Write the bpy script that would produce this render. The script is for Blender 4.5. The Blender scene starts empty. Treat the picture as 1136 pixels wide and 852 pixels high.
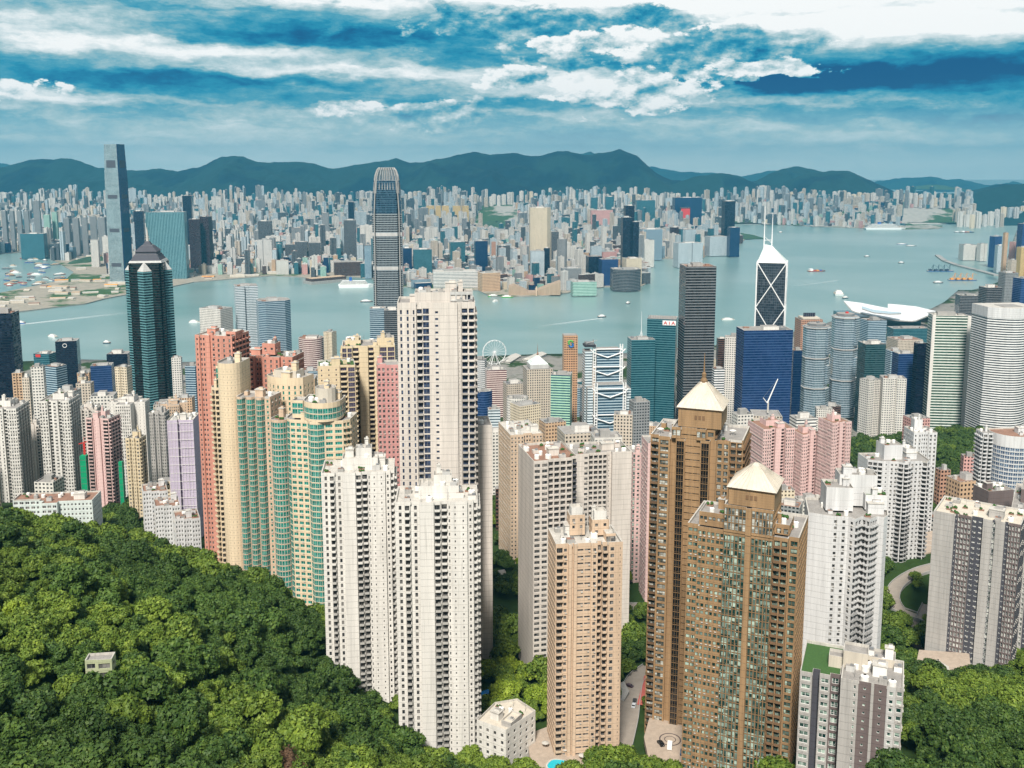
import bpy, math, random
import numpy as np
from mathutils import Vector
R_ = math.radians
SC = bpy.context.scene
COL = SC.collection
# ------------------------------------------------------------------ camera
F, CX, CY, PT, HC = 1080.0, 568.0, 340.0, R_(8.4), 428.0     # focal length in px of a 1136 px wide picture, principal point, pitch, height
cd = bpy.data.cameras.new('camera'); cam = bpy.data.objects.new('camera', cd); COL.objects.link(cam)
cam.location = (0, 0, HC); cam.rotation_euler = (R_(90) - PT, 0, 0)
cd.sensor_width = 36; cd.lens = F/1136*36; cd.shift_y = -(426-CY)/1136
cd.clip_start = 1; cd.clip_end = 90000
SC.camera = cam
cP, sP = math.cos(PT), math.sin(PT)
def ray(px, py):
    a, b = (px-CX)/F, (CY-py)/F
    return a, cP+b*sP, -sP+b*cP
def at(px, py, D):
    x, y, z = ray(px, py); t = D/y
    return x*t, D, HC+z*t
def atz(px, py, z):
    x, y, w = ray(px, py); t = (z-HC)/w
    return x*t, y*t
def proj(x, y, z):
    f = y*cP-(z-HC)*sP; u = (z-HC)*cP+y*sP
    return CX+F*x/f, CY-F*u/f
# ------------------------------------------------------------------ light
SUN_EL, SUN_AZ = 49, 191        # degrees; azimuth clockwise from +Y (the view direction)
W = bpy.data.worlds.new('World'); SC.world = W; W.use_nodes = True
sd = bpy.data.lights.new('sun', 'SUN'); sd.energy = 4.5; sd.angle = R_(10); sd.color = (1, .95, .87)
sun = bpy.data.objects.new('sun', sd); COL.objects.link(sun)
az, el = R_(SUN_AZ), R_(SUN_EL)
sdir = Vector((math.sin(az)*math.cos(el), math.cos(az)*math.cos(el), math.sin(el)))
sun.rotation_euler = sdir.to_track_quat('Z', 'Y').to_euler(); sun.location = (0, -200, 900)
SC.view_settings.view_transform = 'Standard'; SC.view_settings.look = 'None'
SC.view_settings.exposure = 0.56; SC.view_settings.gamma = 1
SC.render.engine = 'CYCLES'
cy = SC.cycles
cy.max_bounces = 5; cy.diffuse_bounces = 2; cy.glossy_bounces = 2; cy.transmission_bounces = 2; cy.volume_bounces = 1; cy.transparent_max_bounces = 6
cy.caustics_reflective = False; cy.caustics_refractive = False
cy.use_adaptive_sampling = True; cy.adaptive_threshold = .02
cy.use_denoising = True
try: cy.denoiser = 'OPENIMAGEDENOISE'
except Exception: pass
# ------------------------------------------------------------------ node helper
class NT:
    def __init__(s, tree): s.t = tree; s.n = tree.nodes; s.l = tree.links
    def new(s, typ, **kw):
        n = s.n.new(typ)
        for k, v in kw.items(): setattr(n, k, v)
        return n
    def put(s, sock, v):
        if isinstance(v, bpy.types.NodeSocket): s.l.new(v, sock)
        elif v is not None:
            if sock.type == 'RGBA' and not isinstance(v, (int, float)): v = tuple(v)+(1,) if len(v) == 3 else v
            sock.default_value = v
    def m(s, op, a, b=None, c=None, clamp=False):
        n = s.new('ShaderNodeMath', operation=op); n.use_clamp = clamp
        s.put(n.inputs[0], a)
        if b is not None: s.put(n.inputs[1], b)
        if c is not None: s.put(n.inputs[2], c)
        return n.outputs[0]
    def mix(s, f, a, b, blend='MIX'):
        n = s.new('ShaderNodeMix', data_type='RGBA', blend_type=blend); n.clamp_factor = True
        s.put(n.inputs[0], f); s.put(n.inputs[6], a); s.put(n.inputs[7], b)
        return n.outputs[2]
    def noise(s, vec, scale, detail=3, rough=.5, dist=0):
        n = s.new('ShaderNodeTexNoise'); s.put(n.inputs['Vector'], vec)
        n.inputs['Scale'].default_value = scale; n.inputs['Detail'].default_value = detail
        n.inputs['Roughness'].default_value = rough; n.inputs['Distortion'].default_value = dist
        return n.outputs[0]
    def wnoise(s, vec):
        n = s.new('ShaderNodeTexWhiteNoise', noise_dimensions='3D'); s.put(n.inputs['Vector'], vec); return n
    def sep(s, v):
        n = s.new('ShaderNodeSeparateXYZ'); s.put(n.inputs[0], v); return n.outputs
    def comb(s, x, y, z=0):
        n = s.new('ShaderNodeCombineXYZ')
        for i, v in enumerate((x, y, z)): s.put(n.inputs[i], v)
        return n.outputs[0]
    def ramp(s, f, stops, interp='LINEAR'):
        n = s.new('ShaderNodeValToRGB'); n.color_ramp.interpolation = interp; e = n.color_ramp.elements
        while len(e) < len(stops): e.new(.5)
        for i, (p, c) in enumerate(stops):
            e[i].position = p; e[i].color = tuple(c)+(1,) if not isinstance(c, (int, float)) else (c, c, c, 1)
        s.put(n.inputs[0], f); return n.outputs[0]
    def vmul(s, v, k):
        n = s.new('ShaderNodeVectorMath', operation='MULTIPLY'); s.put(n.inputs[0], v); n.inputs[1].default_value = k; return n.outputs[0]
    def vsnap(s, v, k):
        n = s.new('ShaderNodeVectorMath', operation='SNAP'); s.put(n.inputs[0], v); n.inputs[1].default_value = k; return n.outputs[0]
def lin(h):
    h = h.lstrip('#'); o = []
    for i in (0, 2, 4):
        v = int(h[i:i+2], 16)/255; o.append(v/12.92 if v <= .04045 else ((v+.055)/1.055)**2.4)
    return tuple(o)
def rgb(c): return lin(c) if isinstance(c, str) else c
# ------------------------------------------------------------------ sky
def make_sky():
    t = NT(W.node_tree); bg = t.n['Background']
    sky = t.new('ShaderNodeTexSky', sky_type='NISHITA'); sky.sun_disc = False
    sky.sun_elevation = el; sky.sun_rotation = az; sky.air_density = 1.2; sky.dust_density = 2; sky.ozone_density = 2
    tc = t.new('ShaderNodeTexCoord'); x, y, z = t.sep(tc.outputs['Generated'])
    A = t.m('MULTIPLY', t.m('ARCTAN2', x, y), 57.3); E = t.m('MULTIPLY', t.m('ARCSINE', z), 57.3)    # degrees
    v2 = t.comb(t.m('MULTIPLY', A, .16), t.m('MULTIPLY', E, .62), 3.1)
    w1 = t.noise(v2, 1.6, 5, .58); w2 = t.noise(t.comb(t.m('MULTIPLY', A, .3), E, 9.7), .9, 6, .6)
    wa = t.m('ADD', A, t.m('MULTIPLY', t.m('SUBTRACT', w1, .5), 7.0))
    we = t.m('ADD', E, t.m('MULTIPLY', t.m('SUBTRACT', w2, .5), 1.9))
    # flat bands: noise stretched along the horizon, tilted a little
    tl = t.m('ADD', we, t.m('MULTIPLY', wa, .035))
    band = t.noise(t.comb(t.m('MULTIPLY', wa, .045), t.m('MULTIPLY', tl, .55), 1.7), 1.0, 6, .55)
    fine = t.noise(t.comb(t.m('MULTIPLY', wa, .5), t.m('MULTIPLY', we, 1.3), 4.2), .8, 6, .62)
    val = t.m('ADD', t.m('MULTIPLY', t.m('SUBTRACT', band, .5), 1.5), t.m('MULTIPLY', t.m('SUBTRACT', fine, .5), .38))
    rise = t.ramp(t.m('DIVIDE', E, 10), [(0, .62), (.22, .57), (.42, .45), (.62, .50), (1, .74)])
    val = t.m('ADD', val, rise)
    # (azimuth, elevation, half-widths, amount) of the clouds that can be told apart
    bumps = [(330, 42, 230, 13, -.42), (520, 62, 110, 9, -.35), (90, 98, 120, 8, -.30), (360, 92, 190, 6, -.25), (1030, 86, 200, 13, -.62), (870, 92, 140, 8, -.45), (810, 68, 48, 24, -.50), (650, 70, 90, 7, -.45), (480, 122, 52, 14, -.22), (1000, 150, 260, 26, -.16), (640, 150, 40, 8, -.12),
             (960, 16, 210, 24, .70), (900, 18, 130, 4, -.34), (1090, 30, 60, 5, -.25), (1080, 46, 160, 12, .45), (560, 2, 300, 6, .30), (700, 30, 70, 9, .30), (740, 12, 40, 8, -.20), (620, 26, 60, 8, -.22), (690, 95, 60, 18, .42), (760, 45, 60, 12, .32), (390, 119, 22, 6, .60), (60, 50, 110, 12, .42), (240, 62, 190, 8, .42), (430, 80, 160, 7, .35), (200, 100, 150, 7, .22), (40, 112, 60, 14, .34), (600, 90, 140, 8, .26), (262, 140, 22, 8, .22), (620, 40, 90, 12, .22)]
    for (px, py, rx, ry, am) in bumps:
        a0 = math.degrees(math.atan((px-CX)/F)); e0 = 8.4*0 + math.degrees(math.atan((CY-py)/F)) - 8.4
        dx = t.m('DIVIDE', t.m('SUBTRACT', wa, a0), rx/18.85); dy = t.m('DIVIDE', t.m('SUBTRACT', we, e0), ry/18.85)
        d = t.m('ADD', t.m('MULTIPLY', dx, dx), t.m('MULTIPLY', dy, dy))
        val = t.m('MULTIPLY_ADD', t.m('EXPONENT', t.m('MULTIPLY', d, -1)), am, val)
    # heaped clouds with crisp billowing outlines, lit from above
    def heap(regs, base, gain, seed, sc=1.0):
        def nz(da, de): return t.noise(t.comb(t.m('MULTIPLY', t.m('ADD', A, da), .42*sc), t.m('MULTIPLY', t.m('ADD', E, de), .80*sc), seed), 1.0, 8, .60)
        n0 = nz(0, 0); rel = t.m('SUBTRACT', n0, nz(-.22, .34)); G = None
        for (px, py, rx, ry) in regs:
            a0 = math.degrees(math.atan((px-CX)/F)); e0 = math.degrees(math.atan((CY-py)/F))-8.4
            dx = t.m('DIVIDE', t.m('SUBTRACT', A, a0), rx/18.85); dy = t.m('DIVIDE', t.m('SUBTRACT', E, e0), ry/18.85); g = t.m('EXPONENT', t.m('MULTIPLY', t.m('ADD', t.m('MULTIPLY', dx, dx), t.m('MULTIPLY', dy, dy)), -1))
            G = g if G is None else t.m('MAXIMUM', G, g)
        d = t.m('ADD', t.m('MULTIPLY_ADD', t.m('SUBTRACT', n0, .5), 3.0, -.42), G); mask = t.m('DIVIDE', d, .16, clamp=True)
        mask = t.m('MULTIPLY', mask, t.m('MULTIPLY', G, 3, clamp=True))
        b = t.m('ADD', t.m('MULTIPLY_ADD', rel, gain, base), t.m('MULTIPLY', t.m('SUBTRACT', .25, t.m('MINIMUM', d, .6)), .30))
        return mask, b
    def over(v, mb_): mk, b = mb_; return t.m('ADD', t.m('MULTIPLY', v, t.m('SUBTRACT', 1, mk)), t.m('MULTIPLY', b, mk))
    val = over(val, heap([(800, 66, 85, 34), (478, 124, 62, 20), (560, 30, 120, 22), (650, 66, 70, 16), (715, 24, 60, 16)], .50, 2.6, 21.3, .68))
    val = over(val, heap([(690, 102, 95, 24), (598, 88, 60, 14), (392, 120, 34, 9), (16, 104, 50, 16), (640, 50, 70, 14), (850, 78, 60, 10)], .80, 2.6, 5.7, .9))
    # crisp billow edges
    edge = t.noise(t.comb(t.m('MULTIPLY', A, .9), t.m('MULTIPLY', E, 1.9), 8.8), 1.0, 7, .62)
    val = t.m('ADD', val, t.m('MULTIPLY', t.m('SUBTRACT', edge, .5), .42))
    colr = t.ramp(val, [(0, (.0, .075, .22)), (.16, (.0, .15, .32)), (.32, (.015, .27, .43)), (.46, (.10, .37, .49)), (.60, (.34, .53, .58)), (.76, (.66, .76, .78)), (.92, (.97, .98, .97))])
    hz = t.ramp(t.m('DIVIDE', E, 5), [(0, .85), (.30, .42), (.62, 0)])
    colr = t.mix(hz, colr, (.80, .93, .89))
    up = t.ramp(t.m('DIVIDE', E, 40), [(0, 0), (.26, 0), (.55, 1)])
    zen = t.mix(t.noise(tc.outputs['Generated'], 3, 4), (.28, .34, .41), (.60, .58, .55))
    colr = t.mix(up, colr, zen)
    k = t.new('ShaderNodeVectorMath', operation='SCALE'); t.put(k.inputs[0], colr); k.inputs['Scale'].default_value = 7.2
    fin = t.mix(.985, sky.outputs[0], k.outputs[0])
    t.put(bg.inputs[0], fin); bg.inputs[1].default_value = .1
make_sky()
# ------------------------------------------------------------------ mesh builder
class MB:
    def __init__(s): s.Q = []; s.U = []; s.M = []; s.P = []; s.mats = []
    def mi(s, mat):
        if mat not in s.mats: s.mats.append(mat)
        return s.mats.index(mat)
    def quads(s, Q, mat, U=None):
        Q = np.asarray(Q, float).reshape(-1, 4, 3)
        if not len(Q): return
        s.Q.append(Q); s.U.append(np.zeros((len(Q), 4, 2)) if U is None else np.asarray(U, float).reshape(-1, 4, 2))
        s.M.append(np.full(len(Q), s.mi(mat)))
    def poly(s, pts, mat): s.P.append((np.asarray(pts, float), s.mi(mat)))
    def box(s, c, sz, mat, rz=0, bot=True, top=None, uv=(3, 3)):
        cx, cy_, cz = c; a, b, h = sz[0]/2, sz[1]/2, sz[2]/2
        p = [(-a, -b), (a, -b), (a, b), (-a, b)]; co, si = math.cos(rz), math.sin(rz)
        s.prism([(cx+x*co-y*si, cy_+x*si+y*co) for x, y in p], cz-h, cz+h, mat, top or mat, uv=uv)
        if bot: s.quads([[(cx+x*co-y*si, cy_+x*si+y*co, cz-h) for x, y in reversed(p)]], mat)
    def prism(s, pts, z0, z1, mat, cap=None, uv=(3, 3), top=None, u0=0, bottom=False):
        tp = top or pts; n = len(pts); u = u0; Q = []; U = []
        for i in range(n):
            a, b = pts[i], pts[(i+1) % n]; c, d = tp[(i+1) % n], tp[i]
            L = math.hypot(b[0]-a[0], b[1]-a[1]); nb = max(1, round(L/uv[0]))
            Q.append([(a[0], a[1], z0), (b[0], b[1], z0), (c[0], c[1], z1), (d[0], d[1], z1)])
            U.append([(u, 0), (u+nb, 0), (u+nb, (z1-z0)/uv[1]), (u, (z1-z0)/uv[1])]); u += nb
        s.quads(Q, mat, U)
        if cap: s.poly([(x, y, z1) for x, y in tp], cap)
        if bottom: s.poly([(x, y, z0) for x, y in reversed(pts)], cap or mat)
    def tube(s, p0, p1, r0, r1=None, mat=None, n=6, cap=True):
        r1 = r0 if r1 is None else r1; p0, p1 = Vector(p0), Vector(p1); d = (p1-p0).normalized()
        a = d.orthogonal().normalized(); b = d.cross(a); Q = []; A = []; B = []
        for k in range(n):
            t = 2*math.pi*k/n; v = a*math.cos(t)+b*math.sin(t); A.append(p0+v*r0); B.append(p1+v*r1)
        for k in range(n): Q.append([A[k], A[(k+1) % n], B[(k+1) % n], B[k]])
        s.quads([[tuple(v) for v in q] for q in Q], mat)
        if cap:
            s.poly([tuple(v) for v in B], mat); s.poly([tuple(v) for v in reversed(A)], mat)
    def lathe(s, prof, mat, n=16, c=(0, 0), sx=1, sy=1, uv=None):
        Q = []; U = []
        for (r0, z0), (r1, z1) in zip(prof, prof[1:]):
            for k in range(n):
                a, b = 2*math.pi*k/n, 2*math.pi*(k+1)/n
                Q.append([(c[0]+sx*r*math.cos(t), c[1]+sy*r*math.sin(t), z) for r, t, z in ((r0, a, z0), (r0, b, z0), (r1, b, z1), (r1, a, z1))])
                if uv: U.append([(k, z0/uv), (k+1, z0/uv), (k+1, z1/uv), (k, z1/uv)])
        s.quads(Q, mat, U or None)
    def build(s, name, parent=None, smooth=False, weld=True, **tags):
        vs = []; lt = []; uvs = []; mi = []; nv = 0
        if s.Q:
            q = np.concatenate(s.Q); vs.append(q.reshape(-1, 3)); uvs.append(np.concatenate(s.U).reshape(-1, 2))
            mi.append(np.concatenate(s.M)); lt.append(np.full(len(q), 4)); nv = len(q)*4
        for p, m_ in s.P:
            vs.append(p); uvs.append(p[:, :2]/3); mi.append(np.array([m_])); lt.append(np.array([len(p)]))
        V = np.concatenate(vs).astype(np.float32); UV = np.concatenate(uvs).astype(np.float32); LT = np.concatenate(lt); MI = np.concatenate(mi)
        if weld:
            key = np.round(V*200).astype(np.int64).astype(np.uint64); k1 = key[:, 0]*np.uint64(0x9E3779B97F4A7C15)+key[:, 1]*np.uint64(0xC2B2AE3D27D4EB4F)+key[:, 2]*np.uint64(0x165667B19E3779F9)
            _, first, idx = np.unique(k1, return_index=True, return_inverse=True)
            V = V[first]; idx = idx.reshape(-1)
        else: idx = np.arange(len(V))
        me = bpy.data.meshes.new(name)
        me.vertices.add(len(V)); me.vertices.foreach_set('co', V.ravel())
        me.loops.add(len(idx)); me.loops.foreach_set('vertex_index', idx.astype(np.int32))
        me.polygons.add(len(LT)); st = np.concatenate([[0], np.cumsum(LT)[:-1]])
        me.polygons.foreach_set('loop_start', st.astype(np.int32)); me.polygons.foreach_set('material_index', MI.astype(np.int32))
        me.update(calc_edges=True)
        ul = me.uv_layers.new(name='UVMap'); ul.data.foreach_set('uv', UV.ravel())
        me.polygons.foreach_set('use_smooth', np.full(len(LT), bool(smooth)))
        for m_ in s.mats: me.materials.append(m_)
        if me.validate(clean_customdata=False): pass
        return link(name, me, parent, **tags)
def link(name, data, parent=None, **tags):
    o = bpy.data.objects.new(name, data); COL.objects.link(o)
    if parent: o.parent = parent
    for k, v in tags.items():
        if v is not None: o[k] = v
    return o
def root(name, loc, rz=0, **tags):
    o = link(name, None, **tags); o.location = loc; o.rotation_euler = (0, 0, rz); o.empty_display_size = 5; return o
# ------------------------------------------------------------------ materials
def pmat(name, col, rough=.75, metal=0, noise=0, nscale=.3, spec=.4, streak=False, joints=0, col2=None, bump=0):
    mt = bpy.data.materials.new(name); mt.use_nodes = True; t = NT(mt.node_tree); b = t.n['Principled BSDF']
    col = rgb(col); c = col
    tc = t.new('ShaderNodeTexCoord'); ge = t.new('ShaderNodeNewGeometry')
    if noise:
        v = ge.outputs['Position']
        if streak: v = t.vmul(v, (1, 1, .07))
        nz = t.noise(v, nscale, 6, .65)
        f = t.ramp(nz, [(.35, 0), (.68, 1)])
        c = t.mix(t.m('MULTIPLY', f, noise), col, rgb(col2) if col2 else tuple(x*.45 for x in col))
        if streak:
            n2 = t.noise(ge.outputs['Position'], .05, 3)
            n3 = t.noise(t.vmul(ge.outputs['Position'], (1, 1, .035)), 1.3, 4, .7)      # rain streaks
            c = t.mix(t.m('MULTIPLY', t.ramp(n3, [(.50, 0), (.72, 1)]), noise*.9), c, tuple(x*.38 for x in col))
            c = t.mix(t.m('MULTIPLY', t.ramp(n2, [(.4, 0), (.7, 1)]), .18), c, tuple(min(.9, x*.78) for x in col))
    if joints:
        u, v, _ = t.sep(tc.outputs['UV']); fv = t.m('FRACT', t.m('ADD', v, .03))
        c = t.mix(t.m('MULTIPLY', t.m('LESS_THAN', fv, .06), joints), c, tuple(x*.25 for x in col))
    t.put(b.inputs['Base Color'], c); b.inputs['Roughness'].default_value = rough; b.inputs['Metallic'].default_value = metal
    b.inputs['Specular IOR Level'].default_value = spec
    if bump:
        bn = t.new('ShaderNodeBump'); bn.inputs['Strength'].default_value = bump; bn.inputs['Distance'].default_value = .3
        t.put(bn.inputs['Height'], t.noise(ge.outputs['Position'], nscale*3, 4)); t.put(b.inputs['Normal'], bn.outputs[0])
    return mt
def fac(name, wall, glass, ww=.6, wh=.5, grough=.12, tint=.25, wrough=.8, dirt=.35, vary=.5, group=0, lit=None, gmetal=0, spec=.5, rib=0):
    """wall with a grid of windows: one bay by one storey is one UV unit; every pane differs a little."""
    mt = bpy.data.materials.new(name); mt.use_nodes = True; t = NT(mt.node_tree); b = t.n['Principled BSDF']
    tc = t.new('ShaderNodeTexCoord'); u, v, _ = t.sep(tc.outputs['UV']); ge = t.new('ShaderNodeNewGeometry'); oi = t.new('ShaderNodeObjectInfo')
    fu, fv = t.m('FRACT', u), t.m('FRACT', v)
    mu = t.m('LESS_THAN', t.m('ABSOLUTE', t.m('SUBTRACT', fu, .5)), ww/2) if ww < 1 else None
    mv = t.m('LESS_THAN', t.m('ABSOLUTE', t.m('SUBTRACT', fv, .52)), wh/2) if wh < 1 else None
    msk = t.m('MULTIPLY', mu, mv) if (mu and mv) else (mu or mv or 1.0)
    if rib:   # every few bays a solid pier
        fr = t.m('FRACT', t.m('DIVIDE', u, rib)); pier = t.m('GREATER_THAN', fr, .82/1 if rib < 5 else .88)
        msk = t.m('MULTIPLY', msk, t.m('SUBTRACT', 1, pier))
    cell = t.comb(t.m('FLOOR', u), t.m('FLOOR', v), oi.outputs['Random'])
    wn = t.wnoise(cell); r1 = wn.outputs[0]
    wall = rgb(wall); glass = tuple(x*.6 for x in rgb(glass))
    w = t.mix(t.m('MULTIPLY', oi.outputs['Random'], tint), wall, tuple(x*.72 for x in wall))
    nz = t.noise(t.vmul(ge.outputs['Position'], (1, 1, .12)), .18, 5, .6)
    w = t.mix(t.m('MULTIPLY', t.ramp(nz, [(.4, 0), (.7, 1)]), dirt), w, tuple(x*.5 for x in wall))
    if spec >= .7 and not gmetal: gmetal = .45
    lt_ = rgb(lit) if lit else tuple(min(.8, x*2.5+.10) for x in glass)
    g = t.mix(t.m('MULTIPLY', t.m('POWER', r1, 2.5), vary), glass, lt_)
    bn = t.noise(ge.outputs['Position'], .035, 3); g = t.mix(t.m('MULTIPLY', t.ramp(bn, [(.42, 0), (.6, 1)]), .35), g, tuple(min(.7, x*1.8+.02) for x in glass))  # broad paler patches: mottled reflections painted into the glass colour
    t.put(b.inputs['Base Color'], t.mix(msk, w, g))
    t.put(b.inputs['Roughness'], t.m('MULTIPLY_ADD', msk, grough-wrough, wrough)); b.inputs['Specular IOR Level'].default_value = spec
    if gmetal:
        t.put(b.inputs['Metallic'], t.m('MULTIPLY', msk, gmetal))
        vs = t.new('ShaderNodeVectorMath', operation='SUBTRACT'); t.put(vs.inputs[0], wn.outputs[1]); vs.inputs[1].default_value = (.5, .5, .5)      # panes sit a little out of true
        sc = t.new('ShaderNodeVectorMath', operation='SCALE'); t.put(sc.inputs[0], vs.outputs[0]); t.put(sc.inputs['Scale'], t.m('MULTIPLY', msk, .10))
        ad = t.new('ShaderNodeVectorMath', operation='ADD'); t.put(ad.inputs[0], ge.outputs['Normal']); t.put(ad.inputs[1], sc.outputs[0])
        nm = t.new('ShaderNodeVectorMath', operation='NORMALIZE'); t.put(nm.inputs[0], ad.outputs[0]); t.put(b.inputs['Normal'], nm.outputs[0])
    return mt
M = {}
def leafmat(name, c1, c2, c3):
    mt = bpy.data.materials.new(name); mt.use_nodes = True; t = NT(mt.node_tree); b = t.n['Principled BSDF']
    ge = t.new('ShaderNodeNewGeometry'); oi = t.new('ShaderNodeObjectInfo')
    c = t.mix(oi.outputs['Random'], c1, c2)
    c = t.mix(t.ramp(t.noise(ge.outputs['Position'], .5, 4, .7), [(.48, 0), (.68, 1)]), c, c3)
    c = t.mix(t.ramp(t.noise(ge.outputs['Position'], .02, 2), [(.4, 0), (.65, .5)]), c, tuple(x*.55 for x in c1))
    t.put(b.inputs['Base Color'], c); b.inputs['Roughness'].default_value = .6; b.inputs['Specular IOR Level'].default_value = .25
    return mt
M['leaf_mid'] = leafmat('leaf_mid', (.060, .108, .014), (.115, .175, .020), (.23, .30, .04))
M['leaf_dark'] = leafmat('leaf_dark', (.030, .066, .013), (.055, .105, .018), (.11, .17, .025))
M['leaf_lime'] = leafmat('leaf_lime', (.12, .19, .014), (.19, .26, .02), (.28, .35, .04))
M['bark'] = pmat('bark', (.09, .065, .04), .9, noise=.5, nscale=2)
# ------------------------------------------------------------------ ground of the near shore
CTRL = [(lambda q: (q[0], q[1], q[2]-((12 if p[0] < 180 else 7) if p[1] > 540 and (p[0] < 520 or p[0] > 960) and p[2] < 600 else 0)))(at(*p)) for p in [
 (0, 560, 430), (60, 585, 430), (150, 620, 430), (250, 650, 430), (340, 690, 425), (400, 790, 405), (500, 850, 372), (485, 845, 385),
 (0, 700, 270), (0, 850, 185), (200, 850, 225), (350, 850, 290), (150, 720, 285), (280, 760, 330), (80, 640, 340), (220, 690, 350), (-150, 560, 420), (-200, 850, 185),
 (600, 845, 390), (650, 838, 395), (700, 780, 430), (700, 640, 640), (740, 815, 425), (560, 770, 450), (560, 660, 620), (705, 700, 560),
 (830, 880, 345), (940, 900, 320), (1050, 800, 335), (1136, 738, 420), (1060, 760, 455), (1000, 650, 580), (1060, 850, 290), (1200, 800, 330), (1000, 760, 390), (1250, 700, 420), (980, 735, 440), (1060, 760, 500), (1110, 785, 480), (1020, 750, 430), (1090, 850, 280),
 (60, 590, 640), (190, 618, 610), (60, 556, 800), (150, 560, 800), (300, 640, 620), (880, 582, 820), (1010, 625, 620), (1050, 560, 860), (1110, 560, 800), (640, 560, 860), (450, 560, 850),
 (1060, 500, 1100), (960, 500, 1080), (1090, 470, 1250), (1180, 500, 1100), (-150, 560, 800)]]
CTRL += [(x, d, z) for x, d, z in [(-60, 60, 375), (60, 60, 375), (0, 110, 330), (-120, 110, 350), (140, 110, 320), (0, 20, 395), (260, 120, 330), (-400, 200, 330),
 (100, 200, 262), (30, 250, 235), (200, 200, 265), (-20, 300, 215), (600, 300, 250)]]
CTRL += [(x, 1300, 18) for x in (-800, -400, 0, 300)]+[(x, 1600, 5) for x in (-900, -400, 100, 600, 1100)]+[(x, 2100, 4) for x in (-1200, -300, 500, 1500)]+[(600, 1450, 12), (1200, 1300, 40), (-700, 1050, 60), (0, 1080, 55), (300, 1080, 50)]
cp_ = np.array(CTRL); _s = 300.0
def _ker(r): r = r/_s; return np.where(r > 1e-9, r*r*np.log(r+1e-12), 0)
_n = len(cp_); _d = np.hypot(cp_[:, None, 0]-cp_[None, :, 0], cp_[:, None, 1]-cp_[None, :, 1])
_A = np.zeros((_n+3, _n+3)); _A[:_n, :_n] = _ker(_d)+np.eye(_n)*.02
_A[:_n, _n] = 1; _A[:_n, _n+1:] = cp_[:, :2]/_s; _A[_n:, :_n] = _A[:_n, _n:].T
_w = np.linalg.solve(_A, np.concatenate([cp_[:, 2], [0, 0, 0]]))
def terr(x, y):
    x = np.atleast_1d(np.asarray(x, float)); y = np.atleast_1d(np.asarray(y, float))
    r = np.hypot(x[:, None]-cp_[None, :, 0], y[:, None]-cp_[None, :, 1])
    z = _ker(r)@_w[:_n]+_w[_n]+x/_s*_w[_n+1]+y/_s*_w[_n+2]
    z = np.clip(z, 3, 395)
    k = np.clip((y-1150)/350, 0, 1); k = k*k*(3-2*k)
    return z*(1-k)+np.minimum(z, 5)*k
def tz(x, y): return float(terr([x], [y])[0])
SHORE = [atz(px, py, 2) for px, py in [(-300, 420), (0, 402), (90, 399), (200, 402), (330, 398), (470, 398), (600, 393), (700, 392), (790, 384), (850, 372), (900, 366), (935, 352), (1000, 346), (1042, 342), (1060, 322), (1085, 322), (1110, 312), (1100, 303), (1042, 287), (1040, 283), (1050, 279), (1075, 276), (1085, 268), (1100, 258), (1136, 255), (1250, 258), (1500, 262)]]
def nearshore_clip(x):   # y of the shore for a direction, used to end the ground sheet
    ang = math.atan2(x[0], x[1]); best = 1e9
    for (a, b), (c, d) in zip(SHORE, SHORE[1:]):
        a0, a1 = math.atan2(a, b), math.atan2(c, d)
        if min(a0, a1) <= ang <= max(a0, a1) and abs(a1-a0) > 1e-9:
            k = (ang-a0)/(a1-a0); best = min(best, math.hypot(a+(c-a)*k, b+(d-b)*k))
    return best if best < 1e9 else 2000
def inside(x, y, poly):
    c = False; j = len(poly)-1
    for i in range(len(poly)):
        xi, yi = poly[i][:2]; xj, yj = poly[j][:2]
        if (yi > y) != (yj > y) and x < (xj-xi)*(y-yi)/(yj-yi)+xi: c = not c
        j = i
    return c
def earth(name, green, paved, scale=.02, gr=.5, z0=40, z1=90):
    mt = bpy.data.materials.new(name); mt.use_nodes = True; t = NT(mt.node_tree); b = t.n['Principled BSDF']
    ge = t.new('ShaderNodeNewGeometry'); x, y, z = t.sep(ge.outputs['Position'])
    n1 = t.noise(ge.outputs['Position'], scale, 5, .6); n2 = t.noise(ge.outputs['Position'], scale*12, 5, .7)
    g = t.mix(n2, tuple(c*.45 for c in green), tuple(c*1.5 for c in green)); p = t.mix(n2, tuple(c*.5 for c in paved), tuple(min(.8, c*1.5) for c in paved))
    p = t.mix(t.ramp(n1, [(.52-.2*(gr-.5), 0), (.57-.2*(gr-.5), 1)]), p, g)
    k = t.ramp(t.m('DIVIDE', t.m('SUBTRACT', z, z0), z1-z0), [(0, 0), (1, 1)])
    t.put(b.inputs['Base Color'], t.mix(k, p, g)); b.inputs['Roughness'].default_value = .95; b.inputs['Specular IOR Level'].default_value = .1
    return mt
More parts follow.
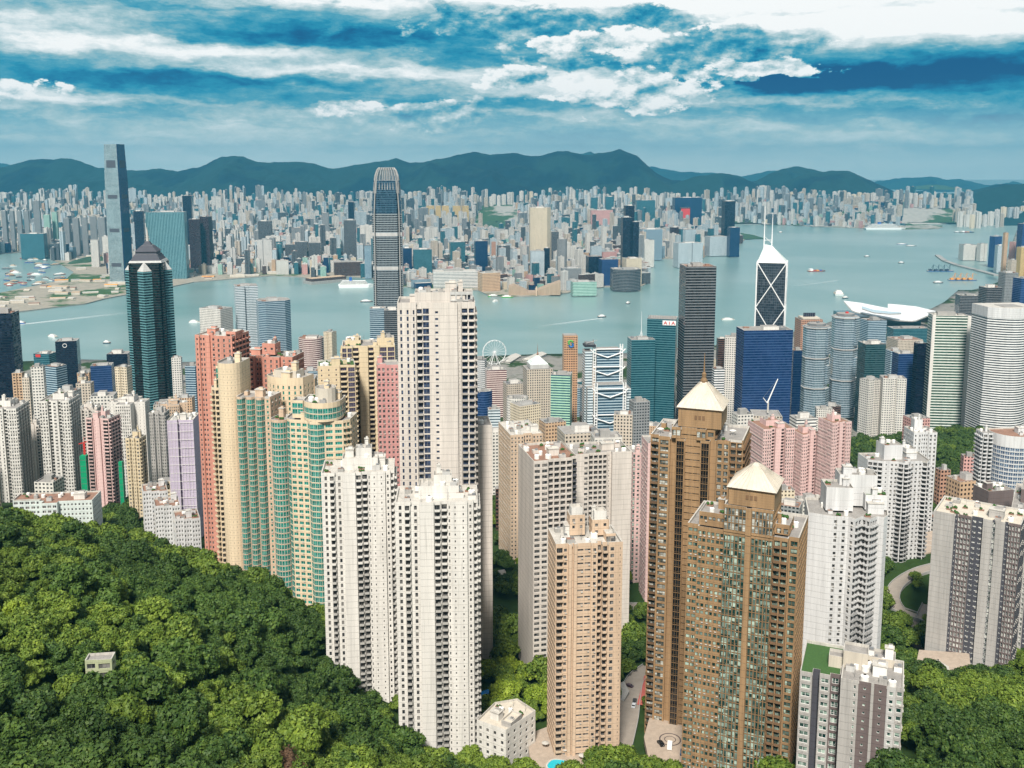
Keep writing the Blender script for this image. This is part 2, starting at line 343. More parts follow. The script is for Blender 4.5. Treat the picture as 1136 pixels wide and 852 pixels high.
def ground_sheet():
    # polar grid, so that near ground is fine and far ground coarse
    na, nr = 150, 130; A = np.linspace(-R_(48), R_(48), na); Q = []; U = []
    P = np.zeros((nr, na, 3))
    for j, a in enumerate(A):
        rs = nearshore_clip((math.sin(a), math.cos(a)))
        n1 = 104; r = np.concatenate([15*(1400/15)**(np.arange(n1)/(n1-1)), 1400+(rs-1400)*np.arange(1, nr-n1+1)/(nr-n1)]); P[:, j, 0] = r*math.sin(a); P[:, j, 1] = r*math.cos(a)
    P[:, :, 2] = terr(P[:, :, 0].ravel(), P[:, :, 1].ravel()).reshape(nr, na)
    P[-1, :, 2] = -3; P[-2, :, :2] = P[-1, :, :2]*.9995; P[-2, :, 2] = 3
    q = np.stack([P[:-1, :-1], P[:-1, 1:], P[1:, 1:], P[1:, :-1]], 2).reshape(-1, 4, 3)[:, ::-1]
    mb = MB(); mb.quads(q, earth('hill_ground', (.028, .055, .014), (.22, .21, .19), .01, .55, 60, 120)); mb.build('ground', smooth=True, kind='structure')
ground_sheet()
# ------------------------------------------------------------------ sea
def water_mat():
    mt = bpy.data.materials.new('sea'); mt.use_nodes = True; t = NT(mt.node_tree); b = t.n['Principled BSDF']
    ge = t.new('ShaderNodeNewGeometry'); P = ge.outputs['Position']
    n1 = t.noise(t.vmul(P, (.6, 1, 1)), .0016, 5, .6, .6); n2 = t.noise(P, .012, 4)
    c = t.mix(t.ramp(n1, [(.38, 0), (.62, 1)]), (.14, .24, .23), (.225, .31, .30)); c = t.mix(t.m('MULTIPLY', n2, .35), c, (.07, .20, .20))
    t.put(b.inputs['Base Color'], c); b.inputs['Roughness'].default_value = .28; b.inputs['Specular IOR Level'].default_value = .5
    bn = t.new('ShaderNodeBump'); bn.inputs['Strength'].default_value = .35; bn.inputs['Distance'].default_value = 1.5
    h = t.m('ADD', t.noise(P, .035, 5, .65), t.m('MULTIPLY', t.noise(P, .006, 3), 1.5)); t.put(bn.inputs['Height'], h); t.put(b.inputs['Normal'], bn.outputs[0])
    return mt
M['sea'] = water_mat()
mb = MB(); mb.quads([[(-45000, -2000, 0), (45000, -2000, 0), (45000, 25000, 0), (-45000, 25000, 0)]], M['sea']); mb.build('water', kind='structure')
# ------------------------------------------------------------------ far shore
COAST = [(-400, 356), (0, 344), (20, 346), (60, 341), (95, 337), (118, 331), (140, 327), (160, 321), (185, 319), (215, 313), (262, 309), (300, 306), (330, 307), (345, 309), (380, 306), (412, 309), (447, 318), (500, 322), (530, 322), (545, 329), (583, 329), (608, 328), (629, 325), (655, 320), (668, 318), (690, 318), (713, 317), (720, 313), (716, 306), (712, 298), (713, 290), (716, 287), (745, 287), (775, 289), (783, 284), (805, 278), (822, 270), (826, 266), (810, 260), (790, 256), (782, 251), (800, 248.5), (850, 249), (900, 251), (960, 253.5), (1005, 254.5), (1042, 253.5), (1046, 250.5), (1010, 249), (1090, 248), (1136, 248.5), (1500, 249)]
KPOLY = [atz(px, py, 2) for px, py in COAST]+[(9000, 9500), (-9000, 9500), atz(-900, 290, 2)]+[atz(px, py, 2) for px, py in [(-250, 285), (0, 282), (30, 279), (55, 286), (72, 296), (82, 302), (74, 309), (50, 315), (20, 321), (0, 325), (-300, 335), (-800, 340)]]
mb = MB()
kl = earth('reclaimed_land', (.05, .10, .035), (.30, .27, .22), .004, .45, 900, 1000)
mb.prism(KPOLY, -3, 3, pmat('sea_wall', (.28, .27, .25), .9, noise=.6, nscale=.05), kl); mb.build('far_shore_land', kind='structure')
def hill_height(x, y):
    """ground level behind the far city, rising towards the mountains"""
    k = np.clip((y-6650)/1000, 0, 1); return 3+100*k*k*(3-2*k)+0*x
def far_slope():
    xs = np.linspace(-7000, 7000, 150); ys = np.linspace(6350, 9600, 34); X, Y = np.meshgrid(xs, ys)
    Z = hill_height(X, Y)+.5+14*np.sin(X/310.)*np.sin(Y/270.)*np.clip((Y-6600)/900, 0, 1); Z[0] = 2
    # bays of the east keep to the sea
    P = np.stack([X, Y, Z], 2); q = np.stack([P[:-1, :-1], P[:-1, 1:], P[1:, 1:], P[1:, :-1]], 2).reshape(-1, 4, 3)
    c = q.mean(1); keep = np.array([inside(a, b, KPOLY) for a, b in c[:, :2]])
    mb = MB(); mb.quads(q[keep], earth('far_ground', (.045, .09, .035), (.32, .31, .28), .003, .62, 900, 1000)); mb.build('rising_ground', smooth=True, kind='structure')
far_slope()
rng = np.random.default_rng(5)
def fbm1(x, seed, o=5, per=900.):
    r = np.random.default_rng(seed); v = 0
    for k in range(o): v = v+np.sin(x/per*2**k*2*np.pi+r.uniform(0, 6.28))*.55**k
    return v
def gnoise(x, y, seed, o=5, per=1400.):
    r = np.random.default_rng(seed); v = 0
    for k in range(o):
        th = r.uniform(0, 3.14); f = 2*np.pi/per*2**k
        a = x*math.cos(th)+y*math.sin(th); b = -x*math.sin(th)+y*math.cos(th)
        v = v+(1-2*np.abs(np.sin(a*f/2+r.uniform(0, 6)+.8*np.sin(b*f*.6))))*.55**k
    return v
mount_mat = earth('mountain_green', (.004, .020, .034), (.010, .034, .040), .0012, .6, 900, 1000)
def ridge(name, sil, D, thick=1500, label=None, seed=1, back=1500, foot=0, amp=52):
    sx = np.array([p[0] for p in sil], float); sy = np.array([p[1] for p in sil], float)
    n = int((sx[-1]-sx[0])/2.2)+2; pxs = np.linspace(sx[0], sx[-1], n); pys = np.interp(pxs, sx, sy)
    pys = pys+.5*fbm1(pxs, seed, 4, 45.)
    cr = np.array([at(a, b, D) for a, b in zip(pxs, pys)]); ds = np.concatenate([np.linspace(-thick, 0, 34), np.linspace(0, back, 8)[1:]])
    X = np.repeat((cr[:, 0])[None, :], len(ds), 0)*(1+ds[:, None]/D*.0); Y = D+np.repeat(ds[:, None], n, 1)
    t = np.where(ds < 0, 1+ds/thick, 1-ds/back)[:, None]; prof = t**.9
    nz = gnoise(X, Y*.55, seed)*amp*np.clip(np.abs(ds)[:, None]/500, 0, 1)*np.clip(t*3, 0, 1)
    Z = foot+(np.maximum(cr[:, 2], 1)-foot)[None, :]*prof+nz; Z = np.maximum(Z, foot-5)
    P = np.stack([X, Y, Z], 2); q = np.stack([P[:-1, :-1], P[:-1, 1:], P[1:, 1:], P[1:, :-1]], 2).reshape(-1, 4, 3)
    mb = MB(); mb.quads(q, mount_mat); mb.build(name, smooth=True, kind='structure')
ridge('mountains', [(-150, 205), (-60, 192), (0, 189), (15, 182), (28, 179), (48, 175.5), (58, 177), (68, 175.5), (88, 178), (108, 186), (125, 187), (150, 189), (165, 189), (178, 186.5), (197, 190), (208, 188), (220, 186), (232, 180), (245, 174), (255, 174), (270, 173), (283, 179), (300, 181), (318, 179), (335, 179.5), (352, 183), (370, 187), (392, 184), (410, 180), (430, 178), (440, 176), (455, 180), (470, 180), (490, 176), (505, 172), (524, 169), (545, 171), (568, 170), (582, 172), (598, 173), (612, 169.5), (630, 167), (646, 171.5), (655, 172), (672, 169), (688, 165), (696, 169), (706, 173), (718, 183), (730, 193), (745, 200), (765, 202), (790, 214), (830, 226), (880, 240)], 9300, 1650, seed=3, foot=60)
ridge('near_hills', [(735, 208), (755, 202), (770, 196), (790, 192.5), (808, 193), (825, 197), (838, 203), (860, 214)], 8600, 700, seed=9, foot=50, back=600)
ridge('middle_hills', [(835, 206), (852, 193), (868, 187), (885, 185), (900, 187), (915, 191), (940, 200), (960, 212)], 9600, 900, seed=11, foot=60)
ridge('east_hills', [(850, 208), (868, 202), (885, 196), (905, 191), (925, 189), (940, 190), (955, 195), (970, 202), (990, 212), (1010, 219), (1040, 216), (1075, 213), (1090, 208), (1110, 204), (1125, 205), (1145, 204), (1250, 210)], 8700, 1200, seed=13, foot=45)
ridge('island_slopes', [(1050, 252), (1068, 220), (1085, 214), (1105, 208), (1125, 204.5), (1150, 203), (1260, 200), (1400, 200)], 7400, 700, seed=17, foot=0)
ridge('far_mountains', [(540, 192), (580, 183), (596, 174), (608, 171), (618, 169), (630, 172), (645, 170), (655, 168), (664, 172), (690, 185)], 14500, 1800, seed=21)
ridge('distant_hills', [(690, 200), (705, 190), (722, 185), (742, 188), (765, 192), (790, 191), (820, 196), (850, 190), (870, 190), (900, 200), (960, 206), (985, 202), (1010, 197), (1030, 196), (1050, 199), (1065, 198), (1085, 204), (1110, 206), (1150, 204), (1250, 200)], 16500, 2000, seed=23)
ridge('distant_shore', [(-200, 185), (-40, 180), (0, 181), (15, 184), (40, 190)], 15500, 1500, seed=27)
# ------------------------------------------------------------------ air
def haze():
    mb = MB(); mb.box((0, 9500, 372), (21000, 19900, 766), bpy.data.materials.new('haze'), bot=True)
    mt = mb.mats[0]; mt.use_nodes = True; t = NT(mt.node_tree); t.n.remove(t.n['Principled BSDF'])
    v = t.new('ShaderNodeVolumePrincipled'); v.inputs['Color'].default_value = (.09, .40, .60, 1); v.inputs['Density'].default_value = .000055; v.inputs['Anisotropy'].default_value = .15
    t.l.new(v.outputs[0], t.n['Material Output'].inputs['Volume']); mb.build('haze', kind='stuff')
haze()
# ------------------------------------------------------------------ wall, glass and roof materials
def wm(name, col, dirt=.35, joints=.5, rough=.8): M[name] = pmat(name, col, rough, noise=dirt, nscale=.22, streak=True, joints=joints, col2=tuple(c*.5 for c in rgb(col)))
wm('white_wall', (.73, .70, .65), .45); wm('cream_wall', (.72, .58, .40)); wm('salmon_wall', (.60, .275, .205), .5); wm('moss_wall', (.42, .45, .28)); wm('peach_wall', (.65, .48, .34), .5); wm('gold_wall', (.36, .225, .115), .7)
wm('gold_dark', (.20, .115, .06), .4); wm('pink_wall', (.72, .50, .47)); wm('bright_wall', (.68, .675, .67), .5); wm('grey_wall', (.44, .42, .395), .5); wm('dark_wall', (.07, .07, .085), .3)
wm('beige_wall', (.62, .47, .34)); wm('rosy_wall', (.60, .30, .28)); wm('yellow_wall', (.66, .54, .36)); wm('brown_wall', (.16, .125, .12)); wm('lilac_wall', (.52, .45, .56)); wm('pale_wall', (.66, .60, .54), .5); wm('mint_wall', (.64, .70, .67), .3)
wm('concrete', (.36, .35, .33), .5, 0); wm('roof_grey', (.33, .31, .29), .6, 0); wm('roof_white', (.56, .53, .48), .6, 0); wm('roof_rust', (.30, .17, .12), .6, 0); wm('tank_white', (.78, .76, .72), .2, 0); wm('stone_cream', (.60, .54, .45), .4, 0); wm('light_grey', (.52, .51, .49), .4, .4)
M['grass'] = pmat('roof_grass', (.05, .12, .03), .9, noise=.5, nscale=1.5); M['shrub'] = pmat('shrub', (.045, .12, .025), .9, noise=.6, nscale=1.2)
M['metal'] = pmat('metal', (.32, .33, .34), .4, .6); M['white'] = pmat('white_paint', (.80, .80, .79), .45); M['dark'] = pmat('dark_metal', (.03, .03, .035), .5); M['red'] = pmat('red_paint', (.55, .04, .03), .5)
M['frame'] = pmat('window_frame', (.16, .16, .16), .5); M['frame_t'] = pmat('window_frame_teal', (.30, .42, .38), .5); M['frame_w'] = pmat('window_frame_white', (.72, .71, .69), .5); M['frame_g'] = pmat('window_frame_gold', (.16, .10, .05), .5); M['rail'] = pmat('balcony_rail', (.45, .44, .43), .6); M['inner'] = pmat('inner_wall', (.11, .10, .09), .9)
def glassm(name, a, b, rough=.12, v=.5):
    """window glass; panes 1.4 m apart differ: some show curtains, some are dark"""
    mt = bpy.data.materials.new(name); mt.use_nodes = True; t = NT(mt.node_tree); bs = t.n['Principled BSDF']; ge = t.new('ShaderNodeNewGeometry')
    w = t.wnoise(t.vsnap(ge.outputs['Position'], (1.45, 1.45, 1.5))); c = t.mix(t.m('MULTIPLY', t.m('POWER', w.outputs[0], 2.2), v), rgb(a), rgb(b))
    t.put(bs.inputs['Base Color'], c); bs.inputs['Roughness'].default_value = rough; bs.inputs['Specular IOR Level'].default_value = .6; M[name] = mt
glassm('g_dark', (.018, .021, .024), (.45, .42, .38), v=.6); glassm('g_green', (.003, .12, .095), (.03, .34, .27), v=.8); glassm('g_teal', (.006, .032, .028), (.50, .64, .54), v=.85)
glassm('g_blue', (.02, .05, .11), (.25, .36, .48)); glassm('g_plum', (.05, .04, .07), (.14, .12, .18), v=.5); glassm('g_navy', (.012, .02, .05), (.10, .16, .28)); glassm('g_light', (.03, .045, .045), (.65, .66, .60), v=.9); glassm('g_black', (.008, .008, .009), (.05, .05, .05), v=.3)
# facade styles: cells along a wall in metres. p plain, w window (width, sill, head, margin, depth), g glazed with thin spandrel, b balcony
def P(w): return ('p', w)
def Wn(w, sill=.9, head=2.3, mg=.15, dep=.3, kind='window'): return ('w', w, sill, head, mg, dep, kind)
def B(w, out=1.1, kind='balcony'): return ('b', w, out, kind)
STY = {
 'p': [P(4)], 'w': [P(1.1), Wn(1.7), P(1.1)], 'w1': [P(2.3), Wn(1.4), P(2.3)], 'ww': [P(.5), Wn(1.5), P(.5)], 'wide': [P(.35), Wn(3.0, .8, 2.45), P(.35)], 'small': [P(1.4), Wn(.9, 1.1, 2.1), P(1.4)],
 'b': [P(.3), B(3.2), P(.3)], 'bw': [P(.3), B(2.8), P(.3), Wn(1.6), P(.4)], 'g': [Wn(3.2, .55, 2.95, .06, .12)], 'g2': [Wn(1.6, .35, 2.95, .07, .12)], 'strip': [Wn(4, .95, 2.5, 0, .2)], 'louv': [P(.2), Wn(3.4, 1.2, 1.9, .1, .25), P(.2)],
 'dense': [Wn(1.6, .8, 2.4, .25, .35), P(.35)], 'door': [P(.2), Wn(2.2, .3, 2.4, .1, .8), P(.2)], 'deep': [Wn(3.0, .25, 2.55, .3, 1.2)]}
def window_mesh(w, hgt, glass, frame, dep, ac=False):
    mb = MB(); a, b = w/2, hgt/2
    mb.quads([[(-a, 0, -b), (a, 0, -b), (a, 0, b), (-a, 0, b)]], M[glass]); f = .07 if w > 1 else .05
    n = max(1, round(w/1.3)) if w < 6 else round(w/1.6)
    for k in range(n+1):
        x = -a+w*k/n; x = min(max(x, -a+f), a-f); mb.box((x, -.03, 0), (2*f, .06, hgt), M[frame])
    mb.box((0, -.032, b-f), (w, .05, 2*f), M[frame]); mb.box((0, -.032, -b+f), (w, .05, 2*f), M[frame])
    if hgt > 1.9: mb.box((0, -.034, -b+.85), (w, .04, .09), M[frame])
    if ac: mb.box((a*.5, -dep-.15, -b-.28), (.75, .55, .5), M['roof_white'])
    return mb
def balcony_mesh(w, out, h, glass, frame, rail, wall):
    mb = MB(); a = w/2
    mb.box((0, -out/2, .0), (w, out, .16), M[wall]); mb.box((0, -out+.05, .56), (w, .10, .95), M[rail])
    mb.box((-a+.05, -out/2-.003, .56), (.10, out-.1, .95), M[rail]); mb.box((a-.05, -out/2-.003, .56), (.10, out-.1, .95), M[rail])
    mb.quads([[(-a+.1, .7, .05), (a-.1, .7, .05), (a-.1, .7, h-.35), (-a+.1, .7, h-.35)]], M[glass])
    for k in range(4): mb.box((-a+.15+(w-.3)*k/3, .67, (h-.3)/2), (.10, .05, h-.4), M[frame])
    return mb
_proto = {}
def item_proto(it, cfg, h, ac=False):
    """one shared mesh per kind and size of window or balcony"""
    kind, w = it[0], round(it[1], 1)
    key = (kind, w, it[2:], cfg['glass'], cfg['frame'], cfg['rail'], cfg['trim'], round(h, 2), ac)
    if key not in _proto:
        if kind == 'w': mb = window_mesh(w, it[3]-it[2], it[5] if len(it) > 5 and it[5] else cfg['glass'], cfg['frame'], it[4], ac=ac)
        else: mb = balcony_mesh(w, it[2], h, cfg['glass'], cfg['frame'], cfg['rail'], cfg['trim'])
        o = mb.build('proto'); me = o.data; bpy.data.objects.remove(o)
        qs = [(np.concatenate(mb.Q), np.concatenate(mb.M), list(mb.mats))]
        _proto[key] = (me, qs[0])
    return _proto[key]
def edge_cells(sty, L, h):
    cells = STY[sty] if isinstance(sty, str) else sty
    tot = sum(c[1] for c in cells); n = max(1, round(L/tot)) if isinstance(sty, str) else 1
    k = L/(tot*n); out = []; u = 0
    for _ in range(n):
        for c in cells: out.append((u, u+c[1]*k, c)); u += c[1]*k
    return out
def wall_floor(L, h, sty):
    """quads (u, v, depth) of one storey of a wall, and its windows and balconies"""
    Q = []; items = []
    def q(u0, u1, v0, v1, w=0): Q.append([(u0, v0, w), (u1, v0, w), (u1, v1, w), (u0, v1, w)])
    for u0, u1, c in edge_cells(sty, L, h):
        if c[0] == 'p' or L < .8: q(u0, u1, 0, h); continue
        if c[0] == 'w': _, _, s, e, mg, dep, kd = c; a, b = u0+mg, u1-mg; s, e = s*h/3, e*h/3
        else: mg = .1; a, b = u0+mg, u1-mg; s, e = .06, h-.32; dep = .7; kd = 'balcony'
        if s > 0: q(u0, u1, 0, s)
        if e < h: q(u0, u1, e, h)
        if mg > 0: q(u0, a, s, e); q(b, u1, s, e)
        Q.append([(a, s, 0), (b, s, 0), (b, s, dep), (a, s, dep)]); Q.append([(a, e, dep), (b, e, dep), (b, e, 0), (a, e, 0)])
        Q.append([(a, s, dep), (a, e, dep), (a, e, 0), (a, s, 0)]); Q.append([(b, s, 0), (b, e, 0), (b, e, dep), (b, s, dep)])
        if c[0] == 'w': items.append((('w', b-a, round(s, 2), round(e, 2), dep, None), (a+b)/2, (s+e)/2, dep, kd))
        else: items.append((('b', b-a, c[2]), (a+b)/2, 0, 0, c[3]))
    return Q, items
def in_poly(x, y, pts): return inside(x, y, pts)
def clutter(rt, pts, z, seed, n=5, wall='white_wall', green=.3, dish=False, big=1.0):
    """what stands on a flat roof: stair huts, water tanks, plant boxes, planters"""
    r = random.Random(seed); xs = [p[0] for p in pts]; ys = [p[1] for p in pts]; spots = []
    Wd = max(xs)-min(xs); cx, cy_ = (max(xs)+min(xs))/2, (max(ys)+min(ys))/2
    def spot(rad):
        for _ in range(60):
            x, y = r.uniform(min(xs), max(xs)), r.uniform(min(ys), max(ys))
            if all(in_poly(x+rad*a, y+rad*b, pts) for a, b in ((1, 1), (1, -1), (-1, 1), (-1, -1))) and all(abs(x-p[0]) > rad+p[2] or abs(y-p[1]) > rad+p[2] for p in spots):
                spots.append((x, y, rad)); return x, y
        return None
    rad = min(Wd*.14*big, 4.2); p = spot(rad)
    if p:
        mb = MB(); h = r.uniform(3, 5)*big; mb.box((p[0], p[1], z+h/2), (rad*1.7, rad*1.4, h), M[wall], top=M['roof_grey'])
        mb.box((p[0], p[1], z+h+.15), (rad*1.7+.5, rad*1.4+.5, .25), M['roof_white']); mb.box((p[0]+rad*.2, p[1]+rad*.1, z+h+.7), (rad*.9, rad*.7, 1.0), M[wall], top=M['roof_grey'])
        mb.build('lift_house', rt)
    for k in range(int(n*1.9)):
        t = r.random(); p = spot(.9+r.random())
        if not p: break
        if t < .3:
            mb = MB(); rr = r.uniform(1, 1.6); mb.lathe([(0, z), (rr, z), (rr, z+2), (rr*.4, z+2.5), (0, z+2.5)], M['tank_white'], 12, p); mb.build('water_tank', rt)
        elif t < .3+green*.6:
            mb = MB(); mb.box((p[0], p[1], z+.3), (2.6, 1.6, .6), M['roof_rust'])
            for j in range(5): mb.lathe([(0, z+.5), (.5*q_, z+.8), (.6*q_, z+.6+.7*q_), (.3*q_, z+.5+1.2*q_), (0, z+.6+1.3*q_)], M['shrub'], 6, (p[0]+r.uniform(-1.2, 1.2), p[1]+r.uniform(-.6, .6))) if [q_ := r.uniform(.5, 1.2)] else None
            mb.build('roof_planter', rt)
        elif t < .85:
            mb = MB(); w, d, h = r.uniform(2, 3.6), r.uniform(1.6, 3), r.uniform(1.4, 2.6); mb.box((p[0], p[1], z+h/2), (w, d, h), M[r.choice([wall, 'light_grey', 'concrete'])], top=M[r.choice(['roof_white', 'roof_grey', 'roof_rust'])])
            mb.box((p[0]+w*.2, p[1], z+h+.3), (w*.4, d*.5, .6), M['metal']); mb.build('plant_room', rt)
        else:
            mb = MB(); mb.tube((p[0], p[1], z), (p[0], p[1], z+r.uniform(4, 7)), .1, .05, M['metal'], 5); mb.tube((p[0]-.8, p[1], z+3), (p[0]+.8, p[1], z+3), .05, .05, M['metal'], 4); mb.build('antenna', rt)
    if dish:
        for k in range(2):
            p = spot(1.2)
            if p:
                mb = MB(); mb.lathe([(0, z+1.2), (1.0, z+1.5), (1.5, z+2.2), (1.46, z+2.22), (.9, z+1.6), (0, z+1.3)], M['tank_white'], 14, p); mb.tube((p[0], p[1], z), (p[0], p[1], z+1.3), .2, .2, M['metal']); mb.build('satellite_dish', rt)
FOOT = []      # (x, y, radius) of everything trees must keep clear of
def fit(px0, px1, ytop, D, rot, pts):
    """scale and place of a footprint whose roof spans px0..px1 at this distance"""
    co, si = math.cos(rot), math.sin(rot); s = 1.0; X, Y, zt = at((px0+px1)/2, ytop, D)
    for _ in range(8):
        e = [proj(X+s*(x*co-y*si), Y+s*(x*si+y*co), zt)[0] for x, y in pts]; a, b = min(e), max(e)
        s *= (px1-px0)/(b-a); X += ((px0+px1)-(a+b))/2*D/F
    return s, X, Y, zt
def tower(name, label, cat, px0, px1, ytop, D, rot, vols, wall, h=3.0, glass='g_dark', frame='frame', rail='rail', trim=None, zb=None, nind=100, seed=0, roof='roof_grey', clut=5, group=None, clw=None, nodown=8, green=.25, dish=False, roofwalls=1.1, kindname=None):
    """a block of flats storey by storey. vols: footprints (x, y, wall style), each with its roof dz below the main one"""
    rot = R_(rot); allp = [(p[0], p[1]) for v in vols if v.get('fit', True) for p in v['pts']]
    s, X, Y, zt = fit(px0, px1, ytop, D, rot, allp)
    if zb is None: zb = tz(X, Y)-nodown
    rt = root(name, (X, Y, zb), rot, label=label, category=cat, group=group); H = zt-zb
    FOOT.append((X, Y, max(math.hypot(*p) for p in allp)*s*.95))
    cfg = dict(glass=glass, frame=frame, rail=rail, trim=trim or wall); co, si = math.cos(rot), math.sin(rot); ex = {}
    wmb = MB(); cand = []
    for vi, v in enumerate(vols):
        mb = MB() if v.get('own') else wmb
        pts = [(p[0]*s, p[1]*s) for p in v['pts']]; top = H-v.get('dz', 0); lo = H-v['lo'] if 'lo' in v else 0
        hh = v.get('h', h); nf = max(1, int((top-lo-v.get('cap', 1.2))/hh)); z1 = top-v.get('cap', 1.2); z0 = z1-nf*hh; W_ = M[v.get('wall', wall)]
        cfgv = dict(cfg); cfgv.update(v.get('cfg', {})); n = len(pts)
        for i in range(n):
            a, b = pts[i], pts[(i+1) % n]; L = math.hypot(b[0]-a[0], b[1]-a[1]); tx, ty = (b[0]-a[0])/L, (b[1]-a[1])/L; nx, ny = ty, -tx
            sty = v['pts'][i][2] if len(v['pts'][i]) > 2 else 'p'
            wn = (nx*co-ny*si, nx*si+ny*co); mx, my = (a[0]+b[0])/2, (a[1]+b[1])/2; wx, wy = X+mx*co-my*si, Y+mx*si+my*co
            vis = -(wn[0]*wx+wn[1]*wy)/math.hypot(wx, wy)
            if vis < -.25: sty = 'p'
            cfe = dict(cfgv, glass=v['gmap'][sty]) if isinstance(sty, str) and sty in v.get('gmap', {}) else cfgv
            Q, items = wall_floor(L, hh, sty); Q = np.array(Q, float)
            T = np.zeros((nf,)+Q.shape); u, vv, w = Q[..., 0], Q[..., 1], Q[..., 2]
            ks = np.arange(nf)[:, None, None]
            T[..., 0] = a[0]+u*tx-w*nx; T[..., 1] = a[1]+u*ty-w*ny; T[..., 2] = z0+ks*hh+vv
            U = np.zeros((nf,)+Q.shape[:-1]+(2,)); U[..., 0] = u/3; U[..., 1] = ks+vv/hh
            Wi = M[v['wmap'][sty]] if isinstance(sty, str) and sty in v.get('wmap', {}) else W_
            mb.quads(T.reshape(-1, 4, 3), Wi, U.reshape(-1, 4, 2))
            for it, uu, v0, dep, kd in items:
                if vis < -.05: continue
                pr0 = item_proto(it, cfe, hh); hasac = kd == 'window' and h < 3.2 and 1.0 <= it[1] < 2.6 and it[2] > .7; pr1 = item_proto(it, cfe, hh, True) if hasac else pr0
                for k in range(nf):
                    pr = pr1 if hasac and (k*7+int(uu*5)*3+i) % 5 < 2 else pr0
                    cand.append((-(z0+k*hh), -vis, kd, pr, (a[0]+uu*tx-dep*nx, a[1]+uu*ty-dep*ny, z0+k*hh+v0), math.atan2(ty, tx)))
            # parapet and plinth
            mb.quads([[(a[0], a[1], z1), (b[0], b[1], z1), (b[0], b[1], top), (a[0], a[1], top)]], Wi, [[(0, .2), (L/3, .2), (L/3, .6), (0, .6)]])
            if z0 > lo+.05: mb.quads([[(a[0], a[1], lo-(8 if lo == 0 else 0)), (b[0], b[1], lo-(8 if lo == 0 else 0)), (b[0], b[1], z0), (a[0], a[1], z0)]], Wi, [[(0, .2), (L/3, .2), (L/3, .6), (0, .6)]])
        cxm, cym = sum(p[0] for p in pts)/n, sum(p[1] for p in pts)/n; k_ = 1-.35/max(4, np.mean([math.hypot(p[0]-cxm, p[1]-cym) for p in pts]))
        inn = [(cxm+(x-cxm)*k_, cym+(y-cym)*k_) for x, y in pts]; rz = top-min(roofwalls, v.get('cap', 1.2)*.9)
        for i in range(n):
            a, b = pts[i], pts[(i+1) % n]; c, d = inn[(i+1) % n], inn[i]
            mb.quads([[(*a, top), (*b, top), (*c, top), (*d, top)], [(*d, top), (*c, top), (*c, rz), (*d, rz)]], M[v.get('capmat', 'roof_white')])
        rb = MB(); rb.poly([(x, y, rz) for x, y in pts], M[v.get('roof', roof)]); rb.build('roof', rt)
        if v.get('own'): mb.build(v['own'], rt)
        if v.get('clut', clut): clutter(rt, inn, rz, seed*17+vi, v.get('clut', clut), clw or wall, green, dish and vi == 0)
    wmb.build('wall', rt)
    # the largest-looking windows and balconies are parts of their own, the rest of each kind one mesh
    cand.sort(key=lambda c: (round(c[0]/hh), c[1])); cnt = {}; rest = {}
    for zz, vis, kd, (me, qs), loc, ang in cand:
        cnt[kd] = cnt.get(kd, 0)+1
        if cnt[kd] <= nind:
            o = bpy.data.objects.new(kd, me); COL.objects.link(o); o.parent = rt; o.location = loc; o.rotation_euler = (0, 0, ang)
        else: rest.setdefault(kd, {}).setdefault(id(me), (qs, []))[1].append((loc, ang))
    for kd, d in rest.items():
        mb = MB()
        for qs, pl in d.values():
            Q, mi, mats = qs; L = np.array([p[0] for p in pl]); A = np.array([p[1] for p in pl]); c, sn = np.cos(A)[:, None, None], np.sin(A)[:, None, None]
            x, y, z = Q[None, ..., 0], Q[None, ..., 1], Q[None, ..., 2]
            T = np.stack([x*c-y*sn+L[:, 0, None, None], x*sn+y*c+L[:, 1, None, None], z+L[:, 2, None, None]+0*c], -1)
            for k, m_ in enumerate(mats): mb.quads(T[:, mi == k].reshape(-1, 4, 3), m_)
        mb.build(kd, rt, weld=False, kind='stuff')
    return rt, s, H, (X, Y, zb)
def front(segs, depth, left='w', right='w', back='p'):
    """footprint from steps along the front: (width, set-back, style)"""
    W_ = sum(a[0] for a in segs); x = -W_/2; pts = []
    for w, yo, st in segs:
        y = -depth/2+yo
        if pts and abs(pts[-1][1]-y) < .01: pts[-1] = (x, y, st)
        else:
            if pts: pts[-1] = (pts[-1][0], pts[-1][1], 'p')
            pts.append((x, y, st))
        pts.append((x+w, y, 'p')); x += w
    pts[-1] = (pts[-1][0], pts[-1][1], right); pts.append((W_/2, depth/2, back)); pts.append((-W_/2, depth/2, left))
    return pts
def box(w, d, f='w', r='w', b='p', l='w', cx=0, cy=0): return [(cx-w/2, cy-d/2, f), (cx+w/2, cy-d/2, r), (cx+w/2, cy+d/2, b), (cx-w/2, cy+d/2, l)]
def cross(w, arm, st='w', notch='small'):
    a, h = arm/2, w/2
    p = [(-a, -h), (a, -h), (a, -a), (h, -a), (h, a), (a, a), (a, h), (-a, h), (-a, a), (-h, a), (-h, -a), (-a, -a)]
    s = [st, notch, notch, st, notch, notch, st, notch, notch, st, notch, notch]; return [(x, y, q) for (x, y), q in zip(p, s)]
def arc(cx, cy, r, a0, a1, n, st, ry=None):
    return [(cx+r*math.cos(R_(a0+(a1-a0)*k/n)), cy+(ry or r)*math.sin(R_(a0+(a1-a0)*k/n)), st) for k in range(n+1)]
# ------------------------------------------------------------------ the near towers
fl = 'block of flats'
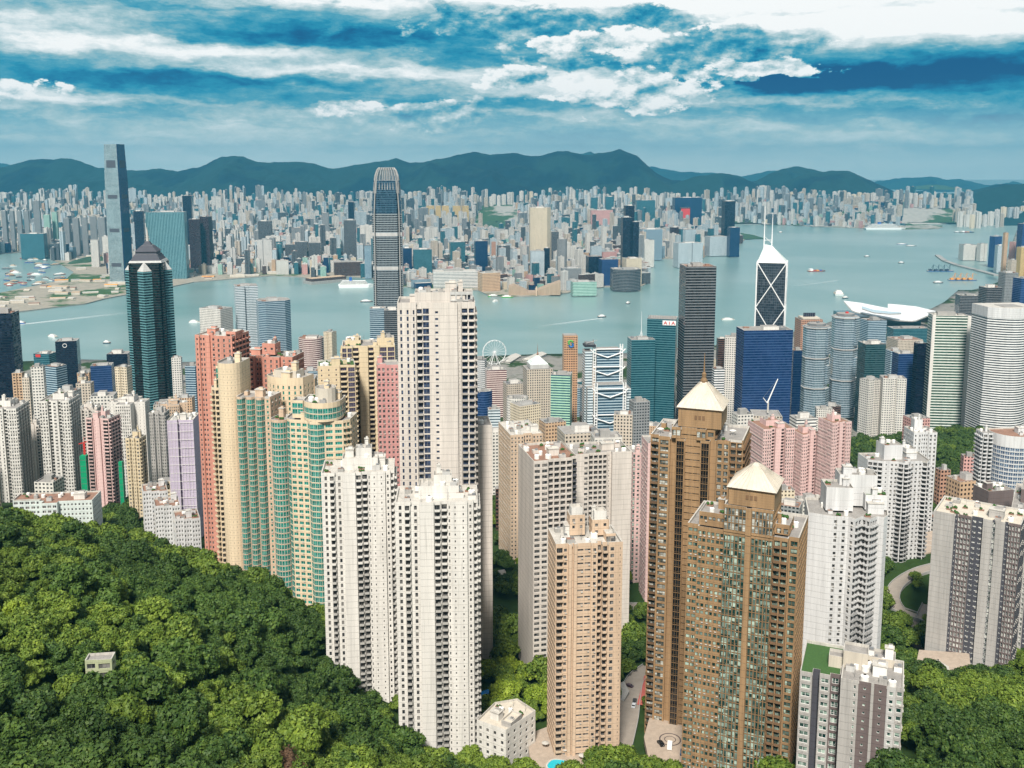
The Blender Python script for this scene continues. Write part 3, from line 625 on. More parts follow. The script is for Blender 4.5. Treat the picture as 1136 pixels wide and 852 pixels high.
# two white towers in the middle
def twin(px0, px1, y, D, rot, label, seed, zb=None):
    pts = front([(4.5, 2.6, 'w1'), (3, 1.4, 'b'), (4.5, 2.4, 'w1'), (7, .6, 'p'), (3.4, 1.8, 'b'), (3.4, 2.8, 'b'), (1.6, 1.8, 'ww'), (8, 1.2, 'small'), (3, 2.6, 'w'), (2.2, 3.8, 'b')], 26, 'w', 'bw')
    return tower('apartment_tower', label, fl, px0, px1, y, D, rot, [dict(pts=pts), dict(pts=box(20, 12, 'p', 'p', 'p', 'p', 1, 3), dz=-4.5, lo=0, fit=False, cap=3, clut=5, h=3), dict(pts=box(9, 8, 'p', 'p', 'p', 'p', 3, 4), dz=-8.5, lo=-4.5, fit=False, cap=3.4, clut=2)], 'white_wall', seed=seed, clut=9, group='pale flats above the park', roof='roof_white', rail='white_wall', green=.35, zb=zb)
STY['w1'] = [P(1.3), Wn(1.4, .5, 2.4), P(.9)]
twin(356, 438, 517, 432, 6, 'farther and left one of two white balconied towers rising from the forest edge', 1)
twin(438, 530, 548, 405, 3, 'nearer and right one of two white balconied towers rising from the forest edge', 2)
# tallest pale tower
pts = front([(7, 1.5, 'w1'), (3, .6, 'w1'), (3.4, 1.6, 'b'), (3.4, 1.6, 'g'), (2, .8, 'p'), (13, 0, [P(1), Wn(2, .9, 1.9), P(10)]), (2, 1.4, 'small'), (7.5, 2.2, 'b')], 26, 'w', 'b')
tower('apartment_tower', 'tallest pale tower, with a dark window strip down its front and black balconies beside', fl, 440.5, 527, 332, 482, 4,
      [dict(pts=pts, cap=3), dict(pts=box(27, 16, 'p', 'p', 'p', 'p', 2, 0), dz=-4.5, lo=0, cap=4, fit=False, clut=4), dict(pts=box(12, 13, 'deep', 'deep', 'p', 'p', 13.5, -2), dz=-4.7, lo=0, cap=1, fit=False, clut=1, wall='light_grey')], 'pale_wall', h=3.35, glass='g_navy', seed=3, roof='roof_grey', rail='pale_wall', clw='pale_wall', dish=True, green=.15)
tower('apartment_tower', 'plain cream slab with square windows, pressed against the side of the tallest pale tower', fl, 500, 546, 467, 500, 8, [dict(pts=front([(3, 2, 'b'), (3, 1, 'b'), (9, 0, 'w1'), (8, .3, 'p')], 22, 'p', 'p'))], 'pale_wall', h=3.0, seed=4, clut=3)
# salmon and cream group at the left
tower('apartment_tower', 'tallest salmon pink tower, with a dark recessed corner at its top', fl, 216, 276, 369, 560, -14,
      [dict(pts=front([(3, 0, 'w'), (4, .8, 'dense'), (3.5, 0, 'p'), (4, 1.2, 'w'), (12, .2, 'w1')], 22, 'dense', 'b')), dict(pts=box(3.8, 4, 'deep', 'deep', 'p', 'deep', -11, -8), dz=1, lo=17, fit=False, wall='dark_wall', clut=0), dict(pts=box(7, 9, 'deep', 'deep', 'p', 'deep', 10, -2), dz=-2, lo=1, fit=False, clut=0)], 'salmon_wall', seed=5, trim='salmon_wall', rail='salmon_wall', roof='roof_white')
tower('apartment_tower', 'lower salmon pink block with stepped roof terraces behind the cream tower', fl, 268, 337, 392, 590, -10,
      [dict(pts=front([(9, 0, 'w'), (6, 2, 'dense'), (12, -2, 'w1'), (8, .5, 'w')], 20, 'w', 'dense')), dict(pts=box(9, 9, 'w', 'w', 'p', 'p', -1, 0), dz=-7, lo=0, fit=False, cap=2), dict(pts=box(9, 7, 'w', 'w', 'p', 'w', 13, 2), dz=1.5, lo=3, fit=False)], 'salmon_wall', seed=6, rail='salmon_wall', green=.5)
cyl = arc(-1, -4, 6, 180, 360, 10, 'small')+[(5, 6, 'p'), (-7, 6, 'p')]
STY['bay'] = [P(.2), B(2.4, 1.4), P(.2)]; STY['gb'] = [Wn(2.6, .28, 2.78, .04, .12)]
tower('apartment_tower', 'cream tower with a round drum top and green corner window, before the salmon tower', fl, 233, 277, 399, 520, -8,
      [dict(pts=cyl, cap=3, clut=2), dict(pts=[(-13, 0, 'bay'), (-12, -2.6, 'bay'), (-9.5, -4, 'bay'), (-7, -3, 'p'), (-7, 6, 'p'), (-13, 6, 'bay')], dz=15), dict(pts=box(3, 4, 'gb', 'gb', 'p', 'gb', -8.5, 1), dz=3.5, cfg=dict(glass='g_green'), clut=0)], 'cream_wall', seed=7, trim='cream_wall', rail='cream_wall')
wav = []
for k in range(3): wav += arc(-9+6.5*k, -7, 2.6, 200, 340, 5, 'gb')[:-1]+[(-9+6.5*k+2.9, -6.2, 'w')]
wav += [(10.5, -6, 'w'), (12, 8, 'p'), (-12, 8, 'w')]
tower('apartment_tower', 'peach tower with rippling bays of green glass beside the cream drum tower', fl, 262, 312, 437, 512, -10, [dict(pts=wav)], 'peach_wall', glass='g_green', seed=8, rail='cream_wall', trim='cream_wall', frame='frame_t', green=.5)
tower('apartment_tower', 'narrow peach tower with stacked green glass bays, second of the green bayed row', fl, 300, 332, 462, 496, -14, [dict(pts=arc(-1, -4, 6.5, 190, 330, 8, 'gb')+[(8, 6, 'p'), (-7, 6, 'w')])], 'peach_wall', glass='g_green', seed=9, rail='cream_wall', trim='cream_wall', frame='frame_t', clut=2, green=.5)
tower('apartment_tower', 'cream block with a curved roof terrace in front of the lower salmon block', fl, 296, 348, 416, 530, -20, [dict(pts=arc(0, 4, 14, 215, 325, 8, 'w1', 11)+[(12, 8, 'p'), (-12, 8, 'w')], cap=4), dict(pts=box(14, 8, 'p', 'p', 'p', 'p', 0, 2), dz=-3, lo=0, cap=3, fit=False, clut=1, wall='stone_cream')], 'cream_wall', seed=10, rail='cream_wall', clut=3, glass='g_green')
cv = [(-15, -1, 'gb'), (-14, -4, 'gb'), (-12, -6, 'wide')]+[(-3.6, -7, 'gb'), (-1.8, -9.2, 'gb'), (1.8, -9.6, 'gb'), (4.2, -7.6, 'wide')]+[(12, -5.4, 'bay'), (14.5, -2.5, 'w'), (14.5, 9, 'p'), (-15, 9, 'gb')]
tower('apartment_tower', 'big cream tower with bands of emerald glass and a round glazed crown', fl, 318, 396, 462, 476, -6,
      [dict(pts=cv, green=.5), dict(pts=arc(2, -1, 8.6, 180, 360, 12, 'gb')+[(10, 7, 'p'), (-7, 7, 'p')], dz=-9.5, lo=0, fit=False, cap=2.6), dict(pts=arc(3, 0, 4.6, 0, 345, 14, 'p'), dz=-15.5, lo=-9.5, fit=False, cap=5.8, clut=1, wall='stone_cream'), dict(pts=box(5, 7, 'gb', 'gb', 'p', 'gb', -9, 0), dz=-9, lo=0, fit=False, clut=0)], 'cream_wall', glass='g_green', seed=11, frame='frame_t', trim='cream_wall', rail='cream_wall', green=.4)
# yellow cream block with plum windows, pink block
STY['plum'] = [P(.2), Wn(3.6, .25, 2.8, .1, .3), P(.2)]
tower('apartment_tower', 'yellow cream block with dark plum window strips and a roof garden', fl, 352, 394, 402, 560, 12, [dict(pts=front([(14, 0, 'small'), (5, 1, 'b'), (5, -.6, 'plum')], 20, 'w', 'b'), clut=8)], 'yellow_wall', glass='g_plum', seed=12, roof='grass', rail='yellow_wall', green=.8)
tower('apartment_tower', 'taller yellow cream block with plum glazing and water tanks on its roof', fl, 379, 438, 380, 585, 8, [dict(pts=front([(6, 0, 'plum'), (4, 1.5, 'b'), (5, 0, 'p'), (3.6, 1.6, 'b'), (3, 0, 'p'), (9, .8, 'plum')], 20, 'b', 'w')), dict(pts=box(9, 8, 'p', 'plum', 'p', 'p', -9, 2), dz=-2, lo=0, cap=3, fit=False), dict(pts=box(10, 8, 'p', 'p', 'p', 'p', 10, 0), dz=-3.5, lo=0, cap=3, fit=False, clut=1)], 'yellow_wall', glass='g_plum', seed=13, rail='yellow_wall', dish=True)
tower('apartment_tower', 'deep pink slab with small dark windows beside the tallest pale tower', fl, 417.5, 442, 402, 540, 10, [dict(pts=front([(6, .6, 'dense'), (9, 0, 'ww')], 18, 'w', 'p'))], 'rosy_wall', seed=14, clut=1)
# centre right
STY['grid'] = [P(.25), Wn(2.0, 1.0, 2.4, .1, .35), P(.3), B(3.0, .9), P(.2), B(2.8, .9)]
tower('apartment_tower', 'rosy white tower with dark recessed balconies and a flat pale roof, behind the peach tower', fl, 575, 640, 500, 488, 14,
      [dict(pts=front([(7, 0, 'wide'), (6, 1.5, 'deep'), (6, 1.5, 'deep'), (2.5, 3, 'b')], 28, 'p', 'p'))], 'pale_wall', seed=15, roof='roof_rust', rail='dark_wall', trim='grey_wall', green=.4, clut=7)
tower('apartment_tower', 'white tower with grey balcony strips and a rooftop garden, standing behind the square pale tower', fl, 627, 701, 496, 540, 10,
      [dict(pts=front([(9, 0, [P(6), Wn(2.4, .9, 2.4), P(.6)]), (6, 1.2, 'deep'), (5.5, 1.2, 'deep'), (3, 3, 'small'), (12, .5, 'p')], 24, 'p', 'p'))], 'pale_wall', seed=16, roof='roof_grey', rail='grey_wall', green=.55, clut=9)
tower('apartment_tower', 'beige tower with one deep column of dark windows, beside the cream slab', fl, 553, 602, 474, 700, 14, [dict(pts=front([(8, 0, 'ww'), (5, 2, 'dense'), (6, 0, 'ww')], 30, 'ww', 'ww'), clut=9)], 'beige_wall', seed=17, roof='roof_white', clw='white_wall')
tower('apartment_tower', 'slim pink and white tower with a teal window strip left of the gold towers', fl, 696, 722, 498, 640, 8, [dict(pts=front([(2, 0, 'g'), (6, -.6, 'w'), (5, .8, 'b'), (4, 0, 'p')], 22, 'w', 'w'))], 'pink_wall', glass='g_teal', seed=18)
tower('apartment_tower', 'narrow pink tower with tiny square windows touching the gold tower', fl, 712, 738, 487, 610, 5, [dict(pts=front([(12, 0, 'small')], 20, 'w', 'w'))], 'pink_wall', seed=19, clut=2)
# peach tower with white roof houses
STY['pl'] = [P(.2), Wn(3.6, 1.15, 2.0, .1, .3), P(.2)]
STY['hl'] = [Wn(3.2, .5, 1.1, .15, .4)]
pp = front([(6.5, 1.5, 'bw'), (1.6, 0, 'p'), (1.2, 1.5, 'p'), (1.6, 0, 'p'), (7.5, .8, 'pl'), (3.2, .0, 'ww'), (2.6, 2.6, 'b'), (3, .8, 'b'), (7.5, 0, [P(1), Wn(2.6, .7, 2.4), P(3), Wn(.8, 1, 2.1), P(1)]), ], 24, 'pl', 'small')
tower('apartment_tower', 'peach tower with white roof houses on stepped tops, before the rosy white tower', fl, 608, 691, 593, 400, 8,
      [dict(pts=pp, cap=1.6), dict(pts=box(8, 8, 'w', 'p', 'p', 'w', -4, 4), dz=-9, lo=0, cap=1, fit=False, clut=0), dict(pts=box(6, 6, 'p', 'p', 'p', 'p', -4, 4), dz=-12, lo=-9, cap=2.7, fit=False, wall='white_wall', clut=0), dict(pts=box(9, 8, 'w', 'w', 'p', 'w', 8, 2), dz=-7, lo=0, cap=1, fit=False, clut=1), dict(pts=box(6.5, 6, 'p', 'p', 'p', 'p', 8, 2), dz=-10.5, lo=-7, cap=3, fit=False, wall='white_wall', clut=0), dict(pts=box(5, 6, 'gb', 'w', 'p', 'p', 12, -5), dz=-2.5, lo=0, cap=1, fit=False, clut=0)], 'peach_wall', seed=20, rail='peach_wall', clw='white_wall', clut=6, roof='roof_white', green=.1)
# gold towers
STY['ob'] = [P(.15), B(2.3, .9), P(.15)]; STY['gs'] = [Wn(3.2, .05, 2.98, .3, .25)]; STY['gl'] = [Wn(1.35, .12, 2.95, .07, .1)]
def gold(px0, px1, y, D, rot, label, seed, main, crown, zb=None):
    rt, s, H, loc = tower('apartment_tower', label, fl, px0, px1, y, D, rot, main, 'gold_wall', glass='g_light', frame='frame_g', rail='gold_dark', trim='gold_wall', seed=seed, green=.55, dish=True, zb=zb, group='gold towers with pyramid roofs', clut=7)
    cx, cy_, w, d, z0, hb, hr, mast = crown; z0 = H-z0
    mb = MB(); mb.box((cx*s, cy_*s, z0+hb/2), (w*s, d*s, hb), M['gold_dark'] if False else M['gold_wall'], uv=(1.2, 1.0)); mb.box((cx*s, cy_*s, z0+hb+.2), (w*s+1, d*s+1, .5), M['gold_dark'])
    for k in range(3): mb.box((cx*s+(k-1)*1.6, cy_*s-d*s/2-.06, z0+hb*.55), (1.1, .12, 1.8), M['gold_dark'])
    mb.build('crown', rt); pb = MB(); a, b = w*s/2+.8, d*s/2+.8; zz = z0+hb+.45; n = 12
    X0, Y0 = cx*s, cy_*s; t_ = .07
    pb.prism([(X0-a, Y0-b), (X0+a, Y0-b), (X0+a, Y0+b), (X0-a, Y0+b)], zz, zz+hr, M['stone_cream'], M['stone_cream'], top=[(X0-a*t_, Y0-b*t_), (X0+a*t_, Y0-b*t_), (X0+a*t_, Y0+b*t_), (X0-a*t_, Y0+b*t_)])
    for k in range(-4, 5):
        f = k/5
        for sg in (-1, 1):
            pb.tube((X0+f*a, Y0+sg*(b+.04), zz), (X0+f*a*t_*2.5, Y0+sg*b*t_*2.5, zz+hr*.93), .13, .07, M['stone_cream'], 4); pb.tube((X0+sg*(a+.04), Y0+f*b, zz), (X0+sg*a*t_*2.5, Y0+f*b*t_*2.5, zz+hr*.93), .13, .07, M['stone_cream'], 4)
    pb.build('pyramid_roof', rt)
    if mast:
        sb = MB(); sb.lathe([(1.5, zz+hr-1.5), (1.6, zz+hr), (.9, zz+hr+1.2), (1.0, zz+hr+3), (.4, zz+hr+3.6), (.12, zz+hr+mast)], M['gold_wall'], 10, (X0, Y0)); sb.build('spire', rt)
STY['gx'] = [P(.4), Wn(2.6, .3, 2.5, .1, .4), P(.4)]
ga = front([(3.2, 3, 'ob'), (4.2, 1.4, 'gx'), (2.2, 2.4, 'p'), (3.2, .5, 'gs'), (5.6, 1.4, 'hl'), (3.2, .5, 'gs'), (2, 2.4, 'p'), (4.5, 3.4, 'gx'), (4.5, 5.5, 'ob')], 26, 'ob', 'ob')
gold(722, 832, 478, 418, -20, 'taller gold tower with a pyramid roof and a spire, dark glass strips down its front', 21,
     [dict(pts=ga, gmap={'gs': 'g_black'}), dict(pts=[(x-.7, y-4.6, st) for x, y, st in front([(3.2, 0, 'g2'), (5.6, .9, 'hl'), (3.2, 0, 'g2'), (3, 2, 'gx')], 16, 'gx', 'ob')], dz=-5, lo=0, fit=False, gmap={'g2': 'g_light'}, clut=3)], (1.3, -3.6, 15.2, 15, -5, 8, 10.5, 12))
gb_ = front([(8.2, 1.5, 'strip2'), (6.2, .2, 'gl'), (1.5, -.5, 'p'), (6.2, .2, 'gl'), (5.0, 1.8, 'ob'), (3.4, 3.6, 'gx')], 24, 'gx', 'gx') if False else None
STY['bs'] = [P(.2), Wn(1.7, .85, 2.35, .08, .25), P(.1), Wn(1.7, .85, 2.35, .08, .25), P(.3)]
gb_ = front([(3.4, 2.6, 'bs'), (8.0, 1.2, 'bs'), (6.4, .2, 'gl'), (1.6, -.6, 'p'), (6.2, .2, 'gl'), (4.2, 1.8, 'ob'), (2.8, 3.6, 'gx')], 24, 'gx', 'gx')
gold(763, 897, 577, 372, -24, 'nearer gold tower with a pyramid roof and two tall green glass strips down its front', 22,
     [dict(pts=gb_, cfg=dict(glass='g_teal')), dict(pts=[(x+2.2, y-4.75, st) for x, y, st in front([(6.4, .2, 'gl'), (1.6, -.6, 'p'), (6.2, .2, 'gl')], 15, 'gx', 'gx')], dz=-11, lo=0, fit=False, clut=0), dict(pts=box(7.8, 10, 'bs', 'p', 'p', 'bs', -8.9, -4.6), dz=-5.6, lo=0, fit=False, clut=2), dict(pts=box(4, 9, 'gx', 'gx', 'p', 'p', 11.3, -3), dz=-4, lo=0, fit=False, clut=2)], (2.7, -4.7, 13.2, 13.5, -11, 6.5, 8, 0))
# bottom right grey block
bl = front([(4.6, 2, 'gx'), (1.8, 4.5, 'p'), (4.2, 2.5, 'gx'), (2.5, 4.8, 'w')], 20, 'gx', 'w')
A_ = front([(3.0, 0, 'wide'), (1.8, 2.6, 'p3'), (2.6, .6, 'wide'), (2.4, 1.8, 'gx')], 18, 'wide', 'p'); STY['p3'] = [P(4)]; STY['port'] = [P(1.2), Wn(.9, 1.1, 2.0), P(1.2)]; STY['p4'] = [P(4)]
B_ = front([(2.6, 0, 'p4'), (1.6, .1, 'w'), (3.0, .25, 'port'), (.7, 0, 'p4'), (3.0, .25, 'port'), (2.0, .1, 'ww'), (1.8, .6, 'wide')], 15, 'port', 'wide')
tower('apartment_tower', 'grey block with a green lawn roof at the foot of the nearer gold tower', fl, 888, 1003, 734, 338, -22,
      [dict(pts=[(x-8.2, y+1.5, st) for x, y, st in A_], wall='grey_wall', wmap={'p3': 'dark_wall', 'gx': 'brown_wall'}, roof='grass', clut=0, dz=2), dict(pts=[(x+4.3, y-2.4, st) for x, y, st in B_], wall='grey_wall', wmap={'port': 'brown_wall', 'ww': 'light_grey'}, clut=7),
       dict(pts=box(6, 5.5, 'p', 'p', 'p', 'p', 0, 0), dz=-5.5, lo=0, cap=5, fit=False, clut=0, wall='stone_cream'), dict(pts=box(4, 4, 'p', 'p', 'p', 'p', -4.6, 1), dz=-1.5, lo=2, cap=3, fit=False, clut=0, wall='stone_cream'), dict(pts=box(9, 5, 'p', 'p', 'p', 'p', 5, 4), dz=-2, lo=0, cap=1.8, fit=False, clut=3, wall='stone_cream')], 'light_grey', glass='g_teal', frame='frame_w', h=3.1, seed=23, clw='tank_white', green=.05)
# chevron tower
STY['chev'] = [P(.2), B(1.9, .9), P(.2)]
cvp = [(-17, -7, 'p'), (-9, -10, 'w'), (-3, -10, 'w'), (-1, -12.4, 'chev'), (2.2, -9, 'chev'), (4.4, -12, 'chev'), (8, -8.4, 'p'), (10, -9.5, 'p'), (12, -7, 'small'), (15, 6, 'small'), (14, 12, 'p'), (-15, 10, 'small')]
tower('apartment_tower', 'bright white tower with zigzag balconies, right behind the grey block with the lawn roof', fl, 893, 985, 563, 432, -6,
      [dict(pts=cvp, clut=6), dict(pts=box(10, 10, 'p', 'p', 'p', 'p', -5, 1), dz=-11, lo=0, cap=6, fit=False, clut=2), dict(pts=box(8, 9, 'p', 'small', 'p', 'p', 9, 3), dz=-7, lo=0, cap=3, fit=False, clut=2, roof='shrub'), dict(pts=box(14, 8, 'p', 'p', 'p', 'p', 3, 6), dz=-15, lo=0, cap=6, fit=False, clut=3)], 'bright_wall', seed=24, rail='bright_wall', trim='grey_wall', clw='bright_wall')
# white rounded-balcony pair
rb_ = front([(6, 2, 'bay'), (2, 1.5, 'p')], 20, 'p', 'p')
rbp = [(-16, -3, 'bay'), (-10, -6, 'small'), (-6.5, -6, 'ww')]+[(-3, -7, 'bay'), (-1.2, -9, 'bay'), (1.2, -9, 'bay'), (3, -7, 'ww')]+[(9, -6.5, 'bay'), (11, -7.8, 'bay'), (13, -6, 'small'), (14, 8, 'p'), (-16, 8, 'p')]
tower('apartment_tower', 'white tower with rounded balcony stacks between the pink estate and the hillside pool', fl, 952, 1032, 507, 640, 4,
      [dict(pts=rbp, clut=5), dict(pts=box(9, 9, 'p', 'p', 'p', 'p', -3, 3), dz=-9, lo=0, cap=8, fit=False, clut=2), dict(pts=box(5, 6, 'p', 'p', 'p', 'p', 6, 2), dz=-6, lo=0, cap=5, fit=False, clut=1)], 'bright_wall', seed=25, rail='bright_wall', trim='grey_wall', green=.6, clw='bright_wall')
tower('apartment_tower', 'plain white tower with small regular windows right behind the rounded white one', fl, 1003, 1040, 476, 690, 0, [dict(pts=front([(6, 0, 'w'), (5, 1, 'dense'), (6, 0, 'ww')], 18, 'w', 'w')), dict(pts=box(6, 6, 'p', 'p', 'p', 'p', -3, 0), dz=-8, lo=0, cap=6, fit=False)], 'bright_wall', seed=26, clw='bright_wall')
# dark-fronted slab pair at right
STY['lat'] = [Wn(1.5, .35, 2.6, .22, .4), P(.12)]; STY['dk'] = [P(.5), Wn(2.0, 1.2, 2.0, .2, .2), P(.5)]
rgp = front([(9.5, 0, 'p'), (1.1, .9, 'dk'), (6, 1.2, 'lat'), (5, 2.4, 'dk'), (4, 1.2, 'p2'), (1.3, 2.2, 'gb'), (4, 1.6, 'p2'), (1.6, 3, 'dk'), (5, 2.4, 'lat')], 26, 'p', 'dk')
STY['p2'] = [P(4)]
tower('apartment_tower', 'slab with a blank beige end wall, dark window strips and a crowded roof terrace', fl, 1036, 1140, 566, 512, -34,
      [dict(pts=rgp, wmap={'dk': 'dark_wall', 'lat': 'brown_wall', 'p2': 'grey_wall', 'gb': 'dark_wall'}, clut=12)], 'grey_wall', seed=27, glass='g_light', frame='frame_w', roof='stone_cream', green=.75, rail='grey_wall')
tower('apartment_tower', 'dark grey slab with stacked roof houses, cut by the right edge of the picture', fl, 1122, 1220, 556, 545, -30,
      [dict(pts=front([(4, 0, 'lat'), (4, 1, 'dk'), (3, 0, 'p2'), (6, 1.4, 'dk')], 20, 'dk', 'dk'), wmap={'dk': 'dark_wall', 'lat': 'grey_wall', 'p2': 'pale_wall'}), dict(pts=box(12, 9, 'p', 'p', 'p', 'p', -1, 1), dz=-7, lo=0, cap=6, fit=False, wall='brown_wall'), dict(pts=box(7, 6, 'p', 'p', 'p', 'p', -1, 1), dz=-15, lo=-7, cap=7, fit=False, wall='brown_wall')], 'dark_wall', seed=28, glass='g_light', frame='frame_w')
tower('apartment_tower', 'low grey terrace block with planted roofs joining the two dark-fronted slabs', fl, 1080, 1125, 540, 600, 12, [dict(pts=box(20, 16, 'p', 'p', 'p', 'p'), cap=2)], 'brown_wall', seed=29, green=.6, clut=6)
# round blue tower at right
rp = arc(0, 0, 11, 150, 400, 22, 'g')
tower('apartment_tower', 'round tower of blue glass and white mullions under a plain white ring, far right', fl, 1096, 1150, 478, 720, 0, [dict(pts=rp, cap=9, h=3.2, clut=2)], 'bright_wall', seed=30, glass='g_blue', frame='frame_w', roof='roof_rust')
tower('apartment_tower', 'white stepped balcony tower leaning against the round blue glass tower', fl, 1083, 1102, 478, 715, 0, [dict(pts=front([(4, 1, 'bay'), (4, 0, 'bay')], 14, 'bay', 'p'))], 'bright_wall', seed=31, rail='bright_wall', clut=1)
# pink estate
def pk(px0, px1, y, D, label, seed, rot=18, grp='pink towers below the park'):
    q = front([(5, 0, 'dense'), (2.4, 2, 'b'), (3.2, .5, 'p'), (2.4, 2, 'b'), (5, 0, 'dense')], 20, 'dense', 'bw')
    tower('apartment_tower', label, fl, px0, px1, y, D, rot, [dict(pts=q, clut=3), dict(pts=box(8, 8, 'p', 'p', 'p', 'p', 0, 2), dz=-4, lo=0, cap=3, fit=False, clut=1)], 'pink_wall', h=2.9, seed=seed, group=grp, rail='pink_wall', roof='roof_rust', nind=60)
pk(830, 882, 470, 820, 'pink tower behind the nearer gold roof, first of three in the pink estate', 32, 10)
pk(876, 913, 478, 810, 'middle tower of the pink estate, with a bare pink stripe down its front', 33, 14); pk(908, 945, 465, 790, 'pink tower standing against the green park, last of the three in the pink estate', 34, 16)
# white towers at the left
def wh(px0, px1, y, D, label, seed, rot=8, wall='white_wall', sty='dense', h=2.9, kind=1, **kw):
    q = front([(5, 0, sty), (2, 2, 'b'), (4, .5, 'w'), (2, 2, 'b'), (5, 0, sty)], 18, sty, 'bw') if kind == 1 else front([(6, 0, 'b'), (3, 1.5, 'small'), (4, 0, 'p'), (3, 1.5, 'small'), (6, 0, 'b')], 18, 'w', 'b') if kind == 2 else cross(22, 9, sty)
    tower('apartment_tower', label, fl, px0, px1, y, D, rot, [dict(pts=q, clut=5), dict(pts=box(7, 7, 'p', 'p', 'p', 'p', 0, 2), dz=-4, lo=0, cap=3, fit=False, clut=1)], wall, h=h, seed=seed, rail=wall, nind=50, roof=kw.pop('roof', 'roof_grey'), **kw)
wh(-22, 32, 449, 800, 'white tower with window grid cut by the left edge, below the dark blue glass tower', 40, 6, kind=1)
wh(43, 88, 441, 810, 'white tower with two columns of dark balconies left of the green scaffold net', 41, 4, kind=1)
wh(95, 133, 461, 760, 'pinkish white tower with angled bays between the two green scaffold nets', 42, -10, wall='pink_wall', sty='ww', kind=2)
wh(139, 162, 484, 730, 'narrow yellow tower with brown windows, smallest in the row by the forest', 43, -6, wall='yellow_wall', sty='ww')
wh(120, 166, 444, 860, 'grey white tower with twin red roof stacks behind the narrow yellow tower', 44, 2, kind=3, sty='dense')
wh(165, 188, 456, 840, 'slim grey tower with dense windows beside the lilac wrapped tower', 45, 0, wall='grey_wall')
wh(30, 48, 470, 850, 'thin beige tower in the gap between two white ones', 46, 0, wall='pale_wall', kind=2)
wh(84, 112, 452, 900, 'pale tower with a flat roof peeping over the pinkish white one', 47, 10, wall='pale_wall', kind=1)
wh(176, 208, 446, 950, 'low cream block with red roofs behind the lilac tower', 48, 20, wall='peach_wall', kind=3)
# scaffold-wrapped
def wrapped():
    rt, s, H, loc = tower('wrapped_tower', 'tower wrapped in lilac scaffold sheeting with bare white rooftop', fl, 185, 221, 462, 700, 6, [dict(pts=front([(6, 0, 'p'), (1.5, 2, 'p'), (8, .4, 'p')], 18, 'p', 'p'), clut=6)], 'lilac_wall', h=3, seed=49, clw='white_wall', roof='roof_white', green=0)
    mb = MB()
    for k in range(14):
        z = H-2-k*6.3; mb.box((.2, -9*s-.15, z), (15*s, .12, .25), M['tank_white'])
    for k in range(9): mb.tube((-7.3*s+k*1.85*s, -9*s-.25, 2), (-7.3*s+k*1.85*s, -9*s-.25, H-1), .09, .09, M['tank_white'], 4)
    mb.build('scaffold', rt)
wrapped()
M['net'] = pmat('green_net', (.0, .30, .13), .9, noise=.4, nscale=.6, streak=True, joints=.6)
for (a, b, y, D, lb) in [(88, 98, 505, 770, 'green netted lift shaft under the small red crane'), (131, 137, 512, 745, 'thin strip of green netting right of the pinkish white tower')]:
    s, X, Y, zt = fit(a, b, y, D, 0, [(-4, -4), (4, -4), (4, 4), (-4, 4)]); zb = tz(X, Y)-6
    rt = root('scaffold_tower', (X, Y, zb), 0, label=lb, category='scaffold'); mb = MB(); mb.box((0, 0, (zt-zb)/2), (8*s, 8*s, zt-zb), M['net']); mb.build('net', rt)
    mb = MB()
    for i in (-1, 1):
        for j in (-1, 1): mb.tube((i*4*s, j*4*s, 0), (i*4*s, j*4*s, zt-zb+2), .15, .15, M['metal'], 5)
    for k in range(int((zt-zb)/5)): mb.box((0, -4*s-.05, k*5+2), (8*s, .1, .2), M['metal'])
    mb.build('frame', rt)
X, Y, z = at(94, 505, 772); rt = root('tower_crane', (X, Y, z), .4, label='small red crane standing on the green netted shaft', category='crane'); mb = MB()
mb.box((0, 0, 5), (1.6, 1.6, 10), M['red']); mb.build('mast', rt); mb = MB()
for d in (-.6, .6): mb.tube((-4, d, 10), (12, d, 13), .25, .2, M['red'], 4)
for k in range(8): mb.tube((-4+2*k, -.6, 10+.375*k), (-3+2*k, .6, 10.2+.375*k), .12, .12, M['red'], 4)
mb.tube((0, 0, 10), (0, 0, 15), .3, .1, M['red'], 5); mb.tube((0, 0, 15), (12, 0, 13), .08, .08, M['red'], 4); mb.build('jib', rt)
# low white blocks near the forest
tower('hospital_block', 'long low mint white block with a weathered flat roof, above the forest', 'building', 14, 112, 551, 640, 6, [dict(pts=front([(22, 8, 'wide'), (4, 3, 'p'), (12, -3, 'wide'), (26, 1, 'ww')], 24, 'ww', 'ww'), clut=7)], 'mint_wall', h=3.4, seed=50, roof='roof_rust', frame='frame_w', group=None, clw='white_wall')
for k, (a, b, y, D, lb) in enumerate([(157, 186, 540, 650, 'white stepped block of the low terrace by the forest, the one farthest back'), (170, 200, 556, 630, 'white stepped block in the middle of the low terrace by the forest'), (192, 222, 570, 606, 'white stepped block of the low terrace nearest the salmon tower')]):
    tower('apartment_block', lb, fl, a, b, y, D, 24, [dict(pts=front([(5, 2, 'dense'), (5, 0, 'dense'), (5, -2, 'dense')], 18, 'dense', 'dense'), clut=4)], 'bright_wall', h=3, seed=51+k, frame='frame_w', roof='roof_rust', clw='bright_wall', nind=60)
tower('hill_house', 'small pale green house almost swallowed by the forest of the left slope', 'house', 94, 128, 728, 279, 8, [dict(pts=front([(6, .6, 'wide'), (8, 0, 'wide')], 8, 'w', 'w'), cap=.8, clut=0)], 'moss_wall', h=2.9, seed=70, roof='roof_grey', zb=None, nodown=6)
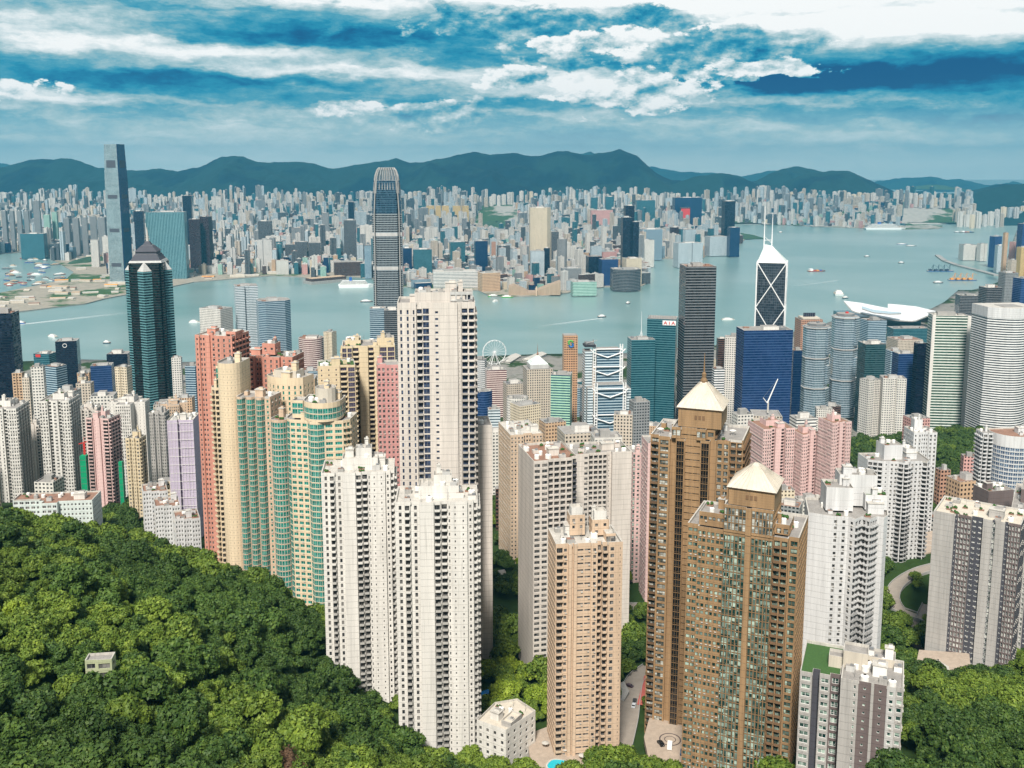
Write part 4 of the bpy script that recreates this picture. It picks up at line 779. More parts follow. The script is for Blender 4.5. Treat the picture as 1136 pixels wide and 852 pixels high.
# podium blocks in the middle
tower('car_park', 'grey hall with a pale roof between the cream slab and the rosy white tower', 'building', 540, 602, 682, 590, 30, [dict(pts=box(20, 34, 'p', 'p', 'p', 'p'), cap=2, clut=1)], 'grey_wall', h=6, seed=60, roof='roof_white')
tower('podium', 'cream clubhouse podium with roof terraces at the foot of the white towers', 'building', 529, 594, 790, 398, -32, [dict(pts=[(-8, -12, 'w'), (7, -12, 'w'), (10, 8, 'p'), (-2, 12, 'p'), (-9, 4, 'p')], cap=1.5, clut=4), dict(pts=box(5, 9, 'p', 'p', 'p', 'p', 5, -4), dz=-1.5, lo=0, cap=1, fit=False, wall='grey_wall', clut=0)], 'white_wall', h=3.4, seed=61, roof='stone_cream', green=.6)
# ------------------------------------------------------------------ facades drawn as window grids for everything farther off
def FM(name, *a, **k): M[name] = fac(name, *a, **k)
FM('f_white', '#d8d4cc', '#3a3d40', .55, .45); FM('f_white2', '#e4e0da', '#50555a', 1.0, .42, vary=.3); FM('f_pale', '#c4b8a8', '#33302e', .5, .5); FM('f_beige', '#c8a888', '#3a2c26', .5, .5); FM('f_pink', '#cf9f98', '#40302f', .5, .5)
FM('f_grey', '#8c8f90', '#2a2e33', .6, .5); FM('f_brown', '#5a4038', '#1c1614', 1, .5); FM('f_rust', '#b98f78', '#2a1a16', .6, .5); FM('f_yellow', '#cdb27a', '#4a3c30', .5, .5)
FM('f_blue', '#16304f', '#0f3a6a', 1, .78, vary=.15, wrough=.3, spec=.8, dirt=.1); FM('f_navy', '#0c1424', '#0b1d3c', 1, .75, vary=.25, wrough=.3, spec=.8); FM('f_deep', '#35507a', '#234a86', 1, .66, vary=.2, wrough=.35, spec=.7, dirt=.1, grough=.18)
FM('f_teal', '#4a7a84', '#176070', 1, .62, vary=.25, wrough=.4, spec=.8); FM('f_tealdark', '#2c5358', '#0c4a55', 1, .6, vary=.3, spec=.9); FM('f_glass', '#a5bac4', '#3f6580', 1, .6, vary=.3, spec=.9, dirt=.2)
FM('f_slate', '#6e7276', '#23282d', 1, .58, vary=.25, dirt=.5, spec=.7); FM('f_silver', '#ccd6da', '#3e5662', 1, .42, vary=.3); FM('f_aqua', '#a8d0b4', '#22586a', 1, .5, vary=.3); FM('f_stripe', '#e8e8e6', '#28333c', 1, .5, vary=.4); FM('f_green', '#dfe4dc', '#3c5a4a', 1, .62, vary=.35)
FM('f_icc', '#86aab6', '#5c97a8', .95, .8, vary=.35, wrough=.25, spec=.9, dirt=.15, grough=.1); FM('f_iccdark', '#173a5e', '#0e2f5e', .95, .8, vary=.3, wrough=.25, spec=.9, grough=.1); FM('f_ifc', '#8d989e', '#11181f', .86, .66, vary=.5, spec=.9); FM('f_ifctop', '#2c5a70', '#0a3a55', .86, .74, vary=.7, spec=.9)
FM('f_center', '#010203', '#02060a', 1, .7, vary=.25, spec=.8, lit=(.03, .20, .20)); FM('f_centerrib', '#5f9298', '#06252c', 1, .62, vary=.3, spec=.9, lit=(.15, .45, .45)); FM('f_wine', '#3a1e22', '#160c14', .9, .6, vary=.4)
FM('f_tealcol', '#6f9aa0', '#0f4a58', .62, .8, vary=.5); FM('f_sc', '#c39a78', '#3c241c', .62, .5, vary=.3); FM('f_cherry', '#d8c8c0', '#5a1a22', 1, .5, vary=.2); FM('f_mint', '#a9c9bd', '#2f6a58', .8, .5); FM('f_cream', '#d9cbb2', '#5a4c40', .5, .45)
def mid(name, label, px0, px1, ytop, D, mat, rot=0, dep=.8, shape='box', fh=3.5, bay=3.2, zb=None, roofm='roof_grey', plant=True, group=None, cat='building', seed=None, top=None, ybase=None):
    """a building as a footprint with its wall, roof and roof plant"""
    W_ = 10.0; d = W_*dep; a, b = W_/2, d/2
    pts = {'box': [(-a, -b), (a, -b), (a, b), (-a, b)], 'notch': [(-a, -b), (-.9, -b), (-.9, -b+1), (.9, -b+1), (.9, -b), (a, -b), (a, b), (-a, b)],
           'cham': [(-a+2, -b), (a-2, -b), (a, -b+2), (a, b-2), (a-2, b), (-a+2, b), (-a, b-2), (-a, -b+2)], 'oct': [(a*math.cos(R_(22.5+45*k)), b*math.sin(R_(22.5+45*k))) for k in range(8)],
           'round': [(a*math.cos(2*math.pi*k/28), b*math.sin(2*math.pi*k/28)) for k in range(28)], 'cross': [(p[0]*W_/22, p[1]*W_/22*dep) for p in cross(22, 9)],
           'bow': [(-a, 0)]+[(-a+W_*k/12, -b*math.sin(math.pi*(.12+.76*k/12))) for k in range(13)]+[(a, 0), (a, b), (-a, b)],
           'wedge': [(-a, -b*.2), (a*.2, -b), (a, b*.1), (a, b), (-a, b)]}[shape]
    s, X, Y, zt = fit(px0, px1, ytop, D, R_(rot), pts); pts = [(x*s, y*s) for x, y in pts]
    if zb is None: zb = (min(tz(X, Y), 60)-2) if D < 2600 and Y < 2400 else 2
    if ybase: zb = at((px0+px1)/2, ybase, D)[2]
    H = zt-zb; rt = root(name, (X, Y, zb), R_(rot), label=label, category=cat, group=group); r = random.Random(seed if seed is not None else int(px0*7+ytop))
    mb = MB(); mb.prism(pts, 0, H, M[mat], uv=(bay, fh))
    mb.build('wall', rt); rb = MB(); k = .94; inn = [(x*k, y*k) for x, y in pts]
    for i in range(len(pts)):
        A_, B_ = pts[i], pts[(i+1) % len(pts)]; C_, E_ = inn[(i+1) % len(pts)], inn[i]
        rb.quads([[(*A_, H), (*B_, H), (*C_, H), (*E_, H)], [(*E_, H), (*C_, H), (*C_, H-1.2), (*E_, H-1.2)]], M['light_grey'])
    rb.poly([(x, y, H-1.2) for x, y in inn], M[roofm]); rb.build('roof', rt)
    if plant:
        w = W_*s; dd = d*s
        mb = MB(); h = r.uniform(3, 6); mb.box((r.uniform(-.1, .1)*w, r.uniform(-.1, .1)*dd, H-1.2+h/2), (w*r.uniform(.3, .5), dd*r.uniform(.3, .5), h), M[r.choice(['light_grey', 'white_wall', 'concrete'])], top=M['roof_grey']); mb.build('plant_room', rt)
        for _ in range(3):
            mb = MB(); q = r.uniform(1.5, 3); mb.box((r.choice([-1, 1])*.33*w, r.uniform(-.33, .33)*dd, H-1.2+q/2), (w*.12, dd*.14, q), M[r.choice(['metal', 'roof_white', 'concrete', 'roof_rust'])]); mb.build('cooling_unit', rt)
    FOOT.append((X, Y, W_*s*.6))
    return rt, s, H, pts
# ---- Central, left part
mid('office_tower', 'dark blue glass tower with a rusty roof, cut by the left edge', -14, 21, 346, 1250, 'f_navy', 6, .9, roofm='roof_rust')
rt, s, H, pts = mid('office_tower', 'navy slab with a white ring emblem near its top, by the left waterfront', 61, 88, 377, 1750, 'f_navy', 14, .8, 'box')
mb = MB()
for k in range(16): t0, t1 = 2*math.pi*k/16, 2*math.pi*(k+1)/16; mb.tube((-.6*s+3.4*math.cos(t0), -4*s-.5, H-8+3.4*math.sin(t0)), (-.6*s+3.4*math.cos(t1), -4*s-.5, H-8+3.4*math.sin(t1)), .5, .5, M['white'], 5)
mb.build('emblem', rt)
rt, s, H, pts = mid('office_tower', 'low teal block with a red roof sign beside the navy slab with ring emblem', 37, 64, 391, 1800, 'f_teal', -10); mb = MB(); mb.box((-2*s, -4*s-.4, H-4), (3.2*s, .5, 5), M['red']); mb.build('sign', rt)
mid('office_block', 'block with a sloping brown roof and blue slanted windows on the left', 48, 74, 405, 1450, 'f_glass', -22, roofm='roof_rust')
mid('apartment_tower', 'beige tower with pale windows in front of the dark blue glass tower at left', 13, 27, 413, 1150, 'f_beige', 8, shape='notch', cat=fl); mid('apartment_tower', 'brownish tower touching the beige one at the left', 24, 36, 418, 1120, 'f_pale', -6, cat=fl)
mid('apartment_tower', 'thin bright white tower in front of the slanted blue block at left', 34, 50, 406, 1100, 'f_white', 12, cat=fl)
mid('office_block', 'bright blue glass block with a pale roof rim, left of the round-shouldered dark tower', 100, 126, 404, 1500, 'f_deep', 14); mid('office_block', 'dark indigo block with a white roof band, right behind the bright blue one', 118, 146, 391, 1650, 'f_navy', 6)
mid('apartment_tower', 'ribbed cream tower at the foot of the dark spired tower', 127, 146, 406, 1250, 'f_cream', -8, shape='notch', cat=fl)
mid('apartment_tower', 'small white tower right of the dark spired tower', 190, 202, 396, 1450, 'f_white', 8, cat=fl); mid('office_block', 'small blue grey block beside the salmon tower', 205, 220, 405, 1400, 'f_glass', -5)
mid('apartment_block', 'white terrace roofs crowd below the dark spired tower, left one', 170, 196, 447, 1150, 'f_pale', 14, cat=fl); mid('apartment_block', 'small pale block half hidden by the salmon tower', 196, 216, 440, 1250, 'f_beige', 4, cat=fl)
mid('apartment_block', 'pale block in the gap below the indigo block', 100, 130, 437, 1000, 'f_white', 10, cat=fl); mid('apartment_block', 'white block below the navy slab with the ring emblem', 64, 90, 432, 1050, 'f_white', -8, cat=fl); mid('apartment_block', 'grey pale block below the slanted blue windows', 84, 104, 424, 1200, 'f_pale', 6, cat=fl)
mid('office_tower', 'white waterfront tower with darker mid windows, behind the salmon tower', 221, 258, 341, 1950, 'f_white', -24, .7); mid('office_tower', 'tall thin grey tower behind the ribbed blue one', 259, 286, 316, 2000, 'f_silver', 20, .9, 'notch')
mid('office_tower', 'blue ribbed tower with rounded shoulders left of the tall crowned skyscraper', 284, 322, 332, 1900, 'f_glass', 22, .9, 'cham'); mid('office_tower', 'crown storey tower', 288, 317, 323, 1906, 'f_glass', 22, .9, 'cham') if False else None
mid('office_tower', 'round brown striped tower with a pale rusty roof on the waterfront', 331, 359, 374, 1700, 'f_cherry', 0, 1, 'round', roofm='roof_rust')
mid('office_block', 'blue glass podium block at the foot of the round brown striped tower', 334, 356, 410, 1500, 'f_glass', 10)
mid('office_tower', 'grey blue twin hotel slab in front of the tall crowned skyscraper, the left one', 410, 428, 341, 1720, 'f_glass', 8, .8); mid('office_tower', 'grey brown twin hotel slab in front of the tall crowned skyscraper, the right one', 426, 446, 343, 1700, 'f_slate', 6, .8)
mid('apartment_block', 'pale rooftop cluster left of the yellow cream block', 318, 352, 418, 900, 'f_beige', 4, cat=fl)
# ---- centre
mid('office_block', 'white slab with thin diagonal stripes near the ferris wheel', 526, 540, 398, 1650, 'f_stripe', -12); mid('office_block', 'slab with burgundy stripes below the ferris wheel', 538, 562, 409, 1600, 'f_cherry', 8, .7)
mid('office_block', 'curved dark blue block below the burgundy striped slab', 527, 546, 433, 1350, 'f_deep', 12, shape='bow'); mid('office_block', 'pale blue slab below the dark blue curved block', 541, 555, 453, 1150, 'f_silver', 4)
mid('office_block', 'grey white block right of the burgundy striped slab', 558, 582, 424, 1500, 'f_pale', 16); mid('office_block', 'low white block with a dark courtyard roof', 566, 600, 447, 1200, 'f_cream', 30); mid('office_block', 'white roof with a round plant ring behind the beige tower', 562, 586, 440, 1280, 'f_white', 10, shape='round')
mid('apartment_block', 'small white block left of the beige tower', 540, 560, 478, 950, 'f_white', 12, cat=fl); mid('apartment_block', 'peach roofed block behind the rosy white tower', 598, 628, 466, 900, 'f_beige', 20, cat=fl); mid('apartment_block', 'wide pale roofed block behind the white garden roof tower', 618, 668, 476, 820, 'f_pale', 12, cat=fl); mid('apartment_block', 'pale block with flat roof left of the grey ribbed tower', 655, 690, 482, 780, 'f_white', 6, cat=fl)
rt, s, H, pts = mid('office_tower', 'grey white tower with a pale green pyramid roof and needle spire', 580, 613, 407, 1350, 'f_pale', 10, .9, plant=False)
mb = MB(); w = 3.6*s; mb.box((0, 0, H+3), (2*w, 2*w, 6), M['light_grey']); mb.prism([(-w, -w), (w, -w), (w, w), (-w, w)], H+6, H+17, M['mint_wall'], M['mint_wall'], top=[(-1, -1), (1, -1), (1, 1), (-1, 1)]); mb.build('pyramid_roof', rt)
mb = MB(); mb.lathe([(1.2, H+16), (1.6, H+19), (.6, H+21), (.4, H+24), (.1, H+34)], M['roof_rust'], 8); mb.build('spire', rt)
mid('office_tower', 'tower with green glass strips between blue edges, in front of the rust coloured tower', 611, 635, 414, 1300, 'f_aqua', -10, .9)
rt, s, H, pts = mid('office_tower', 'slender rust coloured tower with a green and blue emblem near its top', 624, 641, 371, 1380, 'f_sc', 4, .9, plant=False)
mid('office_tower', 'wide lower shaft of the rust coloured emblem tower', 621, 644, 406, 1376, 'f_sc', 4, .9) if False else None
# emblem: two interlocked curls
M['em_g'] = pmat('emblem_green', (.10, .42, .08), .5); M['em_b'] = pmat('emblem_blue', (.01, .16, .45), .5); M['sign_dark'] = pmat('sign_dark', (.01, .012, .03), .5)
mb = MB(); yy = -10*.9/2*s-.15; mb.box((0, yy, H-12), (11, .2, 14), M['f_sc'])
for c0, zc, a0, a1, m_ in ((-.4, H-10, 0, 250, 'em_g'), (.4, H-14, 180, 430, 'em_b')):
    for k in range(10):
        t0, t1 = R_(a0+(a1-a0)*k/10), R_(a0+(a1-a0)*(k+1)/10); mb.tube((c0+3.0*math.cos(t0), yy-.4, zc+2.6*math.sin(t0)), (c0+3.0*math.cos(t1), yy-.4, zc+2.6*math.sin(t1)), 1.25, 1.25, M[m_], 6)
mb.build('emblem_panel', rt)
# ribbed exoskeleton bank tower
def bank():
    s, X, Y, zt = fit(645, 702, 385, 1330, R_(6), [(-25, -15), (25, -15), (25, 15), (-25, 15)]); zb = 8; H = zt-zb
    rt = root('bank_tower', (X, Y, zb), R_(6), label='grey white tower hung from outside masts with V-shaped trusses and a crane-like roof', category='office tower')
    def bx(x0, x1, y0, y1, z0, z1, m_, nm=None):
        mb = MB(); mb.prism([(x0*s, y0*s), (x1*s, y0*s), (x1*s, y1*s), (x0*s, y1*s)], z0, z1, M[m_], M['roof_grey'], uv=(2.4, 3.9)); mb.build(nm or 'wall', rt)
    bx(-12, 16, -13, 3, 0, H*.70, 'f_glass'); bx(-10, 15, 3, 15, 0, H*.98, 'f_glass'); bx(-24, -16, -2, 14, 0, H*.97, 'f_silver', 'service_tower'); bx(18, 25, -10, 12, 0, H*.66, 'f_silver', 'service_tower'); bx(-23, -17, -14, -4, 0, H*.68, 'f_silver', 'service_tower')
    for (x, y, zt_) in [(-14, -14.6, .72), (17, -14.6, .72), (-13, 2, 1.02), (16.5, 2, 1.02)]:
        mb = MB()
        for dx in (-1.3, 1.3):
            for dy in (-1, 1): mb.tube(((x+dx)*s, (y+dy)*s, 0), ((x+dx)*s, (y+dy)*s, H*zt_), .55, .55, M['white'], 6)
        for k in range(int(H*zt_/4)): mb.box((x*s, (y-1)*s, 4*k+2), (2.6*s, .5, .9), M['white'])
        mb.build('mast', rt)
    for z, y in ((H*.20, -15), (H*.42, -15), (H*.64, -15), (H*.80, 1.6), (H*.95, 1.6)):
        mb = MB()
        for a, b in (((-14, 0), (1.5, -7)), ((17, 0), (1.5, -7)), ((-14, 5), (17, 5)), ((-14, 0), (-18, 6)), ((17, 0), (21, 5))): mb.tube((a[0]*s, y*s, z+a[1]), (b[0]*s, y*s, z+b[1]), .85, .85, M['white'], 6)
        mb.build('truss', rt)
    mb = MB(); mb.box((-18*s, 6*s, H+2), (12*s, 14*s, 3), M['dark']); mb.box((-18*s, 6*s, H+5), (9*s, 9*s, 3), M['metal']); mb.tube((-22*s, 0, H+6), (-10*s, 4, H+9), .5, .4, M['roof_white'], 5); mb.tube((-14*s, 6, H), (-14*s, 6, H+10), .5, .4, M['roof_rust'], 5); mb.build('roof_machinery', rt)
bank()
rt, s, H, pts = mid('office_tower', 'shorter teal glass tower left of the one with the roof sign', 696, 727, 375, 1420, 'f_teal', 6, .8); 
mb = MB(); mb.tube((0, 0, H), (0, 0, H+40), .5, .15, M['white'], 6); mb.tube((-3, 0, H), (0, 0, H+12), .3, .2, M['white'], 5); mb.tube((3, 0, H), (0, 0, H+12), .3, .2, M['white'], 5); mb.build('antenna', rt)
rt, s, H, pts = mid('office_tower', 'taller teal glass tower with a white lettered sign at its top', 718, 752, 352, 1440, 'f_teal', -14, .8, plant=False)
mb = MB()
for k in range(12): mb.box((-4.6*s+k*.84*s, -3.9*s+.4, H+2.8), (.5, .5, 5.6), M['metal'])
mb.build('roof_fins', rt); sg = root('roof_sign', (0, 0, 0)) if False else None
mb = MB(); x0, y0, zz = 1.1*s, -4*s-.25, H-5.5
mb.box((x0+1.6*s, y0+.05, zz), (4.6*s, .3, 7), M['white']); 
def stroke(mb, pts_, x, z, k, y, m_, w=.55):
    for (a, b), (c, d) in zip(pts_, pts_[1:]): mb.tube((x+a*k, y, z+b*k), (x+c*k, y, z+d*k), w, w, M[m_], 6)
for j, ch in enumerate('AIA'):
    xx = x0+(.25+j*1.35)*s-.2
    if ch == 'A': stroke(mb, [(0, 0), (.5, 1), (1, 0)], xx-2.0, zz-2.4, 4.6, y0-.25, 'red'); stroke(mb, [(.2, .38), (.8, .38)], xx-2.0, zz-2.4, 4.6, y0-.25, 'red', .4)
    else: stroke(mb, [(.5, 0), (.5, 1)], xx-2.0, zz-2.4, 4.6, y0-.25, 'red', .65)
mb.build('sign', rt)
mid('office_block', 'grey ribbed block below the mast-hung bank tower', 698, 721, 444, 1100, 'f_grey', 14); mid('office_block', 'white ribbed block right of the grey ribbed one', 681, 702, 458, 1000, 'f_pale', -8)
mid('office_tower', 'tall dark grey slab with reflections painted into its glass, standing clear over the harbour', 754, 795, 294, 1411, 'f_slate', 3, .95, fh=4.0, bay=3.6, roofm='roof_rust')  # its cloud reflections are mottled into the glass colour
mid('office_tower', 'brown grey slab wedged right of the tall dark grey slab', 795, 806, 375, 1550, 'f_brown', 3); mid('office_tower', 'white tower with a fine window grid and a blue roof band', 804, 822, 373, 1500, 'f_white', -10); mid('office_block', 'pale striped low block beside the tall dark grey slab', 790, 804, 408, 1350, 'f_stripe', 4)
# prism tower with X bracing and twin masts
def prism_tower():
    D = 1471; s, X, Y, zt = fit(840, 873.5, 290, D, R_(-17), [(-26, -26), (26, -26), (26, 26), (-26, 26)]); zb = 10; H = zt-zb; a = 26*s
    rt = root('braced_tower', (X, Y, zb), R_(-17), label='dark glass tower with white X bracing, a sloped white top and twin masts', category='office tower')
    FM('f_boc', '#59636c', '#3f4c58', .94, .9, vary=.6, spec=1, wrough=.3, dirt=.5)
    mb = MB(); mb.prism([(-a, -a), (a, -a), (a, a), (-a, a)], 0, H, M['f_boc'], uv=(3, 4)); mb.build('wall', rt)
    zt2 = H+at(850, 271, D)[2]-at(850, 290, D)[2]; mb = MB(); A_, B_, C_, E_ = (-a, -a, H), (a, -a, H), (a, a, H), (-a, a, H); T1, T2 = (-a*.55, 0, zt2), (-a*.05, a*.3, zt2-3)
    for f in ([A_, B_, T2, T1], [E_, A_, T1, T1], [C_, E_, T1, T2], [B_, C_, T2, T2]): mb.poly([p for i, p in enumerate(f) if p != f[i-1]], M['mint_wall'])
    mb.build('sloped_roof', rt); mb = MB(); m_ = 3.2*a; n = int(H/m_)+1
    for (p, q) in (((-a, -a-.3), (a, -a-.3)), ((a+.3, -a), (a+.3, a)), ((-a-.3, a), (-a-.3, -a))):
        for k in range(n):
            z0, z1 = max(0, H-m_*(k+1)), H-m_*k
            mb.tube((*p, z0), (*q, z1), .8, .8, M['white'], 6); mb.tube((*q, z0), (*p, z1), .8, .8, M['white'], 6)
        mb.tube((*p, 0), (*p, H), 1.0, 1.0, M['white'], 6); mb.tube((*q, 0), (*q, H), 1.0, 1.0, M['white'], 6); mb.tube((*p, H), (*q, H), .8, .8, M['white'], 6)
    mb.build('bracing', rt)
    for x, y, pt in ((-a*.62, -2, 229), (-a*.1, a*.3, 236)):
        mb = MB(); zm = zt2+at(850, pt, D)[2]-at(850, 271, D)[2]; mb.tube((x, y, zt2-9), (x, y, zt2+14), 1.0, .9, M['white'], 8); mb.tube((x, y, zt2+14), (x, y, zm), .75, .3, M['white'], 8); mb.build('mast', rt)
    mb = MB(); mb.tube((-a*.62, -2, zt2+6), (-a*.1, a*.3, zt2+6), .4, .4, M['white'], 6); mb.tube((-a*.62, -2, zt2+12), (-a*.1, a*.3, zt2+1), .4, .4, M['white'], 6); mb.build('mast_tie', rt)
prism_tower()
mid('office_tower', 'wide deep blue glass slab below the X-braced tower', 817, 880, 364, 1330, 'f_deep', 5, .5, fh=3.6); mid('office_tower', 'narrow dark blue side slab at the right flank of the deep blue slab', 878, 890, 388, 1360, 'f_blue', 2)
mid('office_block', 'small grey block carrying a leaning white crane', 832, 868, 458, 1050, 'f_pale', -6, .9, plant=False)
X, Y, z = at(852, 452, 1046); rt = root('tower_crane', (X, Y, z), .1, label='white luffing crane leaning to the right over the deep blue glass slab', category='crane'); mb = MB(); mb.tube((0, 0, -6), (0, 0, 6), 1, .9, M['roof_white'], 6); mb.build('mast', rt)
mb = MB(); mb.tube((-1, 0, 5), (10, 0, 32), .8, .5, M['white'], 6); mb.tube((-1, 0, 5), (-6, 0, 11), .5, .4, M['white'], 5); mb.tube((-6, 0, 11), (10, 0, 32), .12, .12, M['metal'], 4); mb.build('jib', rt)
mid('office_block', 'white block with stepped roof left of the pink estate', 812, 836, 458, 960, 'f_white', 12); mid('office_block', 'pale block at the foot of the faceted glass twins', 876, 906, 462, 1000, 'f_white2', 8)
rt, s, H, pts = mid('office_tower', 'brown tower with a solar-like panel box on its roof', 882, 913, 353, 1720, 'f_rust', 4, .8, plant=False); mb = MB(); mb.box((0, 0, H+1.5), (8*s, 6*s, 3), M['stone_cream']); mb.box((0, -1, H+6.5), (5.5*s, 1.2, 7), M['sign_dark'])
for k in range(6): mb.box((-2.5*s+k*s, -1.7, H+6.5), (.4, .1, 7), M['metal'])
mb.build('roof_panel', rt)
# faceted twins
def faceted(px0, px1, ytop, D, rot, label, seed):
    o = [(math.cos(R_(22.5+45*k)), math.sin(R_(22.5+45*k))) for k in range(8)]; s, X, Y, zt = fit(px0, px1, ytop, D, R_(rot), [(10*x*1.15, 10*y*1.15) for x, y in o]); zb = 12; H = zt-zb
    rt = root('faceted_tower', (X, Y, zb), R_(rot), label=label, category='office tower', group='faceted glass twins'); r = 10*s; M.setdefault('f_lip', fac('f_lip', '#c4d3da', '#7f9aaa', .94, .8, vary=.3, wrough=.3, spec=1, dirt=.3))
    mb = MB(); mb.prism([(r*x, r*y) for x, y in o], 0, H, M['f_lip'], M['roof_grey'], uv=(2.5, 3.8)); mb.build('wall', rt); R = random.Random(seed)
    for k in range(3):
        z1 = H-k*H*.31-2; z0 = z1-H*.27; mb = MB(); mb.prism([(r*1.07*x, r*1.07*y) for x, y in o], z1-.6, z1+.9, M['light_grey'], M['light_grey'], bottom=True); mb.build('sky_band', rt)
        for i in range(5, 9):
            a, b = o[(i+1) % 8], o[(i+2) % 8]; f = .22 if (i+k) % 2 else .5; mb = MB()
            p = [(r*(a[0]+(b[0]-a[0])*f), r*(a[1]+(b[1]-a[1])*f)), (r*b[0], r*b[1])]; q = [(x*1.15, y*1.15) for x, y in p]; za = z0 if i % 2 else z0+(z1-z0)*.45; zb_ = z1 if (i+k) % 3 else z0+(z1-z0)*.7
            mb.prism([q[0], q[1], p[1], p[0]], za, zb_, M['f_lip'], M['light_grey'], uv=(2.5, 3.8), bottom=True); mb.build('protruding_bay', rt)
    mb = MB(); mb.prism([(r*.7*x, r*.7*y) for x, y in o], H, H+4, M['metal'], M['roof_grey']); mb.box((2, -1, H+5), (4, 4, 3), M['red' if seed == 2 else 'metal']); mb.build('plant_room', rt)
faceted(889, 923, 361, 1540, 5, 'faceted silver blue glass tower with protruding bays, left of its twin', 1); faceted(921, 955, 350, 1580, 0, 'faceted silver blue glass tower with a red roof box, right of its twin', 2)
mid('office_tower', 'stepped blue glass tower with white roof rims behind the white residential twins', 954, 984, 354, 1900, 'f_glass', 10, .8); mid('office_tower', 'square dark teal tower in front of the stepped blue glass tower', 952, 983, 380, 1500, 'f_tealdark', 4, .9)
mid('apartment_tower', 'white twin tower with fine dark windows by the green park, the left half', 954, 978, 420, 1200, 'f_white', 24, .8, cat=fl, shape='notch', fh=3); mid('apartment_tower', 'white twin tower with fine dark windows by the green park, the right half', 976, 1006, 418, 1190, 'f_white', -8, .7, cat=fl, shape='notch', fh=3)
mid('apartment_block', 'small pinkish block among trees in front of the white slab with green stripes', 1002, 1032, 462, 1060, 'f_pink', 10, cat=fl)
mid('office_block', 'grey blue block behind the white twins', 982, 1002, 388, 1750, 'f_glass', 10); mid('office_block', 'royal blue glass block right behind the white twins', 990, 1016, 391, 1500, 'f_deep', 4); mid('office_block', 'dark glass block with white edges left of the white slab with green stripes', 1014, 1028, 380, 1450, 'f_navy', 8)
mid('office_block', 'rusty plant covered roofs in front of the convention centre', 984, 1024, 375, 2100, 'f_pale', 8, roofm='roof_rust'); mid('office_block', 'teal glass hall under the white convention roof', 984, 1032, 363, 2300, 'f_teal', 4, .4)
rt, s, H, pts = mid('office_tower', 'tall white slab striped with green glass, facing the park', 1030, 1077, 349, 1430, 'f_green', -6, .5, fh=4.2, roofm='roof_white')
mb = MB(); 
for x in (-5*s, 4.6*s): mb.box((x+.3, -2.5*s, H/2), (.9*s, .5*s, H+1), M['white_wall'])
mb.build('edge_column', rt)
rt, s, H, pts = mid('office_tower', 'bowed white tower ringed with thin dark window lines', 1079, 1148, 340, 1350, 'f_stripe', 6, .8, 'bow', fh=3.4, roofm='roof_white'); mb = MB(); mb.prism([(x*1.012, y*1.012) for x, y in pts], H-13, H+1.3, M['bright_wall'], M['roof_white'], bottom=True); mb.build('top_band', rt)
mid('office_tower', 'narrow teal glass tower between the green striped slab and the bowed white tower', 1073, 1084, 360, 1500, 'f_teal', 4); mid('office_block', 'dark glass block with a roof terrace behind the bowed white tower', 1086, 1112, 318, 1950, 'f_slate', 8, .8); mid('office_block', 'dark glass block behind the left shoulder of the bowed white tower', 1060, 1088, 327, 2150, 'f_slate', -8)
mid('office_block', 'blue dark tower at the right edge above the bowed tower', 1124, 1150, 308, 1900, 'f_deep', 8); mid('office_block', 'grey block at the right edge above the bowed tower', 1108, 1130, 302, 2200, 'f_grey', 8)
for k, (a, b, y, D, m_, lb) in enumerate([(1064, 1084, 271, 4300, 'f_white', 'row of white flats at the tip of the near shore, the left one'), (1084, 1096, 270, 4250, 'f_white', 'white flats at the tip of the near shore, the right one'), (1098, 1112, 262, 4000, 'f_deep', 'royal blue tower on the curved near shore at right'), (1104, 1116, 272, 3800, 'f_silver', 'silver block on the curved near shore beside the royal blue tower'), (1113, 1119, 258, 3500, 'f_beige', 'needle thin beige tower on the curved near shore'), (1120, 1132, 268, 3400, 'f_pink', 'pinkish tower on the curved near shore'), (1129, 1150, 248, 3300, 'f_deep', 'violet blue tower cut by the right edge'), (1128, 1142, 274, 3000, 'f_yellow', 'golden tower on the curved near shore at the right edge'), (1118, 1128, 288, 2900, 'f_pale', 'low pale block on the near shore at right')]):
    mid('apartment_tower', lb, a, b, y, D, m_, 10*(k % 3), cat=fl, shape='notch' if k % 2 else 'box')
mid('colonial_house', 'small brick red house in the park right of the white rounded tower', 1038, 1055, 520, 800, 'f_rust', 10, zb=90, roofm='roof_rust'); mid('colonial_house', 'pink house among park trees near the round blue tower', 1066, 1084, 505, 900, 'f_pink', -8, roofm='roof_rust'); mid('apartment_block', 'rust coloured low block beneath the planted terrace slab', 1050, 1090, 530, 720, 'f_beige', 14, roofm='roof_rust', cat=fl); mid('apartment_block', 'low white jumble of flats beyond the hillside pool', 1022, 1056, 572, 700, 'f_white', 20, cat=fl)
mid('apartment_block', 'cream block with a flat roof deck in the gap behind the grey hall', 546, 566, 640, 660, 'f_cream', 20, cat=fl, fh=3, bay=3); mid('apartment_block', 'low white terraced roofs under the beige tower', 538, 556, 610, 740, 'f_white', -12, cat=fl, fh=3, bay=3)
